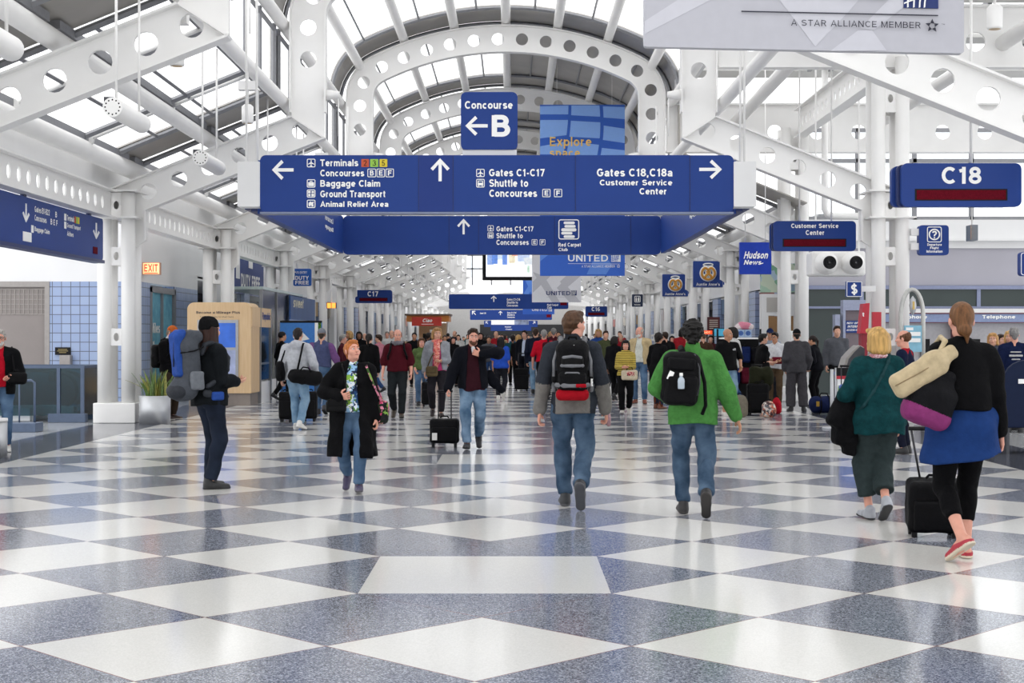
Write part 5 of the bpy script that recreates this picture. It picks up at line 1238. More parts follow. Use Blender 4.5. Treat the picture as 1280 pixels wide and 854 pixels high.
def person(key, x, d, face, H, label, rig, skin=0, hair_=('short', '3a281c'), hat=None, top=None, bottom=None, shoe=('1d1d20', '2a2a2c'), facing=False, lod=0, bare_legs=False, extra=None, jaw=1., beard=None, glasses=None, group=None, shoe_low=False, iris='3c2a1e'):
    """one person: the body is a single mesh, clothes, hair and shoes its children. FACE: heading in degrees clockwise from straight ahead (0 = seen from behind, 180 = facing us)"""
    s = H/1.75; rg = Rig(**rig); v = (1., 1.35, 2.0, 3.0)[lod]
    zmin = min((rg.leg[k][2]+rg.leg[k][3] @ A_(0, y, -.086))[2] for k in 'RL' for y in (-.07, .19))
    body = field_obj('person', [body_field(rg, .013*v, bare_legs), head_field(rg, .0052*v, jaw)]+[hand_field(rg, k, .0042*min(v, 1.7)) for k in 'RL'], SKIN[skin], None, s)
    body.location = (x, d, -zmin*s+.002); body.rotation_euler = (0, 0, -math.radians(face))
    tag(body, label, 'person', group)
    if shoe: shoes(rg, [mat('shoe_'+shoe[0], shoe[0], .5, var=.15), mat('sole_'+shoe[1], shoe[1], .6)], body, s, .008*v, shoe_low)
    if bottom: bt = dict(bottom); c = bt.pop('c'); trousers(rg, c if not isinstance(c, str) else cloth('cloth_'+c, c), body, s, vox=.0115*v, **bt)
    for tp in (top or []):
        tp = dict(tp); nm = tp.pop('name', 'shirt'); ms = tp.pop('m'); nz = tp.pop('noise', .006); fq = tp.pop('freq', 24); vx = tp.pop('vox', .0105)*v; tf = tp.pop('tagfn', None)
        ms = [q if not isinstance(q, str) else cloth('cloth_'+q, q) for q in (ms if isinstance(ms, (list, tuple)) else [ms])]
        field_obj(nm, [top_field(rg, vx, **tp).mesh(nz*1.35, fq, len(key), (1, 1, .55))], ms, body, s, (lambda V, Q, T, tf=tf: tf(rg, V, Q, T)) if tf else None)
    if hair_: hair(rg, hair_[0], hairmat(hair_[1]), body, s, .0065*v, len(key), hat[0] if hat else None)
    if hat: headwear(rg, hat[0], cloth('hat_'+hat[1], hat[1]), body, s, .0065*v)
    if facing: eyes_face(rg, body, s, LIP, hairmat(facing if isinstance(facing, str) else '3a281c'), iris, hairmat(beard) if beard else None, mat('glasses_rim', '24242a', .3) if glasses else None)
    PEOPLE[key] = (rg, body, s)
    if extra: extra(rg, body, s)
    return body
class Worn:
    """a bag or other thing held by a person, built in that person's frame and kept at top level"""
    def __init__(w, key, name, label, cat, group=None):
        w.rg, w.body, w.s = PEOPLE[key]; w.root = empty(name, w.body.location, w.body.rotation_euler.z, label, cat, group)
    def part(w, name, F_, mats, noise=0., freq=30., parent=None, tagfn=None):
        mats = [q if not isinstance(q, str) else cloth('cloth_'+q, q) for q in (mats if isinstance(mats, (list, tuple)) else [mats])]
        o = field_obj(name, [F_.mesh(noise, freq)], mats, parent or w.root, w.s, tagfn); return o
    def tube(w, name, pts, r, m, n=8, parent=None):
        b = MB(); b.tube([Vector(np.asarray(p)*w.s) for p in pts], r*w.s, n); return b.build(name, m, parent or w.root)
def strap_pts(rg, pts, lift=0.): return [rg.ch(*p) for p in pts]
# ================================================================= THE PEOPLE AND WHAT THEY CARRY
def nodes_mat(name, build, rough=.8):
    if name in MATS: return MATS[name]
    m = bpy.data.materials.new(name); m.use_nodes = True; nt = m.node_tree; b = nt.nodes['Principled BSDF']; b.inputs['Roughness'].default_value = rough; b.inputs['Specular IOR Level'].default_value = .12
    tc = nt.nodes.new('ShaderNodeTexCoord'); nt.links.new(build(nt, tc.outputs['Object']), b.inputs['Base Color']); MATS[name] = m; return m
def blotch(name, cols, scale, rough=.8):
    def f(nt, v):
        vo = nt.nodes.new('ShaderNodeTexVoronoi'); vo.inputs['Scale'].default_value = scale; nz = nt.nodes.new('ShaderNodeTexNoise'); nz.inputs['Scale'].default_value = scale*.8
        mx = nt.nodes.new('ShaderNodeMix'); mx.data_type = 'VECTOR'; mx.inputs[0].default_value = .12; nt.links.new(nz.outputs['Color'], mx.inputs[5]); nt.links.new(v, nz.inputs['Vector']); nt.links.new(v, mx.inputs[4]); nt.links.new(mx.outputs[1], vo.inputs['Vector'])
        sp = nt.nodes.new('ShaderNodeSeparateColor'); nt.links.new(vo.outputs['Color'], sp.inputs[0]); r = nt.nodes.new('ShaderNodeValToRGB'); nt.links.new(sp.outputs[0], r.inputs[0]); r.color_ramp.interpolation = 'CONSTANT'
        e = r.color_ramp.elements
        while len(e) < len(cols): e.new(.5)
        for i, c in enumerate(cols): e[i].position = i/len(cols); e[i].color = (*srgb(c), 1)
        return r.outputs[0]
    return nodes_mat(name, f, rough)
def stripes(name, c0, c1, scale):
    def f(nt, v):
        w = nt.nodes.new('ShaderNodeTexWave'); w.wave_type = 'BANDS'; w.bands_direction = 'Z'; w.inputs['Scale'].default_value = scale; w.inputs['Distortion'].default_value = .6; nt.links.new(v, w.inputs['Vector'])
        r = nt.nodes.new('ShaderNodeValToRGB'); nt.links.new(w.outputs[0], r.inputs[0]); r.color_ramp.interpolation = 'CONSTANT'; e = r.color_ramp.elements
        e[0].color = (*srgb(c0), 1); e[1].position = .45; e[1].color = (*srgb(c1), 1); return r.outputs[0]
    return nodes_mat(name, f)
def jeans(name, c, c2):
    def f(nt, v):
        n = nt.nodes.new('ShaderNodeTexNoise'); n.inputs['Scale'].default_value = 5; n.inputs['Detail'].default_value = 6; nt.links.new(v, n.inputs['Vector']); r = nt.nodes.new('ShaderNodeValToRGB'); nt.links.new(n.outputs[0], r.inputs[0])
        r.color_ramp.elements[0].position = .35; r.color_ramp.elements[1].position = .68; r.color_ramp.elements[0].color = (*srgb(c), 1); r.color_ramp.elements[1].color = (*srgb(c2), 1); return r.outputs[0]
    return nodes_mat('denim_'+name, f, .85)
J_MID = jeans('mid', '2b3f55', '576c83'); J_BLUE = jeans('blue', '37506f', '5f7893'); J_LIGHT = jeans('light', '5f7f9b', '8ba6bc'); J_DARK = jeans('dark', '141a26', '212939'); J_WORN = jeans('worn', '3c5670', '7890a8')
def step(front='L', f=.17, b=-.27, bz=.10, pit=46, spread=.0, lead_pit=-8):
    o = 'R' if front == 'L' else 'L'; return {front: (-.02+spread, f, 0., lead_pit, 6), o: (-.02+spread, b, bz, pit, 5)}
DOWN = lambda out=.06, fwd=.03, z=-.52, c=.45: dict(w=(out, fwd, z), curl=c)
BLK = cloth('black_nylon', '1b1b1e', rough=.6); BLK2 = cloth('black_leather', '1a1a1c', rough=.38, bump=.2); GRYS = cloth('grey_webbing', '8b8c90'); REDS = cloth('red_nylon', 'b02030'); DKG = cloth('dark_grey_nylon', '46494f', rough=.6)
def px(x, d): return (x-CX)*d/F
def straps(w, m, sx=.085, y0=-.14, top=.535, r=.02, sides=(-1, 1), low=.10, yf=.15):
    rg = w.rg
    for sg in sides:
        pts = [(sg*sx, y0, top-.10), (sg*sx, y0+.03, top-.015), (sg*sx*1.05, -.03, top+.012), (sg*sx*1.12, .07, top-.03), (sg*sx*1.25, yf, top-.15), (sg*sx*1.65, yf-.03, top-.27), (sg*.175, .02, low+.08), (sg*.16, y0+.02, low)]
        # smooth the path a little
        q = [np.array(p, float) for p in pts]; out = []
        for i in range(len(q)-1):
            for t in (0, .5): out.append(q[i]*(1-t)+q[i+1]*t)
        out.append(q[-1]); F_ = Field(.008); F_.chain([rg.ch(*p) for p in out], r, .01); w.part('strap', F_, m)
# ---- 1  man with the trekking pack
d = 15.1
person('trek', px(262, d), d, 47, 1.73, 'person in black beanie and dark clothes standing with a huge blue and grey trekking pack', dict(hipz=.925, fat=1.1, arms={'R': dict(w=(-.1, .26, -.30), curl=.6, pole=(.5, -1, -.2)), 'L': dict(w=(-.14, .26, -.29), curl=.6, pole=(.5, -1, -.2))}, legs={'L': (-.02, .05, 0, 0, 12), 'R': (0, -.05, 0, 0, 20)}, head=(14, 4, 0)),
       bottom=dict(c=J_DARK, wide=1.5), top=[dict(name='jacket', m='23272b', t=.03, hem=-.10, collar=.03, noise=.006)], hair_=('long', '3c2620'), hat=('beanie', '1d1d1f'), shoe=('1b1b1d', '232325'))
w = Worn('trek', 'trekking_backpack', 'huge blue and grey trekking backpack on the back of the person in the beanie', 'backpack'); c = w.rg.ch
TB = cloth('pack_blue', '3c5fa8', rough=.6); TG = cloth('pack_grey', '5d6168', rough=.65)
F_ = Field(.011); R = w.rg.Rc; F_.rbox(c(0, -.27, .36), (.145, .105, .24), .08, R @ rotx(.12), .03, 0); F_.rbox(c(0, -.23, .60), (.125, .10, .07), .06, R @ rotx(.1), .04, 0); F_.ell(c(0, -.30, .08), (.165, .15, .135), R, .04, 0); w.part('main_compartment', F_, TG, .006, 24)
F_ = Field(.010); F_.rbox(c(0, -.375, .42), (.085, .05, .225), .045, R @ rotx(.12), .02, 0); F_.rbox(c(0, -.35, .63), (.08, .05, .05), .04, R, .04, 0); w.part('blue_front_panel', F_, TB, .003)
F_ = Field(.010); F_.ell(c(0, -.385, .05), (.15, .08, .085), R, .03, 0); w.part('bottom_pocket', F_, DKG, .003)
for sg in (-1, 1):
    F_ = Field(.010); F_.rbox(c(sg*.16, -.24, .16), (.03, .075, .095), .025, R, .02, 0); w.part('side_pocket', F_, cloth('pack_mesh', '83878d', rough=.7), .003)
    F_ = Field(.010); F_.chain([c(sg*.15, -.13, .03), c(sg*.185, 0, .0), c(sg*.13, .13, -.01)], [.04, .036, .022], .02, flat=((1, 0, 0), .6)); w.part('hip_belt', F_, DKG)
    F_ = Field(.009); F_.rbox(c(sg*.19, -.02, .0), (.025, .07, .045), .022, R, .01); w.part('belt_pocket', F_, TB)
    w.tube('compression_strap', [c(sg*.15, -.16, .50), c(sg*.165, -.28, .46), c(sg*.1, -.40, .44)], .007, BLK)
w.tube('zip', [c(.03, -.432, .60), c(.02, -.428, .45), c(0, -.42, .30)], .006, BLACK); straps(w, DKG, r=.026)
# ---- 2  woman in the long black coat
d = 14.75
FLORAL = blotch('floral_print', ['23324f', '7fa843', 'e8eaf0', '8fb6d8', '2c4a78', 'dfe6ee', '4f7f3c', '1d2740'], 30)
person('coat', px(441, d), d, 178, 1.53, 'person with short ginger hair in a long black coat over a floral top looking up', dict(hipz=.90, female=True, fat=1.22, head=(34, 17, 0), legs=step('L', .16, -.22, .07, 36), arms={'R': dict(w=(-.02, .24, -.29), pole=(1.0, -.6, -.2), curl=.9, f=(-.9, .3, .15), t=(0, .3, 1)), 'L': dict(w=(.10, .07, -.52), curl=.7)}), skin=1,
       bottom=dict(c=J_BLUE, wide=1.3), top=[dict(name='blouse', m=[FLORAL], t=.018, hem=-.02, sleeve=.5, noise=.003), dict(name='coat', m='17171a', t=.045, hem=-.52, open_=.062, flare=1.22, collar=.0, noise=.007)], hair_=('short', 'b8743f'), shoe=('4a4360', '5d5a66'), facing='8a5a34', iris='5a6a70')
w = Worn('coat', 'handbag', 'black leather handbag with flap on a shoulder strap before the long black coat', 'handbag'); c = w.rg.ch
F_ = Field(.008); F_.rbox(c(.17, .235, .05), (.115, .045, .065), .03, rotz(.1), .02); F_.rbox(c(.16, .225, .115), (.085, .035, .025), .02, rotz(.1), .03); w.part('bag_body', F_, BLK2)
F_ = Field(.007); F_.rbox(c(.17, .275, .09), (.095, .014, .042), .012, rotz(.1) @ rotx(-.1)); w.part('flap', F_, BLK2)
w.tube('strap', [c(.09, .22, .13), c(.06, .225, .25), c(.07, .21, .38), c(.11, .13, .50), c(.12, 0, .535), c(.11, -.14, .46)], .008, BLK2)
w = Worn('coat', 'shoulder_bag', 'black quilted bag with pink and green flowers behind the arm of the long black coat', 'bag'); c = w.rg.ch
QF = blotch('flower_bag_print', ['1c1c1f', '1f2a1c', 'c2456a', '232327', '7ba04a', '1a1a1d', 'd98aa0', '3f5a30'], 26)
F_ = Field(.009); F_.rbox(c(-.33, -.05, -.03), (.075, .14, .13), .05, None, .02); w.part('bag_body', F_, QF, .004)
w.tube('strap', [c(-.33, -.1, .09), c(-.25, -.08, .33), c(-.17, -.04, .535), c(-.16, .1, .50), c(-.24, .12, .3), c(-.33, .05, .09)], .013, QF)
# ---- 3  man in grey hoodie from behind
d = 24.6
person('hood', px(372, d), d, 6, 1.71, 'person in a pale grey hoodie and light jeans seen from behind carrying two black bags', dict(hipz=.915, legs={'L': (-.05, .10, 0, -4, 8), 'R': (-.03, -.10, .02, 14, 18)}, arms={'L': dict(w=(.10, .05, -.5)), 'R': dict(w=(.12, .1, -.47))}, fat=1.08), lod=1, bottom=dict(c=J_LIGHT, wide=1.3), top=[dict(name='hoodie', m='c9cbd0', t=.034, hem=-.08, hood=True, noise=.007)], hair_=('short', '2a2220'), shoe=('d9d7d2', 'e6e4e0'))
w = Worn('hood', 'duffel_bag', 'black duffel bag slung at the side of the person in the grey hoodie', 'bag'); c = w.rg.ch
F_ = Field(.013); F_.cap(c(.02, -.25, -.02), c(.36, -.16, -.06), .125, .125, .03, flat=((0, 1, 0), .8)); w.part('bag_body', F_, BLK, .006); w.tube('strap', [c(.06, -.24, .08), c(.09, -.17, .3), c(.12, -.1, .52), c(.13, .05, .54), c(.2, .16, .3), c(.3, .0, .05)], .017, BLK)
w.tube('handle', [c(.12, -.28, .08), c(.17, -.3, .13), c(.25, -.27, .12), c(.29, -.24, .05)], .012, BLK)
w = Worn('hood', 'tote_bag', 'black tote hanging from the shoulder of the person in the grey hoodie', 'bag'); c = w.rg.ch
F_ = Field(.012); F_.rbox(c(-.27, -.06, .06), (.06, .15, .17), .05, R*0+np.eye(3), .02); w.part('bag_body', F_, BLK, .006); w.tube('strap', [c(-.26, -.12, .2), c(-.2, -.08, .4), c(-.15, -.02, .52), c(-.17, .1, .46), c(-.25, .06, .2)], .014, BLK)
# ---- 4  man in purple shirt and cap
d = 29.4
person('purple', px(402, d), d, 2, 1.72, 'person in a grey cap and slate-purple shirt with jeans seen from behind', dict(hipz=.92, fat=1.12, legs=step('L', .1, -.14, .04, 24), arms={'R': dict(w=(.16, .06, -.48)), 'L': DOWN()}), lod=1, bottom=dict(c=J_BLUE), top=[dict(name='shirt', m=['5d6485', '83608f'], tags=dict(sleeve=1, body=0), t=.024, hem=.02)], hair_=('short', '4a4038'), hat=('cap', '8d929a'), shoe=('2a2628', '1d1d1f'))
# ---- 5  woman in black sweater, hair tied
d = 32.2
person('pony', px(461, d), d, 4, 1.63, 'person with dark tied hair in a black sweater seen from behind the red-haired walker', dict(hipz=.92, female=True, legs=step('R', .1, -.15, .04, 24)), lod=1, bottom=dict(c='1f1f22'), top=[dict(name='sweater', m='19191b', t=.028, hem=-.06)], hair_=('pony', '1f1a18'))
# ---- 6  man in maroon sweater
d = 28.1
person('maroon', px(497, d), d, 178, 1.71, 'person in a maroon sweater with pushed-up sleeves walking this way', dict(hipz=.91, fat=1.1, legs=step('L', .13, -.20, .05, 30), arms={'R': dict(w=(.10, .08, -.50), curl=.6), 'L': dict(w=(.08, .12, -.49), curl=.6)}, head=(4, 3, 0)), lod=1, skin=1, bottom=dict(c='33383a', wide=1.5), top=[dict(name='sweater', m='5c1f2b', t=.032, hem=-.02, sleeve=.62)], hair_=('bald', '8b6a55'), shoe=('4a4238', '2e2a26'), facing='8b6a55')
w = Worn('maroon', 'scarf', 'grey knitted scarf round the neck of the person in the maroon sweater', 'scarf'); F_ = Field(.011)
for k in range(14):
    a0, a1 = 2*PI*k/14, 2*PI*(k+1)/14; F_.cap(w.rg.ch(.085*math.cos(a0), .085*math.sin(a0)-.0, .525), w.rg.ch(.085*math.cos(a1), .085*math.sin(a1), .525), .036, .036, .01)
w.part('wrap', F_, '8a868c', .008, 50)
w = Worn('maroon', 'backpack', 'black backpack whose straps cross the maroon sweater', 'backpack'); F_ = Field(.014); F_.rbox(w.rg.ch(0, -.24, .28), (.13, .08, .2), .06); w.part('bag_body', F_, BLK); straps(w, BLK, .11, yf=.155)
# ---- 7  woman in green top behind
d = 33.6
person('green_top', px(527, d), d, 174, 1.55, 'person in an olive green top and blue jeans behind the maroon sweater', dict(hipz=.91, female=True, legs=step('R', .12, -.18, .05, 28), arms={'R': dict(w=(.0, .12, -.46))}), lod=1, skin=1, bottom=dict(c=J_BLUE), top=[dict(name='shirt', m='66794f', t=.022, hem=-.03, sleeve=.8)], hair_=('bob', '5a3c26'), facing='5a3c26')
# ---- 8  woman in pink with scarf
d = 28.7
person('pink', px(546, d), d, 176, 1.74, 'person in a pink top and grey cardigan with a coral scarf walking this way', dict(hipz=.92, female=True, legs=step('L', .1, -.16, .05, 28), arms={'R': dict(w=(.07, .04, -.5)), 'L': dict(w=(-.10, .24, -.30), curl=.8, pole=(.7, -1, -.2))}, head=(12, 2, 0)), lod=1, bottom=dict(c='37353a', wide=1.3), top=[dict(name='top', m='d0568a', t=.018, hem=-.05, sleeve=.5), dict(name='cardigan', m='a3a6ac', t=.034, hem=-.04, open_=.075)], hair_=('bob', 'b08a5c'), shoe=('2c2226', '3a2c28'), facing='8a6a48', shoe_low=True)
w = Worn('pink', 'scarf', 'long coral patterned scarf hanging down the front of the pink top', 'scarf'); F_ = Field(.011); c = w.rg.ch
for k in range(14):
    a0, a1 = 2*PI*k/14, 2*PI*(k+1)/14; F_.cap(c(.075*math.cos(a0), .08*math.sin(a0), .525), c(.075*math.cos(a1), .08*math.sin(a1), .525), .033, .033, .01)
F_.chain([c(.03, .1, .5), c(.03, .165, .36), c(.025, .17, .18), c(.02, .165, .02)], [.035, .04, .042, .04], .01); F_.chain([c(-.03, .1, .5), c(-.02, .16, .36), c(-.02, .17, .12)], [.035, .036, .036], .01)
w.part('wrap', F_, [blotch('coral_scarf_print', ['c9605a', 'd88a74', 'b54a50', 'dba59a'], 40)], .006, 50)
w = Worn('pink', 'crossbody_bag', 'olive brown satchel hanging in front of the person in the pink top', 'bag'); c = w.rg.ch
F_ = Field(.011); F_.rbox(c(.10, .2, -.06), (.115, .05, .10), .045); w.part('bag_body', F_, '7a6c52', .003); F_ = Field(.010); F_.rbox(c(.10, .25, -.03), (.1, .012, .06), .012); w.part('flap', F_, '6c5f48')
w.tube('strap', [c(.18, .17, .03), c(.12, .2, .2), c(.02, .17, .36), c(-.10, .04, .52)], .012, cloth('cloth_6c5f48', '6c5f48'))
# ---- 9  man pulling the carry-on
d = 20.4
def maroon_open(rg): pass
person('jacket', px(591, d), d, 180, 1.68, 'person in a dark jacket and burgundy shirt pulling a small black carry-on', dict(hipz=.915, fat=1.08, legs=step('R', .16, -.20, .06, 34), arms={'R': dict(w=(.17, .10, -.50), curl=1.1, f=(.15, .2, -.95)), 'L': dict(w=(-.07, .20, -.03), pole=(1.0, .25, .1), curl=1.1, f=(-.95, .1, .3), t=(0, .2, 1))}, head=(6, -4, 0), twist=4),
       lod=1, skin=1, bottom=dict(c=J_WORN, wide=1.4), top=[dict(name='shirt', m='43202a', t=.022, hem=-.10, sleeve=.9), dict(name='jacket', m='1b1d26', t=.042, hem=-.08, open_=.085)], hair_=('short', '3a2a20'), shoe=('26262a', '1c1c1e'), facing='3a2a20', beard='6b4a38')
w = Worn('jacket', 'neck_collar', 'x', 'x'); bpy.data.objects.remove(w.root)
F_ = Field(.009); c = w.rg.ch; F_.chain([c(.0, .12, .50), c(0, .148, .44)], [.03, .02], .01); field_obj('undershirt', [F_.mesh()], cloth('cloth_d9d9dc', 'd9d9dc'), w.body, w.s)
F_ = Field(.012); F_.chain([c(-.2, -.02, .12), c(-.33, -.06, .0), c(-.42, -.1, -.1)], [.07, .075, .05], .03, flat=((0, 1, 0), .5)); field_obj('jacket_tail', [F_.mesh(.006)], cloth('cloth_1b1d26', '1b1d26'), w.body, w.s)
def trolley(name, x, d, label, W=.40, H=.34, D=.24, handle=.42, tilt=0., rz=0., m=None, z0=.03, tagm=None, hx=0., wheels=True):
    m = m or BLK; e = empty(name, (x, d, 0), rz, label, 'suitcase'); hr = None
    R = rotx(tilt); T = lambda v: R @ np.array(v, float)
    F_ = Field(.011); F_.rbox(T((0, 0, z0+H/2+.02)), (W/2, D/2, H/2), .045, R, .01); field_obj('case', [F_.mesh(.003, 30)], m, e)
    F_ = Field(.011); F_.rbox(T((0, -D/2-.012, z0+H*.42)), (W*.42, .025, H*.3), .022, R); field_obj('front_pocket', [F_.mesh(.002)], m, e)
    for sx in (-.09, .09):
        b = MB(); b.tube([Vector(T((sx, D/2-.03, z0+H))), Vector(T((sx+hx, D/2-.03, z0+H+handle)))], .009, 8); hr = b.build('handle_rod', mat('dark_rod', '3a3a3e', .35, metal=.6), e)
    b = MB(); b.tube([Vector(T((-.11+hx, D/2-.03, z0+H+handle))), Vector(T((.11+hx, D/2-.03, z0+H+handle)))], .016, 8); b.build('grip', BLACK, hr)
    b = MB(); b.tube([Vector(T((-.06, 0, z0+H+.03))), Vector(T((-.04, 0, z0+H+.055))), Vector(T((.04, 0, z0+H+.055))), Vector(T((.06, 0, z0+H+.03)))], .011, 8); b.build('top_handle', m, e)
    if wheels:
        for sx in (-1, 1):
            p = T((sx*(W/2-.05), D/2-.03, 0.)); b = MB(); b.tube([(p[0]-.016, p[1], .035), (p[0]+.016, p[1], .035)], .035, 14); b.build('wheel', BLACK, e)
            p = T((sx*(W/2-.05), -D/2+.03, 0.)); b = MB(); b.box((p[0]-.02, p[1]-.015, .0), (p[0]+.02, p[1]+.015, .08)); b.build('foot', BLACK, e)
    if tagm: b = MB(); q = T((-.13, -D/2-.05, z0+.12)); b.box((q[0]-.035, q[1]-.004, q[2]-.05), (q[0]+.035, q[1]+.004, q[2]+.05)); b.build('luggage_tag', tagm, e)
    return e
trolley('carry_on_suitcase', px(555, 20.6), 20.75, 'small black carry-on with white tag pulled by the person in the dark jacket', W=.41, H=.34, handle=.40, tagm=mat('white_tag', 'e8e6e2', .6), z0=.04)
# ---- 10..13 walkers in the middle distance
d = 36.6
person('blue_tee', px(626, d), d, 4, 1.57, 'person in a bright blue T-shirt with long black hair walking away down the middle', dict(hipz=.92, female=True, fat=1.15, legs=step('L', .12, -.2, .07, 40)), lod=2, skin=2, bottom=dict(c='33343c'), top=[dict(name='t_shirt', m='3a63c4', t=.03, hem=-.08, sleeve=.45)], hair_=('long', '18161a'), shoe=('e6e3df', 'e8e6e2'))
d = 36.4
person('red_shirt', px(680, d), d, 6, 1.74, 'person with grey hair in a red polo shirt and black trousers walking away', dict(hipz=.92, fat=1.08, legs=step('R', .1, -.16, .05, 30), arms={'L': dict(w=(.10, .06, -.5))}), lod=2, skin=1, bottom=dict(c='1d1d22'), top=[dict(name='polo_shirt', m='c4203a', t=.028, hem=.0, sleeve=.5)], hair_=('short', '8f8d8a'))
w = Worn('red_shirt', 'backpack', 'dark wine backpack on the person in the red polo shirt', 'backpack'); F_ = Field(.016); F_.rbox(w.rg.ch(.09, -.24, .30), (.11, .08, .19), .06); w.part('bag_body', F_, '5a2230', .003); straps(w, BLK, .11, sides=(1,))
d = 40.5
person('navy_jean', px(669.5, d), d, 8, 1.80, 'person in a navy jacket and pale jeans just beyond the red polo shirt', dict(hipz=.92, legs=step('L', .1, -.14, .04, 24)), lod=2, bottom=dict(c=J_LIGHT), top=[dict(name='jacket', m='22283c', t=.034, hem=-.08)], hair_=('short', '3b2a20'))
d = 43.5
person('suit', px(656, d), d, 200, 1.76, 'person in a dark suit and tie facing this way beside the navy jacket', dict(hipz=.92, legs=step('L', .1, -.14, .04, 24)), lod=2, bottom=dict(c='20222c'), top=[dict(name='shirt', m='c9d2e4', t=.014, hem=.05, sleeve=.9), dict(name='suit_jacket', m='1f212b', t=.034, hem=-.14, open_=.045)], hair_=('short', '2c221c'), facing='2c221c')
# ---- 14 man with the grey and red backpack
d = 13.4
def jk(rg, V, Q, T):
    c = (V[Q].mean(1)-rg.pel) @ rg.Rc; return np.where((c[:, 2] < .14) & (np.abs(c[:, 0]) < .15) & (T == 0), 1, T)
person('greyback', px(716, d), d, 3, 1.80, 'person in a two-tone grey jacket with a black and red backpack seen from behind mid-stride', dict(hipz=.905, legs={'L': (-.03, .10, 0, -4, 8), 'R': (-.03, -.30, .13, 62, 6)}, arms={'L': dict(w=(.10, .02, -.52), curl=.6), 'R': dict(w=(.10, .06, -.51), curl=.7)}, head=(-46, 2, 0)), skin=1, bottom=dict(c=J_MID, wide=1.5, noise=.006), top=[dict(name='jacket', m=['43474f', '8d8a86'], vox=.008, tags=dict(sleeve=0, lower=1), t=.03, hem=-.11, collar=.04, noise=.006, tagfn=jk)], hair_=('short', '5b4230'), shoe=('2e3034', '55565a'), facing='5b4230')
w = Worn('greyback', 'backpack', 'black backpack with grey straps and red base on the back of the two-tone grey jacket', 'backpack'); c = w.rg.ch; R = w.rg.Rc
F_ = Field(.009); F_.rbox(c(0, -.255, .30), (.14, .095, .22), .075, R, .03); F_.rbox(c(0, -.225, .47), (.11, .07, .06), .05, R, .05); w.part('main_compartment', F_, BLK, .004)
F_ = Field(.008); F_.rbox(c(0, -.345, .345), (.095, .03, .055), .025, R, .01); up = w.part('upper_pocket', F_, BLK2)
F_ = Field(.008); F_.rbox(c(0, -.35, .18), (.12, .04, .08), .035, R, .01); lp = w.part('lower_pocket', F_, BLK, .003)
F_ = Field(.008); F_.rbox(c(0, -.27, .065), (.142, .105, .05), .045, R, .02); w.part('red_base', F_, REDS)
F_ = Field(.006); F_.chain([c(-.135, -.345, .15), c(-.07, -.385, .145), c(.07, -.385, .145), c(.135, -.345, .15)], .02, .004, flat=(R @ A_(0, 1, 0), .5)); w.part('grey_band', F_, GRYS)
F_ = Field(.006); F_.rbox(c(.075, -.40, .145), (.045, .008, .016), .006, R); w.part('red_badge', F_, REDS, parent=lp)
w.tube('grey_piping', [c(-.09, -.36, .22), c(-.05, -.385, .255), c(.05, -.385, .255), c(.09, -.36, .22)], .008, GRYS, parent=lp)
F_ = Field(.006); F_.chain([c(-.075, -.37, .385), c(0, -.383, .395), c(.075, -.37, .385)], .013, .004); w.part('pocket_trim', F_, GRYS, parent=up); F_ = Field(.006); F_.chain([c(-.09, -.362, .315), c(0, -.378, .312), c(.09, -.362, .315)], .015, .004); w.part('pocket_trim', F_, GRYS, parent=up)
w.tube('loop_handle', [c(-.04, -.20, .52), c(-.03, -.22, .56), c(.03, -.22, .56), c(.04, -.20, .52)], .011, BLK)
for sg in (-1, 1): w.tube('side_strap', [c(sg*.09, -.20, .50), c(sg*.135, -.26, .44), c(sg*.16, -.30, .36), c(sg*.16, -.30, .22)], .012, GRYS); F_ = Field(.008); F_.rbox(c(sg*.15, -.24, .22), (.03, .06, .055), .025, R); w.part('side_pocket', F_, BLK)
for sx in (-.008, .014): F_ = Field(.005); F_.rbox(c(sx, -.335, .475), (.006, .006, .018), .004, R); w.part('zip_pull', F_, SIGNW)
F_ = Field(.006); F_.rbox(c(.165, -.31, .17), (.012, .004, .035), .004, R @ rotx(.2)); w.part('hang_tag', F_, SIGNW)
straps(w, GRYS, .10, r=.022, yf=.14)
w = Worn('greyback', 'folded_magazine', 'folded pinkish magazine held in the hand beside the two-tone grey jacket', 'magazine'); W_ = w.rg.arm['R'][2]; f_ = w.rg.arm['R'][3]
F_ = Field(.006); F_.rbox(W_+f_*.10+A_(.02, .05, -.01), (.018, .075, .035), .012, rotx(.35)); w.part('paper', F_, 'b99aa0', .002)
# ---- 15 man in the green fleece
d = 12.8
GREEN = cloth('green_fleece', '609a57', var=.16, bump=.5, bscale=50)
person('green', px(866, d), d, 4, 1.70, 'person with curly black hair in a bright green fleece walking away with one raised heel', dict(hipz=.905, fat=1.06, legs={'L': (-.02, .12, 0, -4, 6), 'R': (.0, -.30, .09, 58, 4)}, arms={'L': dict(w=(.02, .22, -.34), pole=(1.1, -1, -.3), curl=.8), 'R': dict(w=(.20, .02, -.50), curl=.4)}), skin=2, bottom=dict(c=J_MID, wide=1.4, noise=.006), top=[dict(name='fleece_jacket', m=[GREEN], t=.04, hem=-.12, collar=.025, noise=.008, freq=17)], hair_=('curly', '1a1716'), shoe=('2c2b2c', '3b3836'))
w = Worn('green', 'backpack', 'plain black backpack with a water bottle worn on one shoulder of the green fleece', 'backpack'); c = w.rg.ch; R = w.rg.Rc @ roty(.07)
F_ = Field(.009); F_.rbox(c(-.115, -.25, .285), (.165, .09, .235), .08, R, .03); w.part('main_compartment', F_, BLK, .005)
F_ = Field(.009); F_.rbox(c(-.12, -.33, .19), (.14, .045, .13), .04, R, .02); w.part('front_pocket', F_, BLK, .004); F_ = Field(.008); F_.rbox(c(-.115, -.33, .41), (.12, .03, .055), .025, R, .01); w.part('top_pocket', F_, BLK, .003)
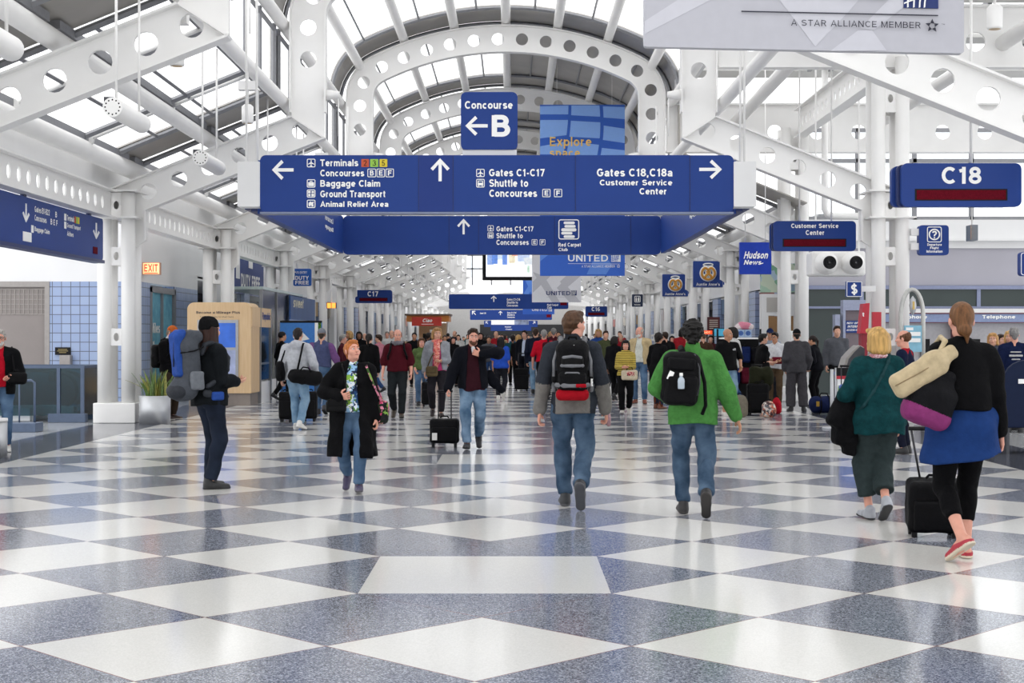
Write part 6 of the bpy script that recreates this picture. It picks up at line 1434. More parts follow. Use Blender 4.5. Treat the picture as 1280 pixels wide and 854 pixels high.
w.tube('zip', [c(-.0, -.31, .50), c(.04, -.325, .38), c(.045, -.325, .24), c(.02, -.335, .14)], .006, GREYD)
straps(w, BLK, .10, sides=(-1,), r=.028); w.tube('loose_strap', [c(.04, -.24, .45), c(.09, -.25, .25), c(.10, -.22, .05), c(.07, -.2, -.03)], .016, BLK)
F_ = Field(.006); F_.rbox(c(-.21, -.37, .315), (.024, .004, .04), .004, R @ roty(.35)); w.part('paper_tag', F_, SIGNW)
w2 = Worn('green', 'water_bottle', 'small clear water bottle stuck on the black backpack of the green fleece', 'bottle'); c = w2.rg.ch
b = MB(); q = Vector(c(-.12, -.40, .20)*w2.s); b.lathe([(.001, 0), (.026, 0), (.029, .01), (.029, .05), (.031, .06), (.026, .085), (.013, .10), (.012, .11)], q, 16); b.build('bottle_body', mat('clear_plastic', 'b9c6d2', .15), w2.root)
b = MB(); b.lathe([(.001, .134), (.014, .134), (.015, .108), (.001, .108)], q, 14); b.build('cap', SIGNW, w2.root)
# ---- 16 woman in the striped top
d = 29.8
STR = stripes('yellow_black_stripes', '2b281f', 'd8be5a', 11)
person('striped', px(782, d), d, 184, 1.50, 'person with black hair in a yellow and black striped top and black trousers', dict(hipz=.92, female=True, legs=step('R', .08, -.12, .03, 20), arms={'R': dict(w=(-.10, .24, -.30), curl=.8, pole=(.7, -1, -.2)), 'L': dict(w=(-.12, .24, -.29), curl=.8, pole=(.7, -1, -.2))}), lod=1, skin=1, bottom=dict(c='17171a', wide=1.6), top=[dict(name='striped_top', m=[STR], t=.02, hem=-.04)], hair_=('bangs', '161414'), shoe=('cfcac2', 'd9d5ce'), facing='161414')
w = Worn('striped', 'handbag', 'cream handbag with red and black pattern held by the person in the striped top', 'handbag'); c = w.rg.ch
F_ = Field(.011); F_.rbox(c(-.09, .25, -.03), (.19, .06, .12), .055); w.part('bag_body', F_, 'd9cdb6', .003)
F_ = Field(.009); F_.rbox(c(-.11, .305, .0), (.09, .016, .05), .012); w.part('print_patch', F_, [blotch('bag_patch', ['b02a38', 'e4dccb', '1d1d20', 'c23a44'], 60)]); w.tube('handle', [c(-.17, .26, .08), c(-.14, .27, .15), c(-.05, .27, .15), c(-.02, .26, .08)], .012, BLK2)
# ---- 17 old man in beige jacket
d = 34.5
person('beige', px(800, d), d, 196, 1.79, 'person with white beard and bald head in a beige jacket and blue jeans', dict(hipz=.93, fat=1.1, legs={'L': (.02, .05, 0, 0, 14), 'R': (.02, -.06, 0, 0, 14)}, head=(-28, 0, 0)), lod=1, skin=1, bottom=dict(c=J_BLUE), top=[dict(name='shirt', m='d8dad2', t=.02, hem=-.02, sleeve=.5), dict(name='jacket', m='cbb995', t=.036, hem=-.06, open_=.08)], hair_=('bald', 'b9b4ac'), shoe=('7a3f2c', '3a2620'), facing='9a948c', beard='d9d6d0')
# ---- 18 woman with boots
d = 31.9
person('boots', px(823, d), d, 40, 1.63, 'person with bushy dark hair in a black coat and brown boots beside the green fleece', dict(hipz=.93, female=True, legs={'L': (0, .05, 0, 0, 10), 'R': (0, -.06, 0, 0, 10)}), lod=1, skin=2, bottom=dict(c=J_DARK), top=[dict(name='coat', m='1b1b1e', t=.034, hem=-.32, flare=1.05)], hair_=('curly', '241a18'), shoe=('6b3a26', '3a2418'))
rg, bd, s_ = PEOPLE['boots']
for k in 'RL':
    hp, kn, an, Rf = rg.leg[k]; F_ = Field(.013); F_.cap(an+(kn-an)*.8, an, .075, .056, .02); F_.cut(an+(kn-an)*.8, unit(kn-an)); field_obj('boot_shaft', [F_.mesh(.003)], cloth('cloth_6b3a26', '6b3a26', rough=.6), bd, s_)
# ---- 19 bald man in black T-shirt
d = 29.2
person('bald', px(909, d), d, 158, 1.71, 'person with bald head in a black T-shirt and denim shorts, one thumb in the pocket', dict(hipz=.93, fat=1.1, legs={'L': (.0, .0, 0, 0, 14), 'R': (.0, .05, 0, 0, 14)}, arms={'L': dict(w=(.06, .12, -.42), pole=(1, -1, 0), curl=.7), 'R': DOWN()}, head=(26, 2, 0)), lod=1, skin=2, bottom=dict(c=J_LIGHT, short=.95, wide=1.2), top=[dict(name='t_shirt', m='1f2022', t=.03, hem=-.05, sleeve=.5)], hair_=None, shoe=('d8d4cd', 'e2dfda'), facing='6b5a4c', bare_legs=True)
rg, bd, s_ = PEOPLE['bald']; F_ = Field(.008); F_.rbox(rg.ch(-.07, .158, .37), (.035, .006, .02), .005); F_.rbox(rg.ch(-.085, .16, .385), (.018, .006, .018), .005); field_obj('chest_print', [F_.mesh()], cloth('cloth_c9c9c9', 'c9c9c9'), bd, s_)
# ---- 20 the group with the luggage
d = 31.8
person('blacktee', px(953, d), d, 78, 1.62, 'person with short dark hair in a black T-shirt behind the upright black suitcase', dict(hipz=.93, female=True, fat=1.12, arms={'L': dict(w=(-.04, .2, -.34), curl=.8), 'R': dict(w=(-.06, .2, -.32), curl=.8)}), lod=1, bottom=dict(c='2a2a24', short=1.0), top=[dict(name='t_shirt', m='1c1c1e', t=.028, hem=-.06, sleeve=.45)], hair_=('short', '1d1817'), bare_legs=True, shoe=('2a2628', '1d1d1f'))
d = 32.8
person('white_shirt', px(969, d), d, 196, 1.66, 'person in a white shirt with dark glasses holding a burgundy folder', dict(hipz=.93, arms={'L': dict(w=(-.05, .24, -.32), curl=.8), 'R': dict(w=(-.08, .22, -.3), curl=.8)}, head=(-14, -4, 0)), lod=1, skin=2, bottom=dict(c='6b5a48'), top=[dict(name='shirt', m='dedfe2', t=.024, hem=-.06, sleeve=.9)], hair_=('short', '2a1f1a'), facing='2a1f1a', glasses=True)
w = Worn('white_shirt', 'folder', 'burgundy folder held against the white shirt', 'folder'); F_ = Field(.011); F_.rbox(w.rg.ch(-.07, .24, .13), (.12, .012, .085), .01, rotx(.3)); w.part('cover', F_, '7a2438')
d = 34.6
person('navy_cap', px(962.5, d), d, 185, 1.74, 'person in a navy cap standing behind the white shirt and dark glasses', dict(hipz=.93), lod=1, skin=2, bottom=dict(c='33343c'), top=[dict(name='jacket', m='98a0ac', t=.03, hem=-.06)], hair_=('short', '2a2220'), hat=('cap', '27365c'), facing='2a2220')
d = 30.9
person('tracksuit', px(996, d), d, 2, 1.71, 'person in a loose grey tracksuit and dark cap seen from behind by the tall column', dict(hipz=.925, legs={'L': (.02, .04, 0, 0, 10), 'R': (.04, -.03, 0, 0, 18)}, arms={'L': dict(w=(.04, .12, -.48)), 'R': dict(w=(.06, .12, -.46))}), lod=1, bottom=dict(c='5a585c', wide=2.2, t=.022), top=[dict(name='sweatshirt', m='59585c', t=.044, hem=-.12, loose=1.08)], hair_=('short', '241e1c'), hat=('cap', '222226'))
d = 33.0
person('leaning', px(1021, d), d, -58, 1.60, 'person in black with dark hair tied back leaning beside the grey tracksuit', dict(hipz=.92, female=True, lean=8, fat=1.1, arms={'L': dict(w=(.0, .2, -.4)), 'R': dict(w=(-.02, .18, -.42))}), lod=1, skin=2, bottom=dict(c='18181c'), top=[dict(name='shirt', m='1b1c24', t=.024, hem=-.06, sleeve=.8)], hair_=('pony', '2a1f1c'))
# ---- 23 woman in teal
d = 12.4
TEAL = cloth('teal_velour', '1c4e52', var=.25, bump=.45, bscale=30)
person('teal', px(1098, d), d, -6, 1.64, 'person with blond bob in a teal jacket and wide dark cropped trousers', dict(hipz=.91, female=True, fat=1.14, legs={'L': (-.05, .10, 0, -4, 6), 'R': (-.09, -.16, .06, 34, 4)}, arms={'L': dict(w=(.0, .22, -.30), pole=(.9, -1, -.3), curl=.8), 'R': dict(w=(.06, .08, -.5))}, head=(14, 0, 0)), skin=1, bottom=dict(c='434e4f', wide=2.0, t=.020, hem=.15, noise=.006), top=[dict(name='jacket', m=[TEAL], t=.034, hem=-.16, noise=.007, flare=1.04)], hair_=('bob', 'c9a468'), shoe=('a9acb4', '2c2c30'))
w = Worn('teal', 'folded_coat', 'black coat draped over the arm of the person in the teal jacket', 'coat'); c = w.rg.ch
F_ = Field(.011); F_.chain([c(-.17, .12, .17), c(-.27, .10, .15), c(-.36, .04, .06)], [.07, .085, .06], .03); F_.rbox(c(-.29, .08, -.08), (.085, .10, .19), .05, roty(.12), .06); F_.rbox(c(-.24, .08, -.22), (.06, .08, .14), .04, roty(.05), .05); F_.rbox(c(-.37, .03, -.01), (.06, .08, .10), .045, roty(.5), .05); w.part('cloth', F_, '1a1a1d', .009, 22)
w = Worn('teal', 'crossbody_strap_bag', 'small dark bag on a strap crossing the back of the teal jacket', 'bag'); c = w.rg.ch
F_ = Field(.009); F_.chain([c(.09, -.03, .53), c(.05, -.11, .48), c(-.02, -.155, .36), c(-.10, -.16, .22), c(-.17, -.12, .10), c(-.2, .0, .02)], .014, .01, flat=((0, 1, 0), .5)); w.part('strap', F_, '34565a'); F_ = Field(.01); F_.rbox(c(-.2, .1, -.02), (.05, .09, .08), .035); w.part('bag_body', F_, BLK)
F_ = Field(.009)
for k in range(12):
    a0, a1 = 2*PI*k/12, 2*PI*(k+1)/12; F_.cap(c(.066*math.cos(a0), .066*math.sin(a0), .53), c(.066*math.cos(a1), .066*math.sin(a1), .53), .02, .02, .008)
field_obj('neck_scarf', [F_.mesh()], blotch('pink_scarf', ['c9848c', 'e2ced0', 'a05a66'], 70), w.body, w.s)
# ---- 24 woman with the blue skirt
d = 10.25
BLU = cloth('blue_tunic_cloth', '2b4a80', var=.1, bump=.4, bscale=20)
def tunic(rg, body, s):
    F_ = Field(.011); p = rg.pel; F_.cap(p+A_(0, 0, .16), p+A_(.0, 0, -.27), .16, .285, .04, flat=((0, 1, 0), .74)); F_.ell(p+A_(0, -.01, -.02), (.20, .155, .15), None, .05)
    for k in 'RL': hp, kn = rg.leg[k][:2]; F_.cap(hp, hp+(kn-hp)*.45, .12, .13, .06)
    F_.cut(p+A_(0, 0, -.265), unit(A_(.13, 0, -1)), box=(p+A_(-.6, -.6, -.6), p+A_(.6, .6, -.1)))
    field_obj('tunic', [F_.mesh(.012, 17, 5)], BLU, body, s)
person('tunic', px(1203, d), d, -2, 1.79, 'person in a black cardigan, blue tunic and red slip-on shoes with low hair knot', dict(hipz=.915, female=True, fat=1.13, legs={'R': (-.05, .08, 0, -2, 8), 'L': (-.02, -.22, .06, 32, 24)}, arms={'L': dict(w=(.02, .03, -.44), pole=(1.1, -.9, 0), curl=1.0), 'R': dict(w=(.10, .03, -.52), curl=.45)}, head=(-6, -2, 0)), skin=1, bottom=dict(c='17171a', wide=.9, t=.012, hem=.19, noise=.002, name='leggings'), top=[dict(name='cardigan', m='18181b', t=.03, hem=.06, noise=.006)], hair_=('bun', '7a5638'), shoe=('b02a3c', 'd9cdb8'), shoe_low=True, bare_legs=True, extra=tunic)
w = Worn('tunic', 'tote_bag', 'black tote with a magenta base on the shoulder of the black cardigan', 'bag'); c = w.rg.ch
TOTE = cloth('tote_black', '222226', rough=.7); MAG = cloth('tote_magenta', '96487f', rough=.7)
def tt(V, Q, T): z = V[Q].mean(1); return np.where((z[:, 2]-w.rg.pel[2]) < .085-.42*(z[:, 0]+.30), 1, 0)
F_ = Field(.006); R = roty(.38); F_.rbox(c(-.27, -.13, .12), (.17, .085, .13), .06, R, .02); F_.rbox(c(-.19, -.12, .25), (.09, .06, .10), .05, R, .07); F_.rbox(c(-.30, -.13, .03), (.16, .09, .06), .055, R, .03); w.part('bag_body', F_, [TOTE, MAG], .006, 22, tagfn=tt)
for y0, dy in ((-.16, 0), (-.08, .03)): w.tube('strap', [c(-.22, y0, .32), c(-.185, y0, .42), c(-.15, -.06+dy, .515), c(-.155, .05, .5), c(-.2, .05, .36), c(-.25, -.02, .28)], .013, TOTE)
w = Worn('tunic', 'handbag', 'cream leather handbag tucked over the black and magenta tote', 'handbag'); c = w.rg.ch
CRM = cloth('cream_leather', 'cdbd9e', rough=.45, bump=.15)
F_ = Field(.009); R = roty(-.52); F_.rbox(c(-.36, -.19, .31), (.20, .055, .085), .05, R, .02); F_.rbox(c(-.20, -.17, .42), (.11, .035, .05), .03, R, .06); w.part('bag_body', F_, CRM, .003)
w.tube('seam', [c(-.53, -.245, .235), c(-.36, -.25, .325), c(-.18, -.215, .43)], .004, cloth('seam_tan', 'a8977a')); F_ = Field(.008); F_.chain([c(-.22, -.17, .44), c(-.165, -.14, .53), c(-.155, -.02, .555), c(-.17, .06, .5)], .017, .01); w.part('strap', F_, CRM)
e = trolley('wheeled_suitcase', px(1163, 11.5), 11.45, 'black wheeled suitcase trailing behind the blue tunic and red shoes', W=.40, H=.40, D=.24, handle=.40, tilt=.18, hx=-.08, rz=-.1)
# ---- 25.. people by the machines and the table
d = 19.6
person('polo', px(1131, d), d, -62, 1.63, 'person with bald crown in a navy polo with red shoulders looking aside', dict(hipz=.93, fat=1.1), lod=1, skin=1, bottom=dict(c='24283a'), top=[dict(name='polo_shirt', m=['232c48', 'b02438'], tags=dict(yoke=1), t=.028, hem=-.05, sleeve=.5)], hair_=('bald', '6b4a34'))
d = 25.5
person('blond_sit', px(1241, d), d, 200, 1.62, 'person with blond bob in grey at the white table near the telephones', dict(hipz=.93, female=True), lod=1, bottom=dict(c='33343c'), top=[dict(name='top', m='5c606c', t=.024, hem=-.05)], hair_=('bob', 'c49a66'), facing='8a6a48')
d = 24.0
person('navy_tee', px(1268, d), d, 10, 1.70, 'person with grey hair in a navy printed T-shirt at the white table', dict(hipz=.93, fat=1.12), lod=1, skin=1, bottom=dict(c='33343c'), top=[dict(name='t_shirt', m='222e52', t=.03, hem=-.05, sleeve=.5)], hair_=('short', '8f8d8c'))
rg, bd, s_ = PEOPLE['navy_tee']; F_ = Field(.008); F_.rbox(rg.ch(0, -.157, .38), (.09, .012, .012), .008); F_.rbox(rg.ch(0, -.16, .32), (.11, .012, .018), .01); F_.rbox(rg.ch(0, -.158, .26), (.07, .012, .012), .008); field_obj('back_print', [F_.mesh()], cloth('cloth_c9c9c9', 'c9c9c9'), bd, s_)
d = 26.4
person('blond_two', px(1262, d), d, 205, 1.66, 'person with long blond hair facing the printed T-shirt across the table', dict(hipz=.93, female=True), lod=2, bottom=dict(c='33343c'), top=[dict(name='top', m='3a3c46', t=.024, hem=-.05)], hair_=('bob', 'd3ac74'), facing='8a6a48')
d = 27.2
person('dark_hair_table', px(1250, d), d, 160, 1.60, 'person with dark hair behind the blond heads at the table', dict(hipz=.93, female=True), lod=2, bottom=dict(c='33343c'), top=[dict(name='top', m='26262c', t=.024, hem=-.05)], hair_=('bob', '3a2a22'), facing='3a2a22')
# ---- 27 man cut by the left edge, 28 man with the orange cap
d = 20.0
person('red_left', px(0, d), d, 166, 1.65, 'person with white beard in a red shirt and open black jacket by the escalator', dict(hipz=.92, fat=1.12, legs={'L': (0, .0, 0, 0, 10), 'R': (0, .1, 0, 0, 10)}, arms={'L': dict(w=(-.02, .24, -.33), curl=.9, pole=(.6, -1, -.2))}), lod=1, skin=1, bottom=dict(c=J_BLUE), top=[dict(name='shirt', m='c01f38', t=.024, hem=-.02, sleeve=.5), dict(name='jacket', m='1c1d20', t=.04, hem=-.12, open_=.075)], hair_=('short', 'b9b4ae'), shoe=('d8d6d0', 'e2e0dc'), facing='a9a49c', beard='d9d6d2', glasses=True)
w = Worn('red_left', 'shoulder_bag', 'black shoulder bag hanging in front of the person in the red shirt', 'bag'); c = w.rg.ch; F_ = Field(.011); F_.rbox(c(-.26, .27, .10), (.13, .07, .085), .05); w.part('bag_body', F_, BLK, .004); w.tube('strap', [c(-.22, .25, .18), c(-.19, .14, .36), c(-.16, .0, .54), c(-.18, -.12, .4)], .012, BLK)
d = 27.8
person('orange', px(212, d), d, 112, 1.76, 'person in an orange cap and black jacket looking down beside the steel planter', dict(hipz=.93, arms={'L': dict(w=(-.1, .22, -.28), curl=.8), 'R': dict(w=(-.1, .24, -.28), curl=.8)}, head=(0, -22, 0)), lod=1, skin=1, bottom=dict(c='4a3f34', wide=1.6), top=[dict(name='undershirt', m='d9d9dc', t=.012, hem=.0, sleeve=.4, collar=.01), dict(name='jacket', m='1b1b1e', t=.034, hem=-.08, vneck=.07)], hair_=('short', '8a7a6c'), hat=('cap', 'd07a44'), shoe=('3a2a24', 'c9c2b8'), facing='8a7a6c')
w = Worn('orange', 'backpack', 'black backpack on the person in the orange cap', 'backpack'); F_ = Field(.014); F_.rbox(w.rg.ch(0, -.25, .22), (.14, .10, .22), .07); w.part('bag_body', F_, BLK, .005); straps(w, BLK, .1)
# ================================================================= OBJECTS ROUND THE HALL
def bb(part, boxes, m, parent=None, bevel=0.):
    b = MB()
    for lo, hi in boxes: b.box(lo, hi)
    return b.build(part, m, parent, bevel)
BGF = mat('blue_grey_frame_paint', '55657f', .5)
# ---- escalator landing with glass balustrade
e = empty('escalator', (-8.4, 27.4, 0), 0, 'escalator head behind glass panels beside the first white column', 'escalator')
bb('glass_panel', [((-1.9, -.55, .12), (.62, -.53, .98))], GLASSB, e); bb('glass_panel', [((-1.9, .55, .12), (.62, .57, .98))], GLASSB, e); bb('glass_panel', [((.60, -.53, .12), (.62, .55, .98))], GLASSB, e)
bb('top_rail', [((-1.95, -.57, .98), (.65, -.51, 1.03)), ((-1.95, .53, .98), (.65, .59, 1.03)), ((.59, -.51, .98), (.65, .53, 1.03))], BGF, e)
for x in (.61, .18): bb('post', [((x-.03, -.575, 0), (x+.03, -.515, 1.0))], BGF, e)
bb('kerb', [((-.0, -.62, 0), (.68, -.45, .16)), ((-1.9, .5, 0), (.68, .64, .16))], BGF, e, .01)
for y, x0 in ((-.25, .42), (.28, .42)):
    b = MB(); pts = [(-2.2, y, .92), (-1.0, y, .95), (-.2, y, .93)]+[(x0-.35+.35*math.sin(a), y, .58+.33*math.cos(a)) for a in np.linspace(.2, 2.6, 9)]; b.tube(pts, .035, 8); b.build('handrail', BLACK, e)
    bb('inner_glass', [((-2.2, y-.01, .3), (x0-.1, y+.01, .88))], GLASSB, e)
bb('skirt', [((-2.2, -.34, .0), (-.35, -.22, .28)), ((-2.2, .22, 0), (-.05, .34, .28))], STEEL, e, .015)
bb('newel_base', [((-.75, -.40, 0), (-.38, -.16, .26))], STEEL, e, .02); bb('newel_base', [((-.12, .16, 0), (.25, .40, .26))], STEEL, e, .02)
bb('comb_plate', [((-2.0, -.2, .0), (.1, .2, .03))], GREYD, e)
for x, y in ((-.62, -.25), (-.02, -.25)): bb('sensor_box', [((x-.06, y-.08, .74), (x+.06, y+.05, .90))], BLACK, e, .02)
e = empty('guard_rail', (wx(28, 24.2), 24.2, 0), 0, 'low blue-grey tube guard rail before the escalator', 'railing')
b = MB(); b.tube([(-.26, 0, .05), (-.26, 0, .72), (-.20, 0, .80), (.14, 0, .84), (.20, 0, .80), (.20, 0, .05)], .02, 8); b.build('tube_frame', BGF, e); b = MB(); b.tube([(-.05, 0, .05), (-.05, 0, .82)], .014, 8); b.build('upright', BGF, e); bb('base', [((-.32, -.2, 0), (.28, .2, .15))], BGF, e, .01)
e = empty('bollard', (wx(-6, 19), 19, 0), 0, 'brushed steel bollard cut by the frame beside the red-shirted person', 'bollard')
b = MB(); b.lathe([(.001, 0), (.15, 0), (.15, .46), (.001, .46)], n=24); b.build('shaft', STEEL, e); b = MB(); b.lathe([(.001, .46), (.155, .46), (.155, .5), (.001, .51)], n=24); b.build('cap', OFFWHITE, e)
# ---- planter with snake plant
e = empty('planter', (wx(193.5, 26.5), 26.5, 0), 0, 'round brushed steel planter with a spiky snake plant by the column', 'planter')
b = MB(); b.lathe([(.001, .0), (.275, .0), (.275, .5), (.25, .5), (.25, .42), (.001, .42)], n=32); b.build('steel_tub', STEEL, e); b = MB(); b.lathe([(.001, .44), (.25, .43)], n=20); b.build('soil', mat('soil', '3b2f26', .9, var=.3), e)
random.seed(4); b = MB()
for k in range(58):
    a = random.uniform(0, 2*PI); r = random.uniform(.02, .21); h = random.uniform(.28, .58); lean = random.uniform(.0, .22)+(.25 if k == 0 else 0); w = random.uniform(.016, .026); t = random.uniform(0, PI)
    if k == 0: a = PI*.98; lean = .5
    p0 = Vector((r*math.cos(a), r*math.sin(a), .43)); dv = Vector((math.cos(a), math.sin(a), 0)); s_ = Vector((math.cos(t), math.sin(t), 0)); vs = []
    for i in range(6):
        q = i/5; c = p0+dv*lean*q*q+Vector((0, 0, h*q*(1-.25*lean))); ww = w*(1.0+.5*q-1.48*q**3); vs += [c-s_*ww, c+s_*ww]
    b.add(vs, [(2*i, 2*i+1, 2*i+3, 2*i+2) for i in range(5)], 0 if k % 3 else 1, True)
lf = b.build('leaves', [mat('snake_leaf', '5f7a3a', .4, var=.4, scale=30), mat('snake_leaf_pale', '9a9a4c', .4, var=.3, scale=30)], e); m_ = lf.modifiers.new('leaf_thickness', 'SOLIDIFY'); m_.thickness = .004
# ---- plaque and podium on the tiled wall
e = empty('wall_plaque', (wx(79, DL), DL-.02, wz(439, DL)), 0, 'small black plaque with gold lines on the blue tiles', 'plaque')
bb('plate', [((-.17, -.02, -.085), (.17, .0, .085))], BLACK, e); bb('lettering', [((-.1, -.026, .03), (.1, -.021, .045)), ((-.12, -.026, -.005), (.12, -.021, .01)), ((-.08, -.026, -.04), (.08, -.021, -.025))], mat('dull_gold', '9a8a58', .5), e)
e = empty('wall_box', (wx(84, DL), DL, 0), 0, 'taupe wall box under the black plaque', 'box'); bb('box_body', [((-.12, -.18, .0), (.12, 0, wz(444, DL)))], MATS['taupe_frame'], e, .01)
# ---- glazed door with the miles advert
e = empty('door_3', label='glazed door with a blue miles advert under the exit sign', kind='structure')
AD = nodes_mat('sea_advert', lambda nt, v: (lambda g, r: (nt.links.new(v, g.inputs['Vector']), nt.links.new(g.outputs[0], r.inputs[0]), setattr(r.color_ramp.elements[0], 'color', (*srgb('2f78a4'), 1)), setattr(r.color_ramp.elements[1], 'color', (*srgb('8cccd8'), 1)), r.outputs[0])[-1])(nt.nodes.new('ShaderNodeTexNoise'), nt.nodes.new('ShaderNodeValToRGB')), .4)
bb('door_leaf', [((-XW-.06, 34.0, .05), (-XW-.04, 36.35, 2.6))], AD, e)
bb('door_frame', [((-XW-.05, 33.95, 0), (-XW+.03, 34.05, 2.7)), ((-XW-.05, 36.3, 0), (-XW+.03, 36.42, 2.7)), ((-XW-.05, 35.1, 0), (-XW+.02, 35.16, 2.6)), ((-XW-.05, 33.95, 2.58), (-XW+.03, 36.42, 2.72))], MULL, e)
for tx, z0, h, a, c in (('Miles', 1.62, .26, 34.1, 34.95), ('and', 1.38, .09, 34.1, 34.4), ('for the', 1.2, .1, 34.1, 34.6), ('destination', 1.0, .1, 34.1, 34.98)): lettering(tx, a, c, z0, z0+h, lambda u, v, w: (-XW-.015, u, v), SIGNW, e)
# ---- mileage kiosk of pale wood
WOOD = nodes_mat('pale_maple', lambda nt, v: (lambda g, mp, r: (nt.links.new(v, mp.inputs[0]), setattr(mp.inputs['Scale'], 'default_value', (6, 6, .5)), nt.links.new(mp.outputs[0], g.inputs['Vector']), setattr(g.inputs['Scale'], 'default_value', 4), nt.links.new(g.outputs[0], r.inputs[0]), setattr(r.color_ramp.elements[0], 'color', (*srgb('c9a880'), 1)), setattr(r.color_ramp.elements[1], 'color', (*srgb('dcc19c'), 1)), r.outputs[0])[-1])(nt.nodes.new('ShaderNodeTexNoise'), nt.nodes.new('ShaderNodeMapping'), nt.nodes.new('ShaderNodeValToRGB')), .45)
dk = 33.4; xk0, xk1 = wx(234, dk), wx(314, dk)
e = empty('kiosk', ((xk0+xk1)/2, dk, 0), 0, 'pale wooden mileage sign-up kiosk with a lit screen', 'kiosk'); hw = (xk1-xk0)/2; zt2 = wz(378, dk)
b = MB(); out = [(-hw, .28), (hw, .28)]+[(hw-.16+.16*math.cos(a), zt2-.16+.16*math.sin(a)) for a in np.linspace(0, PI/2, 7)]+[(-hw+.16+.16*math.cos(a), zt2-.16+.16*math.sin(a)) for a in np.linspace(PI/2, PI, 7)]
sx0, sx1, sz0, sz1 = wx(247, dk)-(xk0+xk1)/2, wx(298, dk)-(xk0+xk1)/2, wz(491, dk)+.35, wz(400, dk)
b.plate(out, [], lambda u, v, w: (u, .55+w, v), 1.1); b.build('cabinet', WOOD, e, .012)
bb('plinth', [((-hw+.03, .04, 0), (hw-.03, 1.06, .28))], mat('taupe_plinth', '8a8079', .5), e)
sb = bb('screen_bezel', [((sx0, -.025, sz0), (sx1, .0, sz1))], mat('silver_bezel', 'aeb0b4', .35, metal=.5), e); bb('screen', [((sx0+.06, -.03, sz1-.62), (sx1-.06, -.024, sz1-.07))], mat('blue_screen', '2450a8', .3, emit='2f68c8', estr=.35, var=.5, scale=2), sb)
bb('poster', [((sx0+.06, -.03, sz0+.06), (sx1-.06, -.024, sz1-.68))], mat('screen_poster', 'a9b3d6', .4, var=.3, scale=3), sb)
lettering('Become a Mileage Plus', wx(245.5, dk)-e.location.x, wx(300, dk)-e.location.x, wz(393.2, dk), wz(389, dk), lambda u, v, w: (u, -.006, v), BINK, e, .01); lettering('Tap the screen to start here', wx(250, dk)-e.location.x, wx(292, dk)-e.location.x, wz(397.6, dk), wz(395.2, dk), lambda u, v, w: (u, -.006, v), BINK, e, 0)
bb('side_header', [((hw, .02, zt2-.55), (hw+.02, 2.7, zt2-.10))], WOOD, e); lettering('Republic', 1.35, 2.5, zt2-.42, zt2-.2, lambda u, v, w: (hw+.026, u, v), SIGNB, e)
bb('side_glass', [((hw-.02, 1.15, .55), (hw, 2.65, zt2-.55))], GLASSC, e); bb('side_post', [((hw-.05, 2.6, 0), (hw+.03, 2.68, zt2-.1)), ((hw-.05, 1.12, 0), (hw+.03, 1.18, zt2-.1))], MULL, e); bb('side_shelf', [((hw-.5, 1.15, .9), (hw-.02, 2.6, .95)), ((hw-.5, 1.15, 0), (hw+.0, 2.62, .5))], OFFWHITE, e)
# ---- duty free glass shop on the left
GREENP = blotch('green_poster_print', ['7cb86a', '8cc47a', '5a9a52', 'b8dca8'], 3)
e = empty('glass_shop', (-6.3, 37.2, 0), 0, 'glass duty free shop front with steel posts behind the wooden kiosk', 'shop')
bb('glass_wall', [((-.02, 0, .45), (0, 7.0, 2.75))], GLASSC, e); bb('glass_wall', [((-1.0, -.02, 1.9), (0, 0, 2.75))], GLASSC, e)
for y in (0, 2.3, 4.6, 7.0): bb('post', [((-.05, y-.03, 0), (.03, y+.03, 2.78))], MULL, e)
bb('base_cabinet', [((-.5, .0, 0), (.0, 7.0, .45))], OFFWHITE, e); bb('top_beam', [((-1.0, -.04, 2.75), (.04, 7.05, 2.82))], mat('pale_glass_edge', 'b9c9c6', .3), e)
bb('green_poster', [((-.12, .5, .5), (-.1, 2.1, 1.9))], GREENP, e); bb('green_poster', [((-.12, 2.7, .5), (-.1, 4.2, 1.9))], GREENP, e)
BHEAD = mat('shop_blue_header', '33578f', .5, var=.15, scale=2)
bb('blue_header', [((.05, 4.2, 2.05), (.1, 9.3, 2.72)), ((.05, 9.25, 2.05), (-1.4, 9.3, 2.72))], BHEAD, e); bb('lower_valance', [((.05, 4.2, 1.72), (.1, 9.3, 2.05))], mat('lilac_valance', '97a6cc', .5), e); lettering('sweet', 4.6, 6.6, 2.36, 2.66, lambda u, v, w: (.11, u, v), mat('cream_script', 'e8e2c8', .5), e, .02, italic=.3)
e = empty('shop_sign', (-XW+.1, 43.8, 3.2), 0, 'big blue duty free wall sign with white letters over the glass shop', 'sign')
bb('panel', [((-.06, 0, -.35), (0, 5.0, 1.1))], mat('duty_wall_blue', '1f3f86', .5), e); lettering('DUTY FREE', .9, 4.2, -.15, .3, lambda u, v, w: (.01, u, v), SIGNW, e, .04); bb('bottle_emblem', [((.005, 2.2, .5), (.012, 2.9, .95))], SIGNW, e); bb('white_figure', [((.005, .1, .1), (.012, .7, .9))], SIGNW, e)
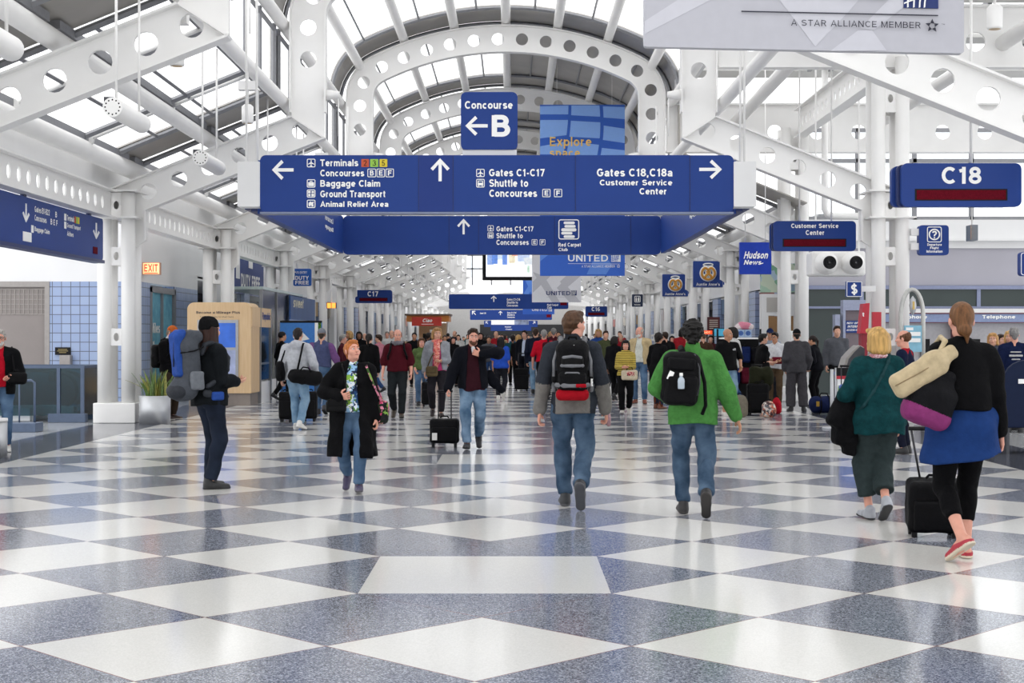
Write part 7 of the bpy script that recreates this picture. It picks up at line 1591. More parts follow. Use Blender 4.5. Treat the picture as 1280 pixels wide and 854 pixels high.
# ---- free-standing blue display board
d = 37.3; e = empty('advertising_stand', (wx(376, d), d, 0), 0, 'tall blue advertising stand with a white strip behind the grey hoodie', 'advertising stand')
x0, x1 = wx(350, d)-e.location.x, wx(402, d)-e.location.x; zt3 = wz(402, d)
bb('board', [((x0, 0, .05), (x1, .12, zt3))], mat('stand_blue', '3a7cc8', .5, raw=True), e); bb('dark_top', [((x0, -.01, zt3-.03), (x1, .13, zt3+.02))], BLACK, e); bb('white_strip', [((wx(393.5, d)-e.location.x, -.006, .1), (wx(397.5, d)-e.location.x, 0, zt3-.03))], SIGNW, e); bb('plant_photo', [((wx(397.8, d)-e.location.x, -.006, zt3-.45), (x1-.01, 0, zt3-.03))], blotch('plant_photo', ['4f7a34', '2f4a24', '7aa04c'], 18), e)
b = MB(); b.add([(-.2, -.008, 1.55), (.02, -.008, 1.7), (.22, -.008, 1.5), (-.1, -.008, 1.42)], [(0, 1, 2, 3)]); b.build('white_emblem', SIGNW, e); lettering('L', x0+.08, x0+.2, .35, .52, lambda u, v, w: (u, -.008, v), SIGNW, e); bb('foot', [((x0-.02, -.1, 0), (x1+.02, .22, .05))], BLACK, e)
# ---- white counter further on, left
for i, (x, d, w) in enumerate(((428, 40.5, 1.1), (455, 47, 1.6))):
    e = empty('counter', (wx(x, d), d, 0), 0, ('white service counter beyond the blue advertising stand', 'second white counter behind the dark-haired black sweater')[i], 'counter', 'white counters')
    bb('front', [((-w/2, 0, 0), (w/2, .5, .95))], OFFWHITE, e); bb('counter_top', [((-w/2-.06, -.06, .95), (w/2+.06, .56, 1.0))], SIGNW, e)
# ---- coffee kiosk far down on the left
d = 75.; e = empty('coffee_kiosk', (wx(533, d), d, 0), 0, 'coffee kiosk with red sign and orange canopy down the hall', 'kiosk'); X = lambda x: wx(x, d)-e.location.x; Z = lambda y: wz(y, d)
bb('counter_front', [((X(503), .3, 0), (X(560), 1.6, 1.35))], mat('kiosk_beige', 'd8b48c', .5), e); bb('back_wall', [((X(520), 2.2, 1.3), (X(556), 2.4, 2.3))], mat('kiosk_cream', 'ead2ae', .5), e); bb('canopy', [((X(508), 0, Z(402)), (X(561), 2.6, Z(394.5)))], mat('canopy_orange', 'd8883a', .5), e); bb('roof_edge', [((X(506), -.1, Z(394.5)), (X(563), 2.7, Z(392.5)))], mat('roof_brown', '6e5a4c', .5), e)
bb('red_sign', [((X(515), -.15, Z(407.5)), (X(552), 0, Z(396.5)))], mat('ciao_red', 'cf3a2a', .5), e); lettering('Ciao', X(528), X(540), Z(403), Z(398.4), lambda u, v, w: (u, -.16, v), SIGNW, e, .03, italic=.3); bb('fine_print', [((X(527), -.16, Z(405.6)), (X(542), -.155, Z(405)))], SIGNW, e)
for x in (505, 559): b = MB(); b.tube([(X(x), .4, 0), (X(x), .4, Z(394.5))], .05, 8); b.build('post', OFFWHITE, e)
bb('dark_machine', [((X(528), .35, 1.35), (X(538), .9, 1.75))], BLACK, e); bb('menu_panel', [((X(537), .25, 1.2), (X(543), .3, 1.95))], SIGNW, e)
e = empty('wall_lantern', (wx(414.5, 52), 52, wz(382, 52)), 0, 'glowing orange lantern box between two columns', 'lamp'); bb('lit_box', [((-.16, -.08, -.09), (.16, .08, .09))], mat('lantern_glow', 'ffb45a', .5, emit='ffa040', estr=1.2), e); bb('bracket', [((-.02, -.02, .09), (.02, .02, .9))], WHITE, e); bb('bars', [((-.17, -.09, -.1), (-.15, .09, .1)), ((.15, -.09, -.1), (.17, .09, .1)), ((-.01, -.09, -.1), (.01, -.08, .1))], GREYD, e)
# ---- shop openings along both sides: fronts with header, glazing and goods wall
SHOPC = ['7a8fb0', 'a05a54', '8a9aa6', 'c8a878', '5f7a9a', '9a6a5c', 'b8b0a4', '4a5a78']
for s in (-1, 1):
    for k in range(0, 9):
        y0 = (49 if s < 0 else 45)+BAY*k
        nm = ordn[k]+' shop front of the row along the '+('duty free side' if s < 0 else 'pretzel side')
        e = empty('shop', (s*XW, y0, 0), 0, nm, 'shop', 'shop fronts along the hall'); c = SHOPC[(k*3+(s > 0)) % 8]
        xx = lambda a, b_: (min(-s*a*-1, -s*b_*-1), max(-s*a*-1, -s*b_*-1))
        a, b_ = xx(.02, .12); bb('header', [((a, .2, 2.45), (b_, 7.6, 3.05))], mat('shop_header_'+c, c, .5), e)
        a, b_ = xx(.3, .34); bb('glazing', [((a, .3, .4), (b_, 3.2, 2.45))], GLASSC, e); bb('glazing', [((a, 5.2, .4), (b_, 7.5, 2.45))], GLASSC, e); a, b_ = xx(.25, .4); bb('stall_riser', [((a, .3, 0), (b_, 3.2, .4))], mat('riser_grey', '8a8d92', .5), e); bb('stall_riser', [((a, 5.2, 0), (b_, 7.5, .4))], MATS['riser_grey'], e)
        a, b_ = xx(1.9, 2.2); bb('goods_shelves', [((a, .3, .2+.45*q), (b_, 7.4, .5+.45*q)) for q in range(5)], blotch('goods_%d' % (k % 3), [['c04a3a', 'd8d0c0', '3a5a8a', '5a7a4a', 'e0b050', '2a2a2e'], ['2a2c34', 'b8b0a8', '6a3a3a', 'd8c8a8', '3a4a6a', '8a8a90'], ['d87a4a', '3a3a40', 'e0dcd4', '4a6a9a', '9a3a4a', 'c8b070']][k % 3], 5), e)
# ---- newsstand block beside the window wall (right): white bulkhead, green posters, doorway
d = 41; e = empty('newsstand', (7.9, 41.2, 0), 0, 'newsstand with white bulkhead and green posters behind the tall columns', 'shop')
bb('bulkhead', [((-1.0, 0, 2.15), (1.0, .3, 2.75)), ((-1.0, 0, 0), (-.8, .3, 2.15)), ((-.05, 0, 0), (.15, .3, 2.15)), ((.8, 0, 0), (1.0, .3, 2.15))], OFFWHITE, e); bb('upper_posters', [((-1.0, .05, 2.8), (1.0, .2, 3.6))], blotch('green_window_posters', ['7fa88c', 'a4c0ac', 'a8bccc', '6a8f78', 'c0ccb8', '8fa4b4'], 5), e); bb('doorway_back', [((-.8, 1.2, 0), (.8, 1.3, 2.15))], mat('warm_doorway', 'b48a5c', .6, var=.25, scale=2), e); bb('vent_grille', [((-.85, -.02, 2.25), (-.55, 0, 2.65))], GREYP, e)
# ---- display rack with bags and pink plush in front of the shops on the right
d = 36.5; e = empty('display_rack', (wx(925, d), d, 0), 0, 'black display rack topped with pink plush beside the bald person', 'rack')
bb('back_panel', [((-.55, .18, .05), (.55, .22, 1.55))], BLACK, e); bb('shelf', [((-.5, -.18, 1.5), (.45, .2, 1.54))], SIGNW, e); bb('base', [((-.55, -.2, 0), (.55, .25, .08))], BLACK, e)
for x in (-.53, .53): bb('upright', [((x-.02, .14, 0), (x+.02, .2, 1.75))], BLACK, e)
PINK = mat('pink_plush', 'e08aa0', .9, bump=.4, bscale=60)
o = MB(); o0 = empty('plush_toy', (wx(930, d), d, 1.74), 0, 'pink and white striped plush bundle on top of the display rack', 'toy')
F_ = Field(.02); F_.ell((0, 0, .09), (.19, .13, .10), k=.03); F_.ell((-.14, 0, .06), (.1, .1, .08), k=.03, tag=1); F_.ell((.14, 0, .06), (.1, .1, .08), k=.03, tag=1); field_obj('body', [F_.mesh(.008, 30)], [PINK, mat('white_plush', 'ecdede', .9)], o0)
for i, x in enumerate((925.5, 934.5)):
    q = empty('toy_box', (wx(x, d), d, 1.545), 0, ('blue and white boxed toy on the rack shelf nearer the bald person', 'blue and white boxed toy on the rack shelf nearer the short-haired black T-shirt')[i], 'box', 'boxed toys on the rack'); bb('carton', [((-.085, -.08, 0), (.085, .08, .19))], mat('toy_box_blue', 'a8c0de', .5, var=.1), q, .006); b = MB(); b.tube([(0, -.086, .1), (0, -.081, .1)], .06, 16); b.build('round_print', mat('toy_print', '3a62a8', .5, var=.3, scale=25), q)
random.seed(7)
for i, (x, z, c) in enumerate(((-.38, 1.02, '7a2a4a'), (-.12, 1.0, '8a2a4c'), (.14, 1.02, '2a3a6a'), (.38, 1.0, '24242a'), (-.38, .5, '26262c'), (-.12, .48, '2c3c70'), (.14, .5, '6a2438'), (.38, .5, '303038'))):
    q = empty('backpack', (e.location.x+x, d-.02, z), 0, '%s backpack hanging on the display rack, %s row' % ({'7a2a4a': 'wine', '8a2a4c': 'plum', '2a3a6a': 'navy', '24242a': 'black', '26262c': 'charcoal', '2c3c70': 'blue', '6a2438': 'dark red', '303038': 'slate'}[c], 'upper' if z > .8 else 'lower'), 'backpack', 'backpacks on the display rack')
    F_ = Field(.018); F_.rbox((0, 0, .1), (.11, .10, .2), .06); field_obj('bag_body', [F_.mesh(.005)], cloth('cloth_'+c, c), q); F_ = Field(.018); F_.rbox((0, -.10, .03), (.085, .035, .1), .03); field_obj('front_pocket', [F_.mesh(.003)], cloth('cloth_'+c, c), q); b = MB(); b.tube([(-.03, .06, .29), (-.02, .1, .34), (.02, .1, .34), (.03, .06, .29)], .01, 6); b.build('hang_loop', BLACK, q)
e = empty('menu_board', (wx(892, 52), 52, wz(416, 52)), 0, 'maroon menu board on a post beyond the curly-haired green fleece', 'sign'); bb('panel', [((-.22, 0, 0), (.22, .06, .55))], mat('menu_maroon', '5a2428', .5), e); bb('lettering', [((-.15, -.01, .42-.07*k), (.15, 0, .45-.07*k)) for k in range(5)], mat('menu_cream', 'd8c8b8', .5), e); bb('post', [((-.03, .02, -wz(416, 52)), (.03, .05, 0))], BLACK, e)
e = empty('television', (wx(900, 46), 46, wz(421, 46)), 0, 'small lit screen on a stand between the green fleece and the bald person', 'television'); bb('housing', [((-.2, 0, 0), (.2, .06, .27))], BLACK, e); bb('screen', [((-.18, -.008, .02), (.18, 0, .25))], mat('teal_screen', '3f8fb0', .4, emit='4aa0c0', estr=.5, var=.4, scale=6), e); bb('stand', [((-.03, .02, -wz(421, 46)), (.03, .05, 0))], BLACK, e)
e = empty('lit_sign', (wx(884, 47), 47, wz(418, 47)), 0, 'glowing red snack sign beside the small lit screen', 'sign'); bb('lit_panel', [((-.16, 0, 0), (.16, .06, .12))], mat('red_glow', 'e0502a', .5, emit='ff5020', estr=.7), e); lettering('HOT', -.1, .1, .03, .09, lambda u, v, w: (u, -.008, v), mat('cream_glow', 'ffe0b0', .5, emit='ffe0b0', estr=.5), e); bb('stand', [((-.02, .02, -wz(418, 47)), (.02, .05, 0))], BLACK, e)
# ---- luggage standing on the floor by the group
def soft_bag(name, x, d, label, r, col, cat='bag', mats=None, z=None, flat=.8, nz=.008, handle=True):
    e = empty(name, (x, d, 0), 0, label, cat); F_ = Field(.015); F_.ell((0, 0, r[2]), r, k=.02); F_.rbox((0, 0, r[2]*.75), (r[0]*.9, r[1]*.9, r[2]*.72), min(r)*.6, k=.05); F_.cut((0, 0, .004), (0, 0, -1)); field_obj('bag_body', [F_.mesh(nz, 20)], mats or [cloth('cloth_'+col, col)], e)
    F_ = Field(.015); F_.rbox((0, -r[1]*.88, r[2]*.7), (r[0]*.62, r[1]*.22, r[2]*.45), r[1]*.18); field_obj('front_pocket', [F_.mesh(.003)], mats or [cloth('cloth_'+col, col)], e)
    if handle: b = MB(); b.tube([(-r[0]*.3, 0, r[2]*1.85), (-r[0]*.2, 0, r[2]*2.1), (r[0]*.2, 0, r[2]*2.1), (r[0]*.3, 0, r[2]*1.85)], .012, 6); b.build('handle', BLK, e)
    return e
d = 28.6; soft_bag('backpack', px(925, d), d, 'stone grey backpack standing on the floor beside the black suitcase', (.15, .12, .22), '8a8478', 'backpack')
trolley('upright_suitcase', px(947, 29.2), 29.2, 'large upright black suitcase with a raised handle and a green jacket', W=.42, H=.58, D=.26, handle=.38)
e = empty('jacket', (px(951, 29.2), 29.35, .62), 0, 'dark olive jacket hung over the handle of the upright black suitcase', 'jacket'); F_ = Field(.016); F_.rbox((.02, 0, .22), (.22, .12, .12), .08, k=.05); F_.rbox((-.10, .0, .08), (.1, .13, .16), .06, k=.06); F_.rbox((.16, 0, .1), (.08, .12, .14), .05, k=.06); field_obj('cloth', [F_.mesh(.014, 18)], cloth('cloth_3a3c2c', '3a3c2c'), e)
d = 28.5; soft_bag('round_bag', px(961, d), d, 'rounded patterned bag with orange and grey flowers on the floor before the group', (.135, .11, .165), 'x', mats=[blotch('round_bag_print', ['b86a54', 'cfc8c0', '6a6a70', 'd8a890', '4a3a3c'], 22)])
d = 29.8; soft_bag('red_bag', px(971, d), d, 'red bag on the floor behind the rounded patterned bag', (.09, .09, .17), 'c02a3c')
d = 29.8; e = empty('duffel_bag', (px(1029, d), d, 0), 0, 'navy duffel bag with yellow tag on the floor beside the grey tracksuit', 'bag'); F_ = Field(.015); F_.cap((-.13, 0, .19), (.14, 0, .19), .17, .17); F_.cut((0, 0, .004), (0, 0, -1)); field_obj('bag_body', [F_.mesh(.008, 20)], cloth('cloth_2a355c', '2a355c'), e); b = MB(); b.tube([(-.1, -.05, .34), (-.06, -.08, .42), (.06, -.08, .42), (.1, -.05, .34)], .014, 6); b.build('handle', BLK, e); bb('yellow_tag', [((-.17, -.165, .16), (-.11, -.15, .26))], mat('tag_yellow', 'b8902a', .5), e)
for x in (-.07, .1): b = MB(); b.tube([(x, 0.175*math.cos(a), .19+.175*math.sin(a)) for a in np.linspace(0, 2*PI, 20)], .014, 6, cap=False); b.build('web_strap', BLK, e)
# two cases trailed by walkers on the left and in the middle
trolley('wheeled_suitcase', px(358, 27.0), 27.0, 'black wheeled case rolling beside the grey hoodie on the window side', W=.26, H=.5, D=.22, handle=.4); trolley('wheeled_suitcase', px(387, 27.2), 27.2, 'black wheeled case rolling between the grey hoodie and the purple shirt', W=.28, H=.5, D=.22, handle=.4)
trolley('wheeled_suitcase', px(535.5, 33.0), 33.0, 'dark wheeled case beside the olive green top', W=.3, H=.5, D=.24, handle=.4); trolley('wheeled_suitcase', px(652, 42.6), 42.6, 'black wheeled case beside the person in the suit', W=.4, H=.6, D=.26, handle=.45)
# ---- telephone bank on the back wall of the gate wing
BOOTH = mat('booth_metal', 'b4b2b6', .4, metal=.2); MAROON = mat('booth_maroon', '6a2c38', .4); HEADB = mat('booth_header', '8a9ac0', .5)
for k in range(4):
    x0 = 9.45+k*2.35; e = empty('telephone_booth', (x0, 39.5, 0), 0, ('telephone booth bay beside the red kiosk and oval sign', 'telephone booth bay behind the bun-haired cardigan wearer', 'telephone booth bay whose full Telephone lettering shows', 'telephone booth bay cut by the picture edge')[k], 'telephone booth', 'telephone bank')
    bb('back_panel', [((0, .3, .3), (2.3, .36, 1.95))], BOOTH, e); bb('header', [((0, .05, 1.95), (2.3, .3, 2.2))], HEADB, e); bb('white_cap', [((0, .03, 2.2), (2.3, .32, 2.31))], OFFWHITE, e); bb('maroon_line', [((0, .03, 2.17), (2.3, .04, 2.2)), ((0, .03, 1.93), (2.3, .04, 1.95))], MAROON, e); bb('end_post', [((-.05, -.05, 0), (.03, .36, 2.28))], MAROON, e); bb('shelf', [((.1, .0, .85), (2.2, .3, .9))], BOOTH, e)
    lettering('Telephone', .72, 1.6, 2.02, 2.14, lambda u, v, w: (u, .04, v), SIGNW, e, .03)
    for q in (.6, 1.6):
        tp = bb('telephone', [((q-.11, .18, 1.0), (q+.11, .3, 1.5))], BLACK, e, .01); b = MB(); b.tube([(q-.06, .15, 1.45), (q-.06, .13, 1.38), (q-.06, .13, 1.2), (q-.06, .15, 1.13)], .025, 8); b.build('handset', GREYD, tp)
# internet sign on a grey machine left of the red kiosk
d = 36.; e = empty('internet_terminal', (wx(1053, d), d, 0), 0, 'grey internet access terminal with a blue sign behind the machines', 'terminal'); X = lambda x: wx(x, d)-e.location.x
bb('frame', [((X(1044), 0, 0), (X(1050), .3, 2.1)), ((X(1054), 0, 0), (X(1057), .3, 2.2)), ((X(1054), 0, 2.2), (X(1082), .3, 2.45))], mat('terminal_lilac', 'a3aac4', .5), e); bb('panel', [((X(1057), .1, 0), (X(1082), .2, 2.2))], mat('terminal_brown', '7d7076', .5), e); bb('blue_sign', [((X(1057), .06, wz(416, d)), (X(1080), .1, wz(401, d)))], SIGNB, e)
for tx, a, y in (('NOW OPEN', 1059, 405.5), ('INTERNET', 1060, 409.8), ('ACCESS HERE', 1058.5, 414)): lettering(tx, X(a), X(a+18), wz(y, d), wz(y-3, d), lambda u, v, w: (u, .05, v), SIGNW, e, italic=.2)
RED = mat('kiosk_red', 'c8283c', .45)
d = 25.4; e = empty('red_kiosk', (wx(1093, d), d, 0), 0, 'red kiosk panels leaning either side of the tall column foot', 'kiosk'); X = lambda x: wx(x, d)-e.location.x; Z = lambda y: wz(y, d)
M_ = Matrix.Rotation(.09, 4, 'Y')
b = MB(); b.plate([(X(1073), Z(417)), (X(1083), Z(417)), (X(1085), Z(379)), (X(1077), Z(380))], [], lambda u, v, w: (u, w, v), .25); b.build('slanted_panel', RED, e); bb('stem', [((X(1075), -.1, 0), (X(1083), .1, Z(417)))], mat('kiosk_red_dark', '9a2434', .5), e); bb('rear_panel', [((X(1107), .9, .4), (X(1118), 1.0, Z(389)))], RED, e); bb('rear_leg', [((X(1108), .92, 0), (X(1110), .98, .5)), ((X(1115), .92, 0), (X(1117), .98, .5))], GREYD, e)
lettering('t', X(1075.5), X(1078), Z(396), Z(391), lambda u, v, w: (u, -.14, v), SIGNW, e)
# self-service machines: two rounded grey backs
d = 23.5
for i, (x, h) in enumerate(((1064, .08), (1075, .0))):
    e = empty('check_in_machine', (wx(x, d+.6*i), d-.5*i, 0), 0, ('self-service machine with rounded grey back, the one beside the blue suitcase', 'self-service machine with rounded black screen back beside the red kiosk')[i], 'machine', 'self-service machines')
    b = MB(); o_ = [(-.17, .85), (.13, .85)]+[(.13-.0-.26*math.sin(a)*.9, .95+.45*math.sin(a*1.0)+.0) for a in np.linspace(.2, 1.4, 8)]; o_ = [(-.2, .80), (.14, .80), (.16, 1.46-h), (.08, 1.5-h), (-.03, 1.40-h), (-.12, 1.22), (-.18, 1.02)]
    b.plate(o_, [], lambda u, v, w: (u, w, v), .42); b.build('housing', mat('machine_grey', '9a9590', .4), e, .02); b = MB(); b.plate([(u*.9+.02, v-.02) for u, v in o_], [], lambda u, v, w: (u, -.215+w, v), .02); b.build('dark_face', BLACK if i else GREYD, e); bb('pedestal', [((-.14, -.15, 0), (.1, .15, .82))], GREYD, e)
d = 23.; e = empty('bag_sizer', (wx(1052, d), d, 0), 0, 'black and red baggage sizer stand with a white sign', 'stand'); X = lambda x: wx(x, d)-e.location.x; Z = lambda y: wz(y, d)
bb('black_panel', [((X(1046), 0, Z(470)), (X(1064), .1, Z(460)))], BLACK, e); bb('red_band', [((X(1046), -.005, Z(474)), (X(1064), .1, Z(470)))], RED, e); bb('white_sign', [((X(1047), 0, Z(496)), (X(1055), .1, Z(474)))], SIGNW, e); bb('green_photo', [((X(1047.5), -.006, Z(494)), (X(1054), 0, Z(482)))], blotch('sizer_photo', ['8ab46a', 'd8d8a0', '5a8a9a'], 20), e)
for x in (1046, 1063.5): b = MB(); b.tube([(X(x), .05, 0), (X(x), .05, Z(460))], .02, 8); b.build('leg', STEEL, e)
e = trolley('blue_suitcase', px(1060.5, 22.6), 22.6, 'bright blue hard suitcase beside the baggage sizer and the teal jacket', W=.26, H=.5, D=.22, handle=.3, m=mat('suitcase_blue', '2f63c4', .35)); e.location.z = .27
q = empty('luggage_trolley', (px(1060.5, 22.6), 22.6, 0), 0, 'low steel trolley under the bright blue suitcase', 'trolley'); bb('deck', [((-.22, -.18, .2), (.22, .18, .27))], STEEL, q, .01)
for sx in (-.17, .17):
    for sy in (-.13, .13): b = MB(); b.tube([(sx-.015, sy, .1), (sx+.015, sy, .1)], .1, 14); b.build('wheel', BLACK, q)
e = empty('queue_post', (px(1040, 25.), 25, 0), 0, 'steel queue post with blue belt near the grey tracksuit', 'post'); b = MB(); b.tube([(0, 0, .02), (0, 0, 1.0)], .032, 12); b.build('post', STEEL, e); b = MB(); b.lathe([(.001, 0), (.17, 0), (.16, .025), (.001, .03)], n=20); b.build('base', STEEL, e); bb('belt', [((.0, -.01, .91), (.62, .01, .96))], SIGNB, e)
# oval standing sign with brochure panel
d = 24.2; e = empty('oval_sign', (wx(1140, d), d, 0), 0, 'tall oval steel hoop sign with a light-blue leaflet panel', 'sign stand'); X = lambda x: wx(x, d)-e.location.x; Z = lambda y: wz(y, d)
b = MB(); ra = (X(1155)-X(1127))/2; pts = [(-ra, 0, 0), (-ra, 0, Z(395))]+[(-ra*math.cos(a), 0, Z(395)+(Z(362)-Z(395))*math.sin(a)) for a in np.linspace(.1, PI-.1, 15)]+[(ra, 0, Z(395)), (ra, 0, 0)]; b.tube(pts, .035, 10); b.build('hoop', mat('hoop_steel', 'c4c4c0', .35, metal=.4), e)
b = MB(); b.lathe([(.001, -.16), (.045, -.1), (.06, 0), (.045, .1), (.001, .16)], (X(1141), 0, Z(382)), 16); b.build('hanging_lamp', STEEL, e); bb('lamp_label', [((X(1139.5), -.07, Z(387)), (X(1142), -.05, Z(377)))], mat('label_amber', 'd8b86a', .5), e); bb('panel', [((X(1130), -.02, Z(440)), (X(1153), .02, Z(407)))], mat('panel_light_blue', '8ac4dc', .4, var=.1, scale=9), e); bb('leaflets', [((X(1132), -.03, Z(413.)), (X(1141), -.02, Z(409.5))), ((X(1132), -.03, Z(420)), (X(1150), -.02, Z(415))), ((X(1132), -.03, Z(428)), (X(1150), -.02, Z(423)))], SIGNW, e)
# white table and navy seat at the right edge
d = 24.8; e = empty('table', (px(1272, d), d, 0), 0, 'white-topped table with dark base before the telephones', 'table'); bb('table_top', [((-.75, -.35, 1.02), (.9, .35, 1.06))], SIGNW, e); bb('base_panel', [((-.65, -.25, 0), (.8, .25, 1.02))], BLACK, e)
e = empty('chair', (px(1277, 19.5), 19.5, 0), 0, 'navy seat with rounded high back at the picture edge', 'chair'); b = MB(); o_ = [(-.24, .35), (.3, .35), (.3, 1.0)]+[(.06+.3*math.cos(a), .98+.26*math.sin(a)) for a in np.linspace(.3, PI, 10)]; b.plate(o_, [], lambda u, v, w: (u, w, v), .08); b.build('backrest', mat('navy_leather', '1b2540', .6, spec=.12), e, .02); bb('seat', [((-.24, .04, .38), (.3, .55, .48))], MATS['navy_leather'], e, .03); bb('badge', [((-.06, -.052, .93), (.02, -.045, .99))], SIGNW, e); bb('armrest', [((-.34, -.04, .35), (-.24, .5, .58))], mat('slate_plastic', '3a4358', .6, spec=.15), e, .03)
for sx in (-.18, .24): bb('leg', [((sx-.02, 0, 0), (sx+.02, .5, .36))], GREYD, e)
# ---- air nozzles on a white duct high beside the tall column
d = 31.; e = empty('air_duct', (wx(1052, d), d, wz(328, d)), 0, 'white duct with two ball air nozzles between the tall columns', 'duct'); X = lambda x: wx(x, d)-e.location.x; Z = lambda y: wz(y, d)-e.location.z
bb('duct_box', [((X(1018), .25, Z(344)), (X(1086), .9, Z(313)))], WHITE, e, .05); bb('hanger', [((X(1025), .5, Z(313)), (X(1027), .54, 7.85-e.location.z)), ((X(1080), .5, Z(313)), (X(1082), .54, 7.85-e.location.z))], WHITE, e)
for x in (1035.5, 1068.5):
    b = MB(); prof = [(.001, -.24), (.13, -.24), (.2, -.12), (.235, .02), (.24, .1), (.24, .3)]; b.lathe(prof, (X(x), .12, Z(328.5)), 24, 0, Matrix.Rotation(-PI/2, 3, 'X').to_4x4().to_3x3() if False else Matrix.Rotation(-PI/2, 3, 'X')); nb = b.build('nozzle_ball', WHITE, e)
    b = MB()
    for r in (.125, .095, .065, .035): b.tube([(X(x)+r*math.cos(a), -.13, Z(328.5)+r*math.sin(a)) for a in np.linspace(0, 2*PI, 21)], .014, 6, cap=False)
    b.build('nozzle_rings', BLACK, nb); b = MB(); b.tube([(X(x), -.125, Z(328.5)), (X(x), -.11, Z(328.5))], .12, 20); b.build('nozzle_mouth', mat('nozzle_grey', '6a6a6c', .4), nb)
# conduit elbow by the tall column
pipe_obj('conduit', [(wx(1031, 34), 34, 7.85), (wx(1031, 34), 34, wz(262, 34)), (wx(1034, 34), 34, wz(268, 34)), (wx(1042, 34), 34, wz(270, 34)), (wx(1086, 34), 34, wz(270, 34))], .075, WHITE, 'white pipe with an elbow between the two tall columns', None, 10, 'pipe')
# ---- hung drum lamps along both sides
def drum():
    e = empty('drum_lamp'); b = MB(); b.lathe([(.001, -.65), (.105, -.65), (.11, -.62), (.11, .62), (.105, .65), (.001, .65)], (0, 0, 0), 20, 0, Matrix.Rotation(-PI/2, 3, 'X')); b.build('drum', WHITE, e)
    b = MB(); b.box((-.125, -.55, .05), (-.02, .6, .13)); b.build('reflector', GREYD, e); b = MB()
    b.tube([(0, -.654, 0), (0, -.651, 0)], .103, 20); ed = b.build('end_face', BLACK, e); b = MB(); b.plate(circ(0, 0, .107, 24), [circ(.08*math.cos(2*PI*k/12), .08*math.sin(2*PI*k/12), .01, 8) for k in range(12)], lambda u, v, w: (u, -.658+w, v), .005); b.build('perforated_cap', WHITE, ed)
    for y in (-.5, .5): b = MB(); b.tube([(0, y, .1), (0, y, 1.75)], .016, 6); b.build('hanging_rod', WHITE, e)
    return e
dl = drum(); first = True; n_l = n_r = 0
for s in (-1, 1):
    k0 = 0
    for k in range(20):
        y = 12.3+4.545*k
        if s > 0 and y < 36.5: continue
        o = dl if first else copy_tree(dl); first = False; o.location = (X0+s*4.2, y, 4.05)
        tag(o, ('drum lamp number %d counted from the viewer along the duty free side' if s < 0 else 'drum lamp number %d counted from the viewer along the pretzel side') % (k0+1), 'lamp', 'hung drum lamps'); k0 += 1
def spot():
    e = empty('spot_lamp'); b = MB(); b.lathe([(.001, 0), (.085, 0), (.095, .02), (.095, .26), (.05, .3), (.001, .3)], n=18); b.build('can', WHITE, e); b = MB(); b.lathe([(.001, -.004), (.07, -.004)], n=16); b.build('lens', mat('warm_lens', 'd9b98a', .3), e); b = MB(); b.tube([(0, 0, .3), (0, 0, .92)], .02, 6); b.build('stem', WHITE, e); b = MB(); b.box((-.14, -.08, .52), (.14, .08, .66)); b.build('junction_box', WHITE, e); return e
sl = spot(); first = True
for s in (-1, 1):
    for k in range(12):
        y = 14.0+4.545*k+ (0 if k % 2 else .4)
        if s > 0 and y < 37: continue
        o = sl if first else copy_tree(sl); first = False; o.location = (X0+s*4.03, y, 4.93); tag(o, 'small white can lamp number %d under the clerestory, %s side' % (k+1, 'duty free' if s < 0 else 'pretzel'), 'lamp', 'small can lamps')
e = copy_tree(sl); e.location = (wx(1250, 18), 18.2, wz(32, 18)); tag(e, 'white can lamp with a warm lens beside the large grey banner', 'lamp', 'small can lamps')
# ================================================================= THE CROWD FURTHER DOWN THE HALL
random.seed(21)
def crowd_slot(m):
    return m
COLS = [('black', '1c1c20'), ('navy', '26304a'), ('grey', '6a6c72'), ('white', 'd4d4d2'), ('red', 'a8303a'), ('blue', '3a5c9a'), ('olive', '5a6046'), ('beige', 'b8a688'), ('purple', '5a4a72'), ('teal', '2c5a60'), ('maroon', '5a2832'), ('pale blue', '9ab0cc'), ('brown', '5a4436'), ('pink', 'c88a98')]
BOT = [('black trousers', '1d1d20'), ('blue jeans', '45618c'), ('khaki trousers', '8f8468'), ('dark grey trousers', '3c3d42'), ('light jeans', '7e98b4')]
HAIRS = [('short', 'brown', '3a281e'), ('short', 'grey', '8f8c88'), ('bob', 'blond', 'c09a66'), ('bob', 'dark', '1f1a18'), ('bald', 'thin', '6a5444'), ('long', 'dark', '221a18'), ('crew', 'black', '18161a'), ('curly', 'dark', '2a201c')]
PROT = []
for i in range(8):
    st, hn, hc = HAIRS[i]; fem = st in ('bob', 'long'); away = i % 2
    person('proto%d' % i, 0, -30, 0, 1.0, 'x', dict(hipz=.915, female=fem, fat=1.0+.04*(i % 3), legs=step('L' if i % 2 else 'R', .12, -.16, .05, 28)), lod=3, skin=i % 4, bottom=dict(c='1d1d20', noise=0), top=[dict(name='top', m='1c1c20', t=.03, hem=-.07-.04*(i % 2), sleeve=(1., .9, .5, 1.)[i % 4])], hair_=(st, hc), facing=False)
    PROT.append(PEOPLE['proto%d' % i][1])
used = set(); seen = set()
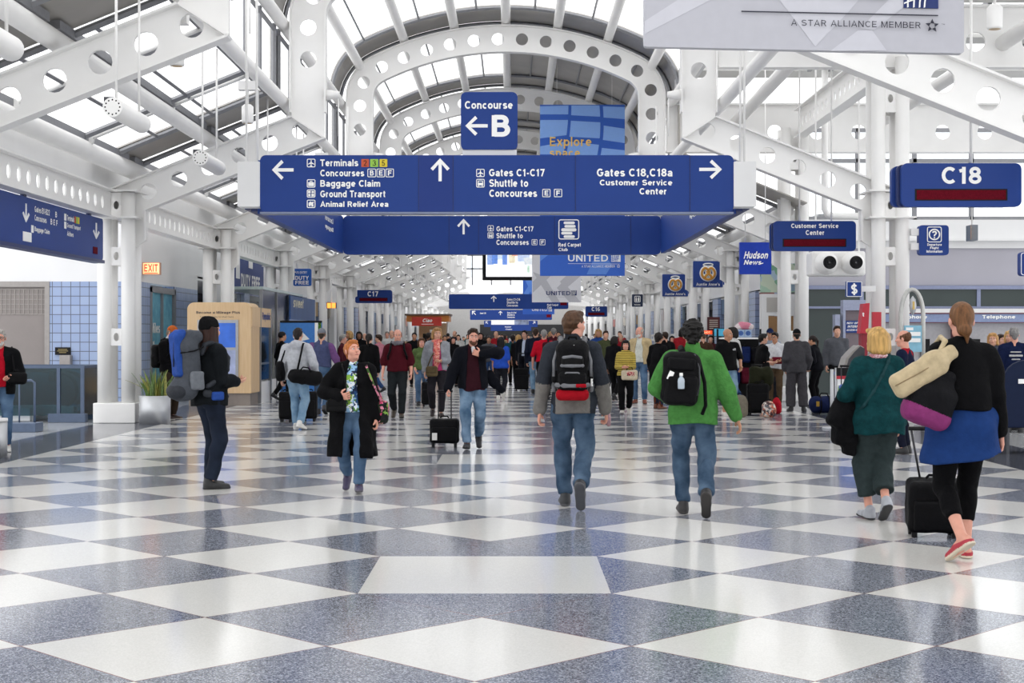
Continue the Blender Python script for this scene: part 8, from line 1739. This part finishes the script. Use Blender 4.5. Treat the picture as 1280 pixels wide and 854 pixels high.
def crowd(px_, d, face, k, top, bot, h=None):
    src = PROT[k]; 
    if k in used: o = copy_tree(src)
    else: o = src; used.add(k)
    s = (h or random.uniform(1.58, 1.84))
    o.location = (px(px_, d), d, src.location.z); o.scale = (s, s, s); o.rotation_euler = (0, 0, -math.radians(face))
    for c in o.children:
        n = c.name.split('.')[0]
        if n in ('top', 'trousers'):
            c.material_slots[0].link = 'OBJECT'; cc = COLS[top] if n == 'top' else BOT[bot]; c.material_slots[0].material = cloth('cloth_'+cc[1], cc[1])
    st, hn, hc = HAIRS[k]
    base = '%s hair, %s top, %s,' % (hn+(' '+st if st in ('bob', 'long') else ''), COLS[top][0], BOT[bot][0])
    where = ('walking away' if abs(face) < 60 else 'approaching' if abs(face) > 120 else 'turned sideways')
    spot_ = ('near coffee kiosk' if px_ < 560 and d > 60 else 'before white counters' if px_ < 560 else 'under far direction signs' if px_ < 700 and d > 70 else 'in mid hall' if px_ < 740 else 'before pretzel side shops')
    lab = f'{base} {where} {spot_}'; k2 = 0
    for q in ('', ' far off', ' beside another walker', ' deep in the crowd', ' among taller heads', ' at the rear', ' by a gap'):
        if lab+q not in seen: lab = lab+q; break
    seen.add(lab); tag(o, lab, 'person', 'crowd further down the hall')
# heads one can pick out, then the press of people behind them
named = [(428, 39.3, 90, 1, 10, 0), (437, 44, 250, 2, 12, 3), (449, 45.5, 180, 3, 0, 0), (456, 52, 185, 4, 3, 1), (474, 40.5, -70, 0, 13, 1), (484, 55, 180, 1, 3, 0), (489.5, 48, 175, 4, 3, 2), (518, 46, 180, 6, 0, 0), (535, 52, 20, 7, 0, 0), (556, 52, 175, 6, 3, 0), (566, 46, 160, 5, 0, 0), (573, 60, 180, 0, 3, 3), (601, 50, 185, 5, 0, 0), (611, 46, 175, 6, 2, 1), (620, 54, 180, 4, 4, 3), (641, 47, 0, 7, 9, 0), (648, 45, 4, 2, 0, 0), (664, 58, 0, 1, 1, 1), (692, 44, 5, 1, 10, 0), (698, 50, 180, 6, 3, 1), (748, 43, 190, 2, 5, 1), (757, 40, 175, 0, 6, 3), (768, 36, 30, 3, 0, 0), (776, 48, 180, 4, 4, 0), (832, 40, -20, 0, 0, 1), (840, 46, 180, 5, 10, 3), (853, 42, 10, 3, 4, 0), (879, 38, 0, 4, 12, 1), (888, 44, 180, 0, 10, 0), (917, 33.5, -60, 3, 3, 1), (700, 38.5, 3, 0, 10, 0), (1046, 33.5, 180, 0, 2, 0), (352, 35.9, 60, 6, 0, 0)]
for (a, d, f, k, t, b_) in named: crowd(a, d, f, k, t, b_)
spots = [(o.location.x, o.location.y) for o in bpy.data.objects if o.get('category') in ('person', 'kiosk', 'counter') and o.location.y > 0]
for i in range(85):
    d = random.uniform(58, 128); a = random.choice([random.gauss(640, 45), random.gauss(600, 60), random.uniform(470, 780)])
    if abs(px(a, d)-X0) > 6.2: a = CX+random.uniform(-5.5, 5.5)*F/d
    if abs(px(a, d)-wx(533, 75.)) < 2.6 and 73 < d < 79: d += 9
    if any(math.hypot(px(a, d)-u, d-v) < .75 for u, v in spots): continue
    spots.append((px(a, d), d)); crowd(a, d, random.choice([0, 5, -8, 180, 172, 188, 90, 200]), random.randrange(8), random.choice([0, 0, 0, 1, 1, 2, 3, 3, 4, 5, 6, 7, 8, 9, 10, 11, 12, 13]), random.randrange(5))
for o in list(bpy.data.objects):
    if o.get('label') == 'x': bpy.data.objects.remove(o)
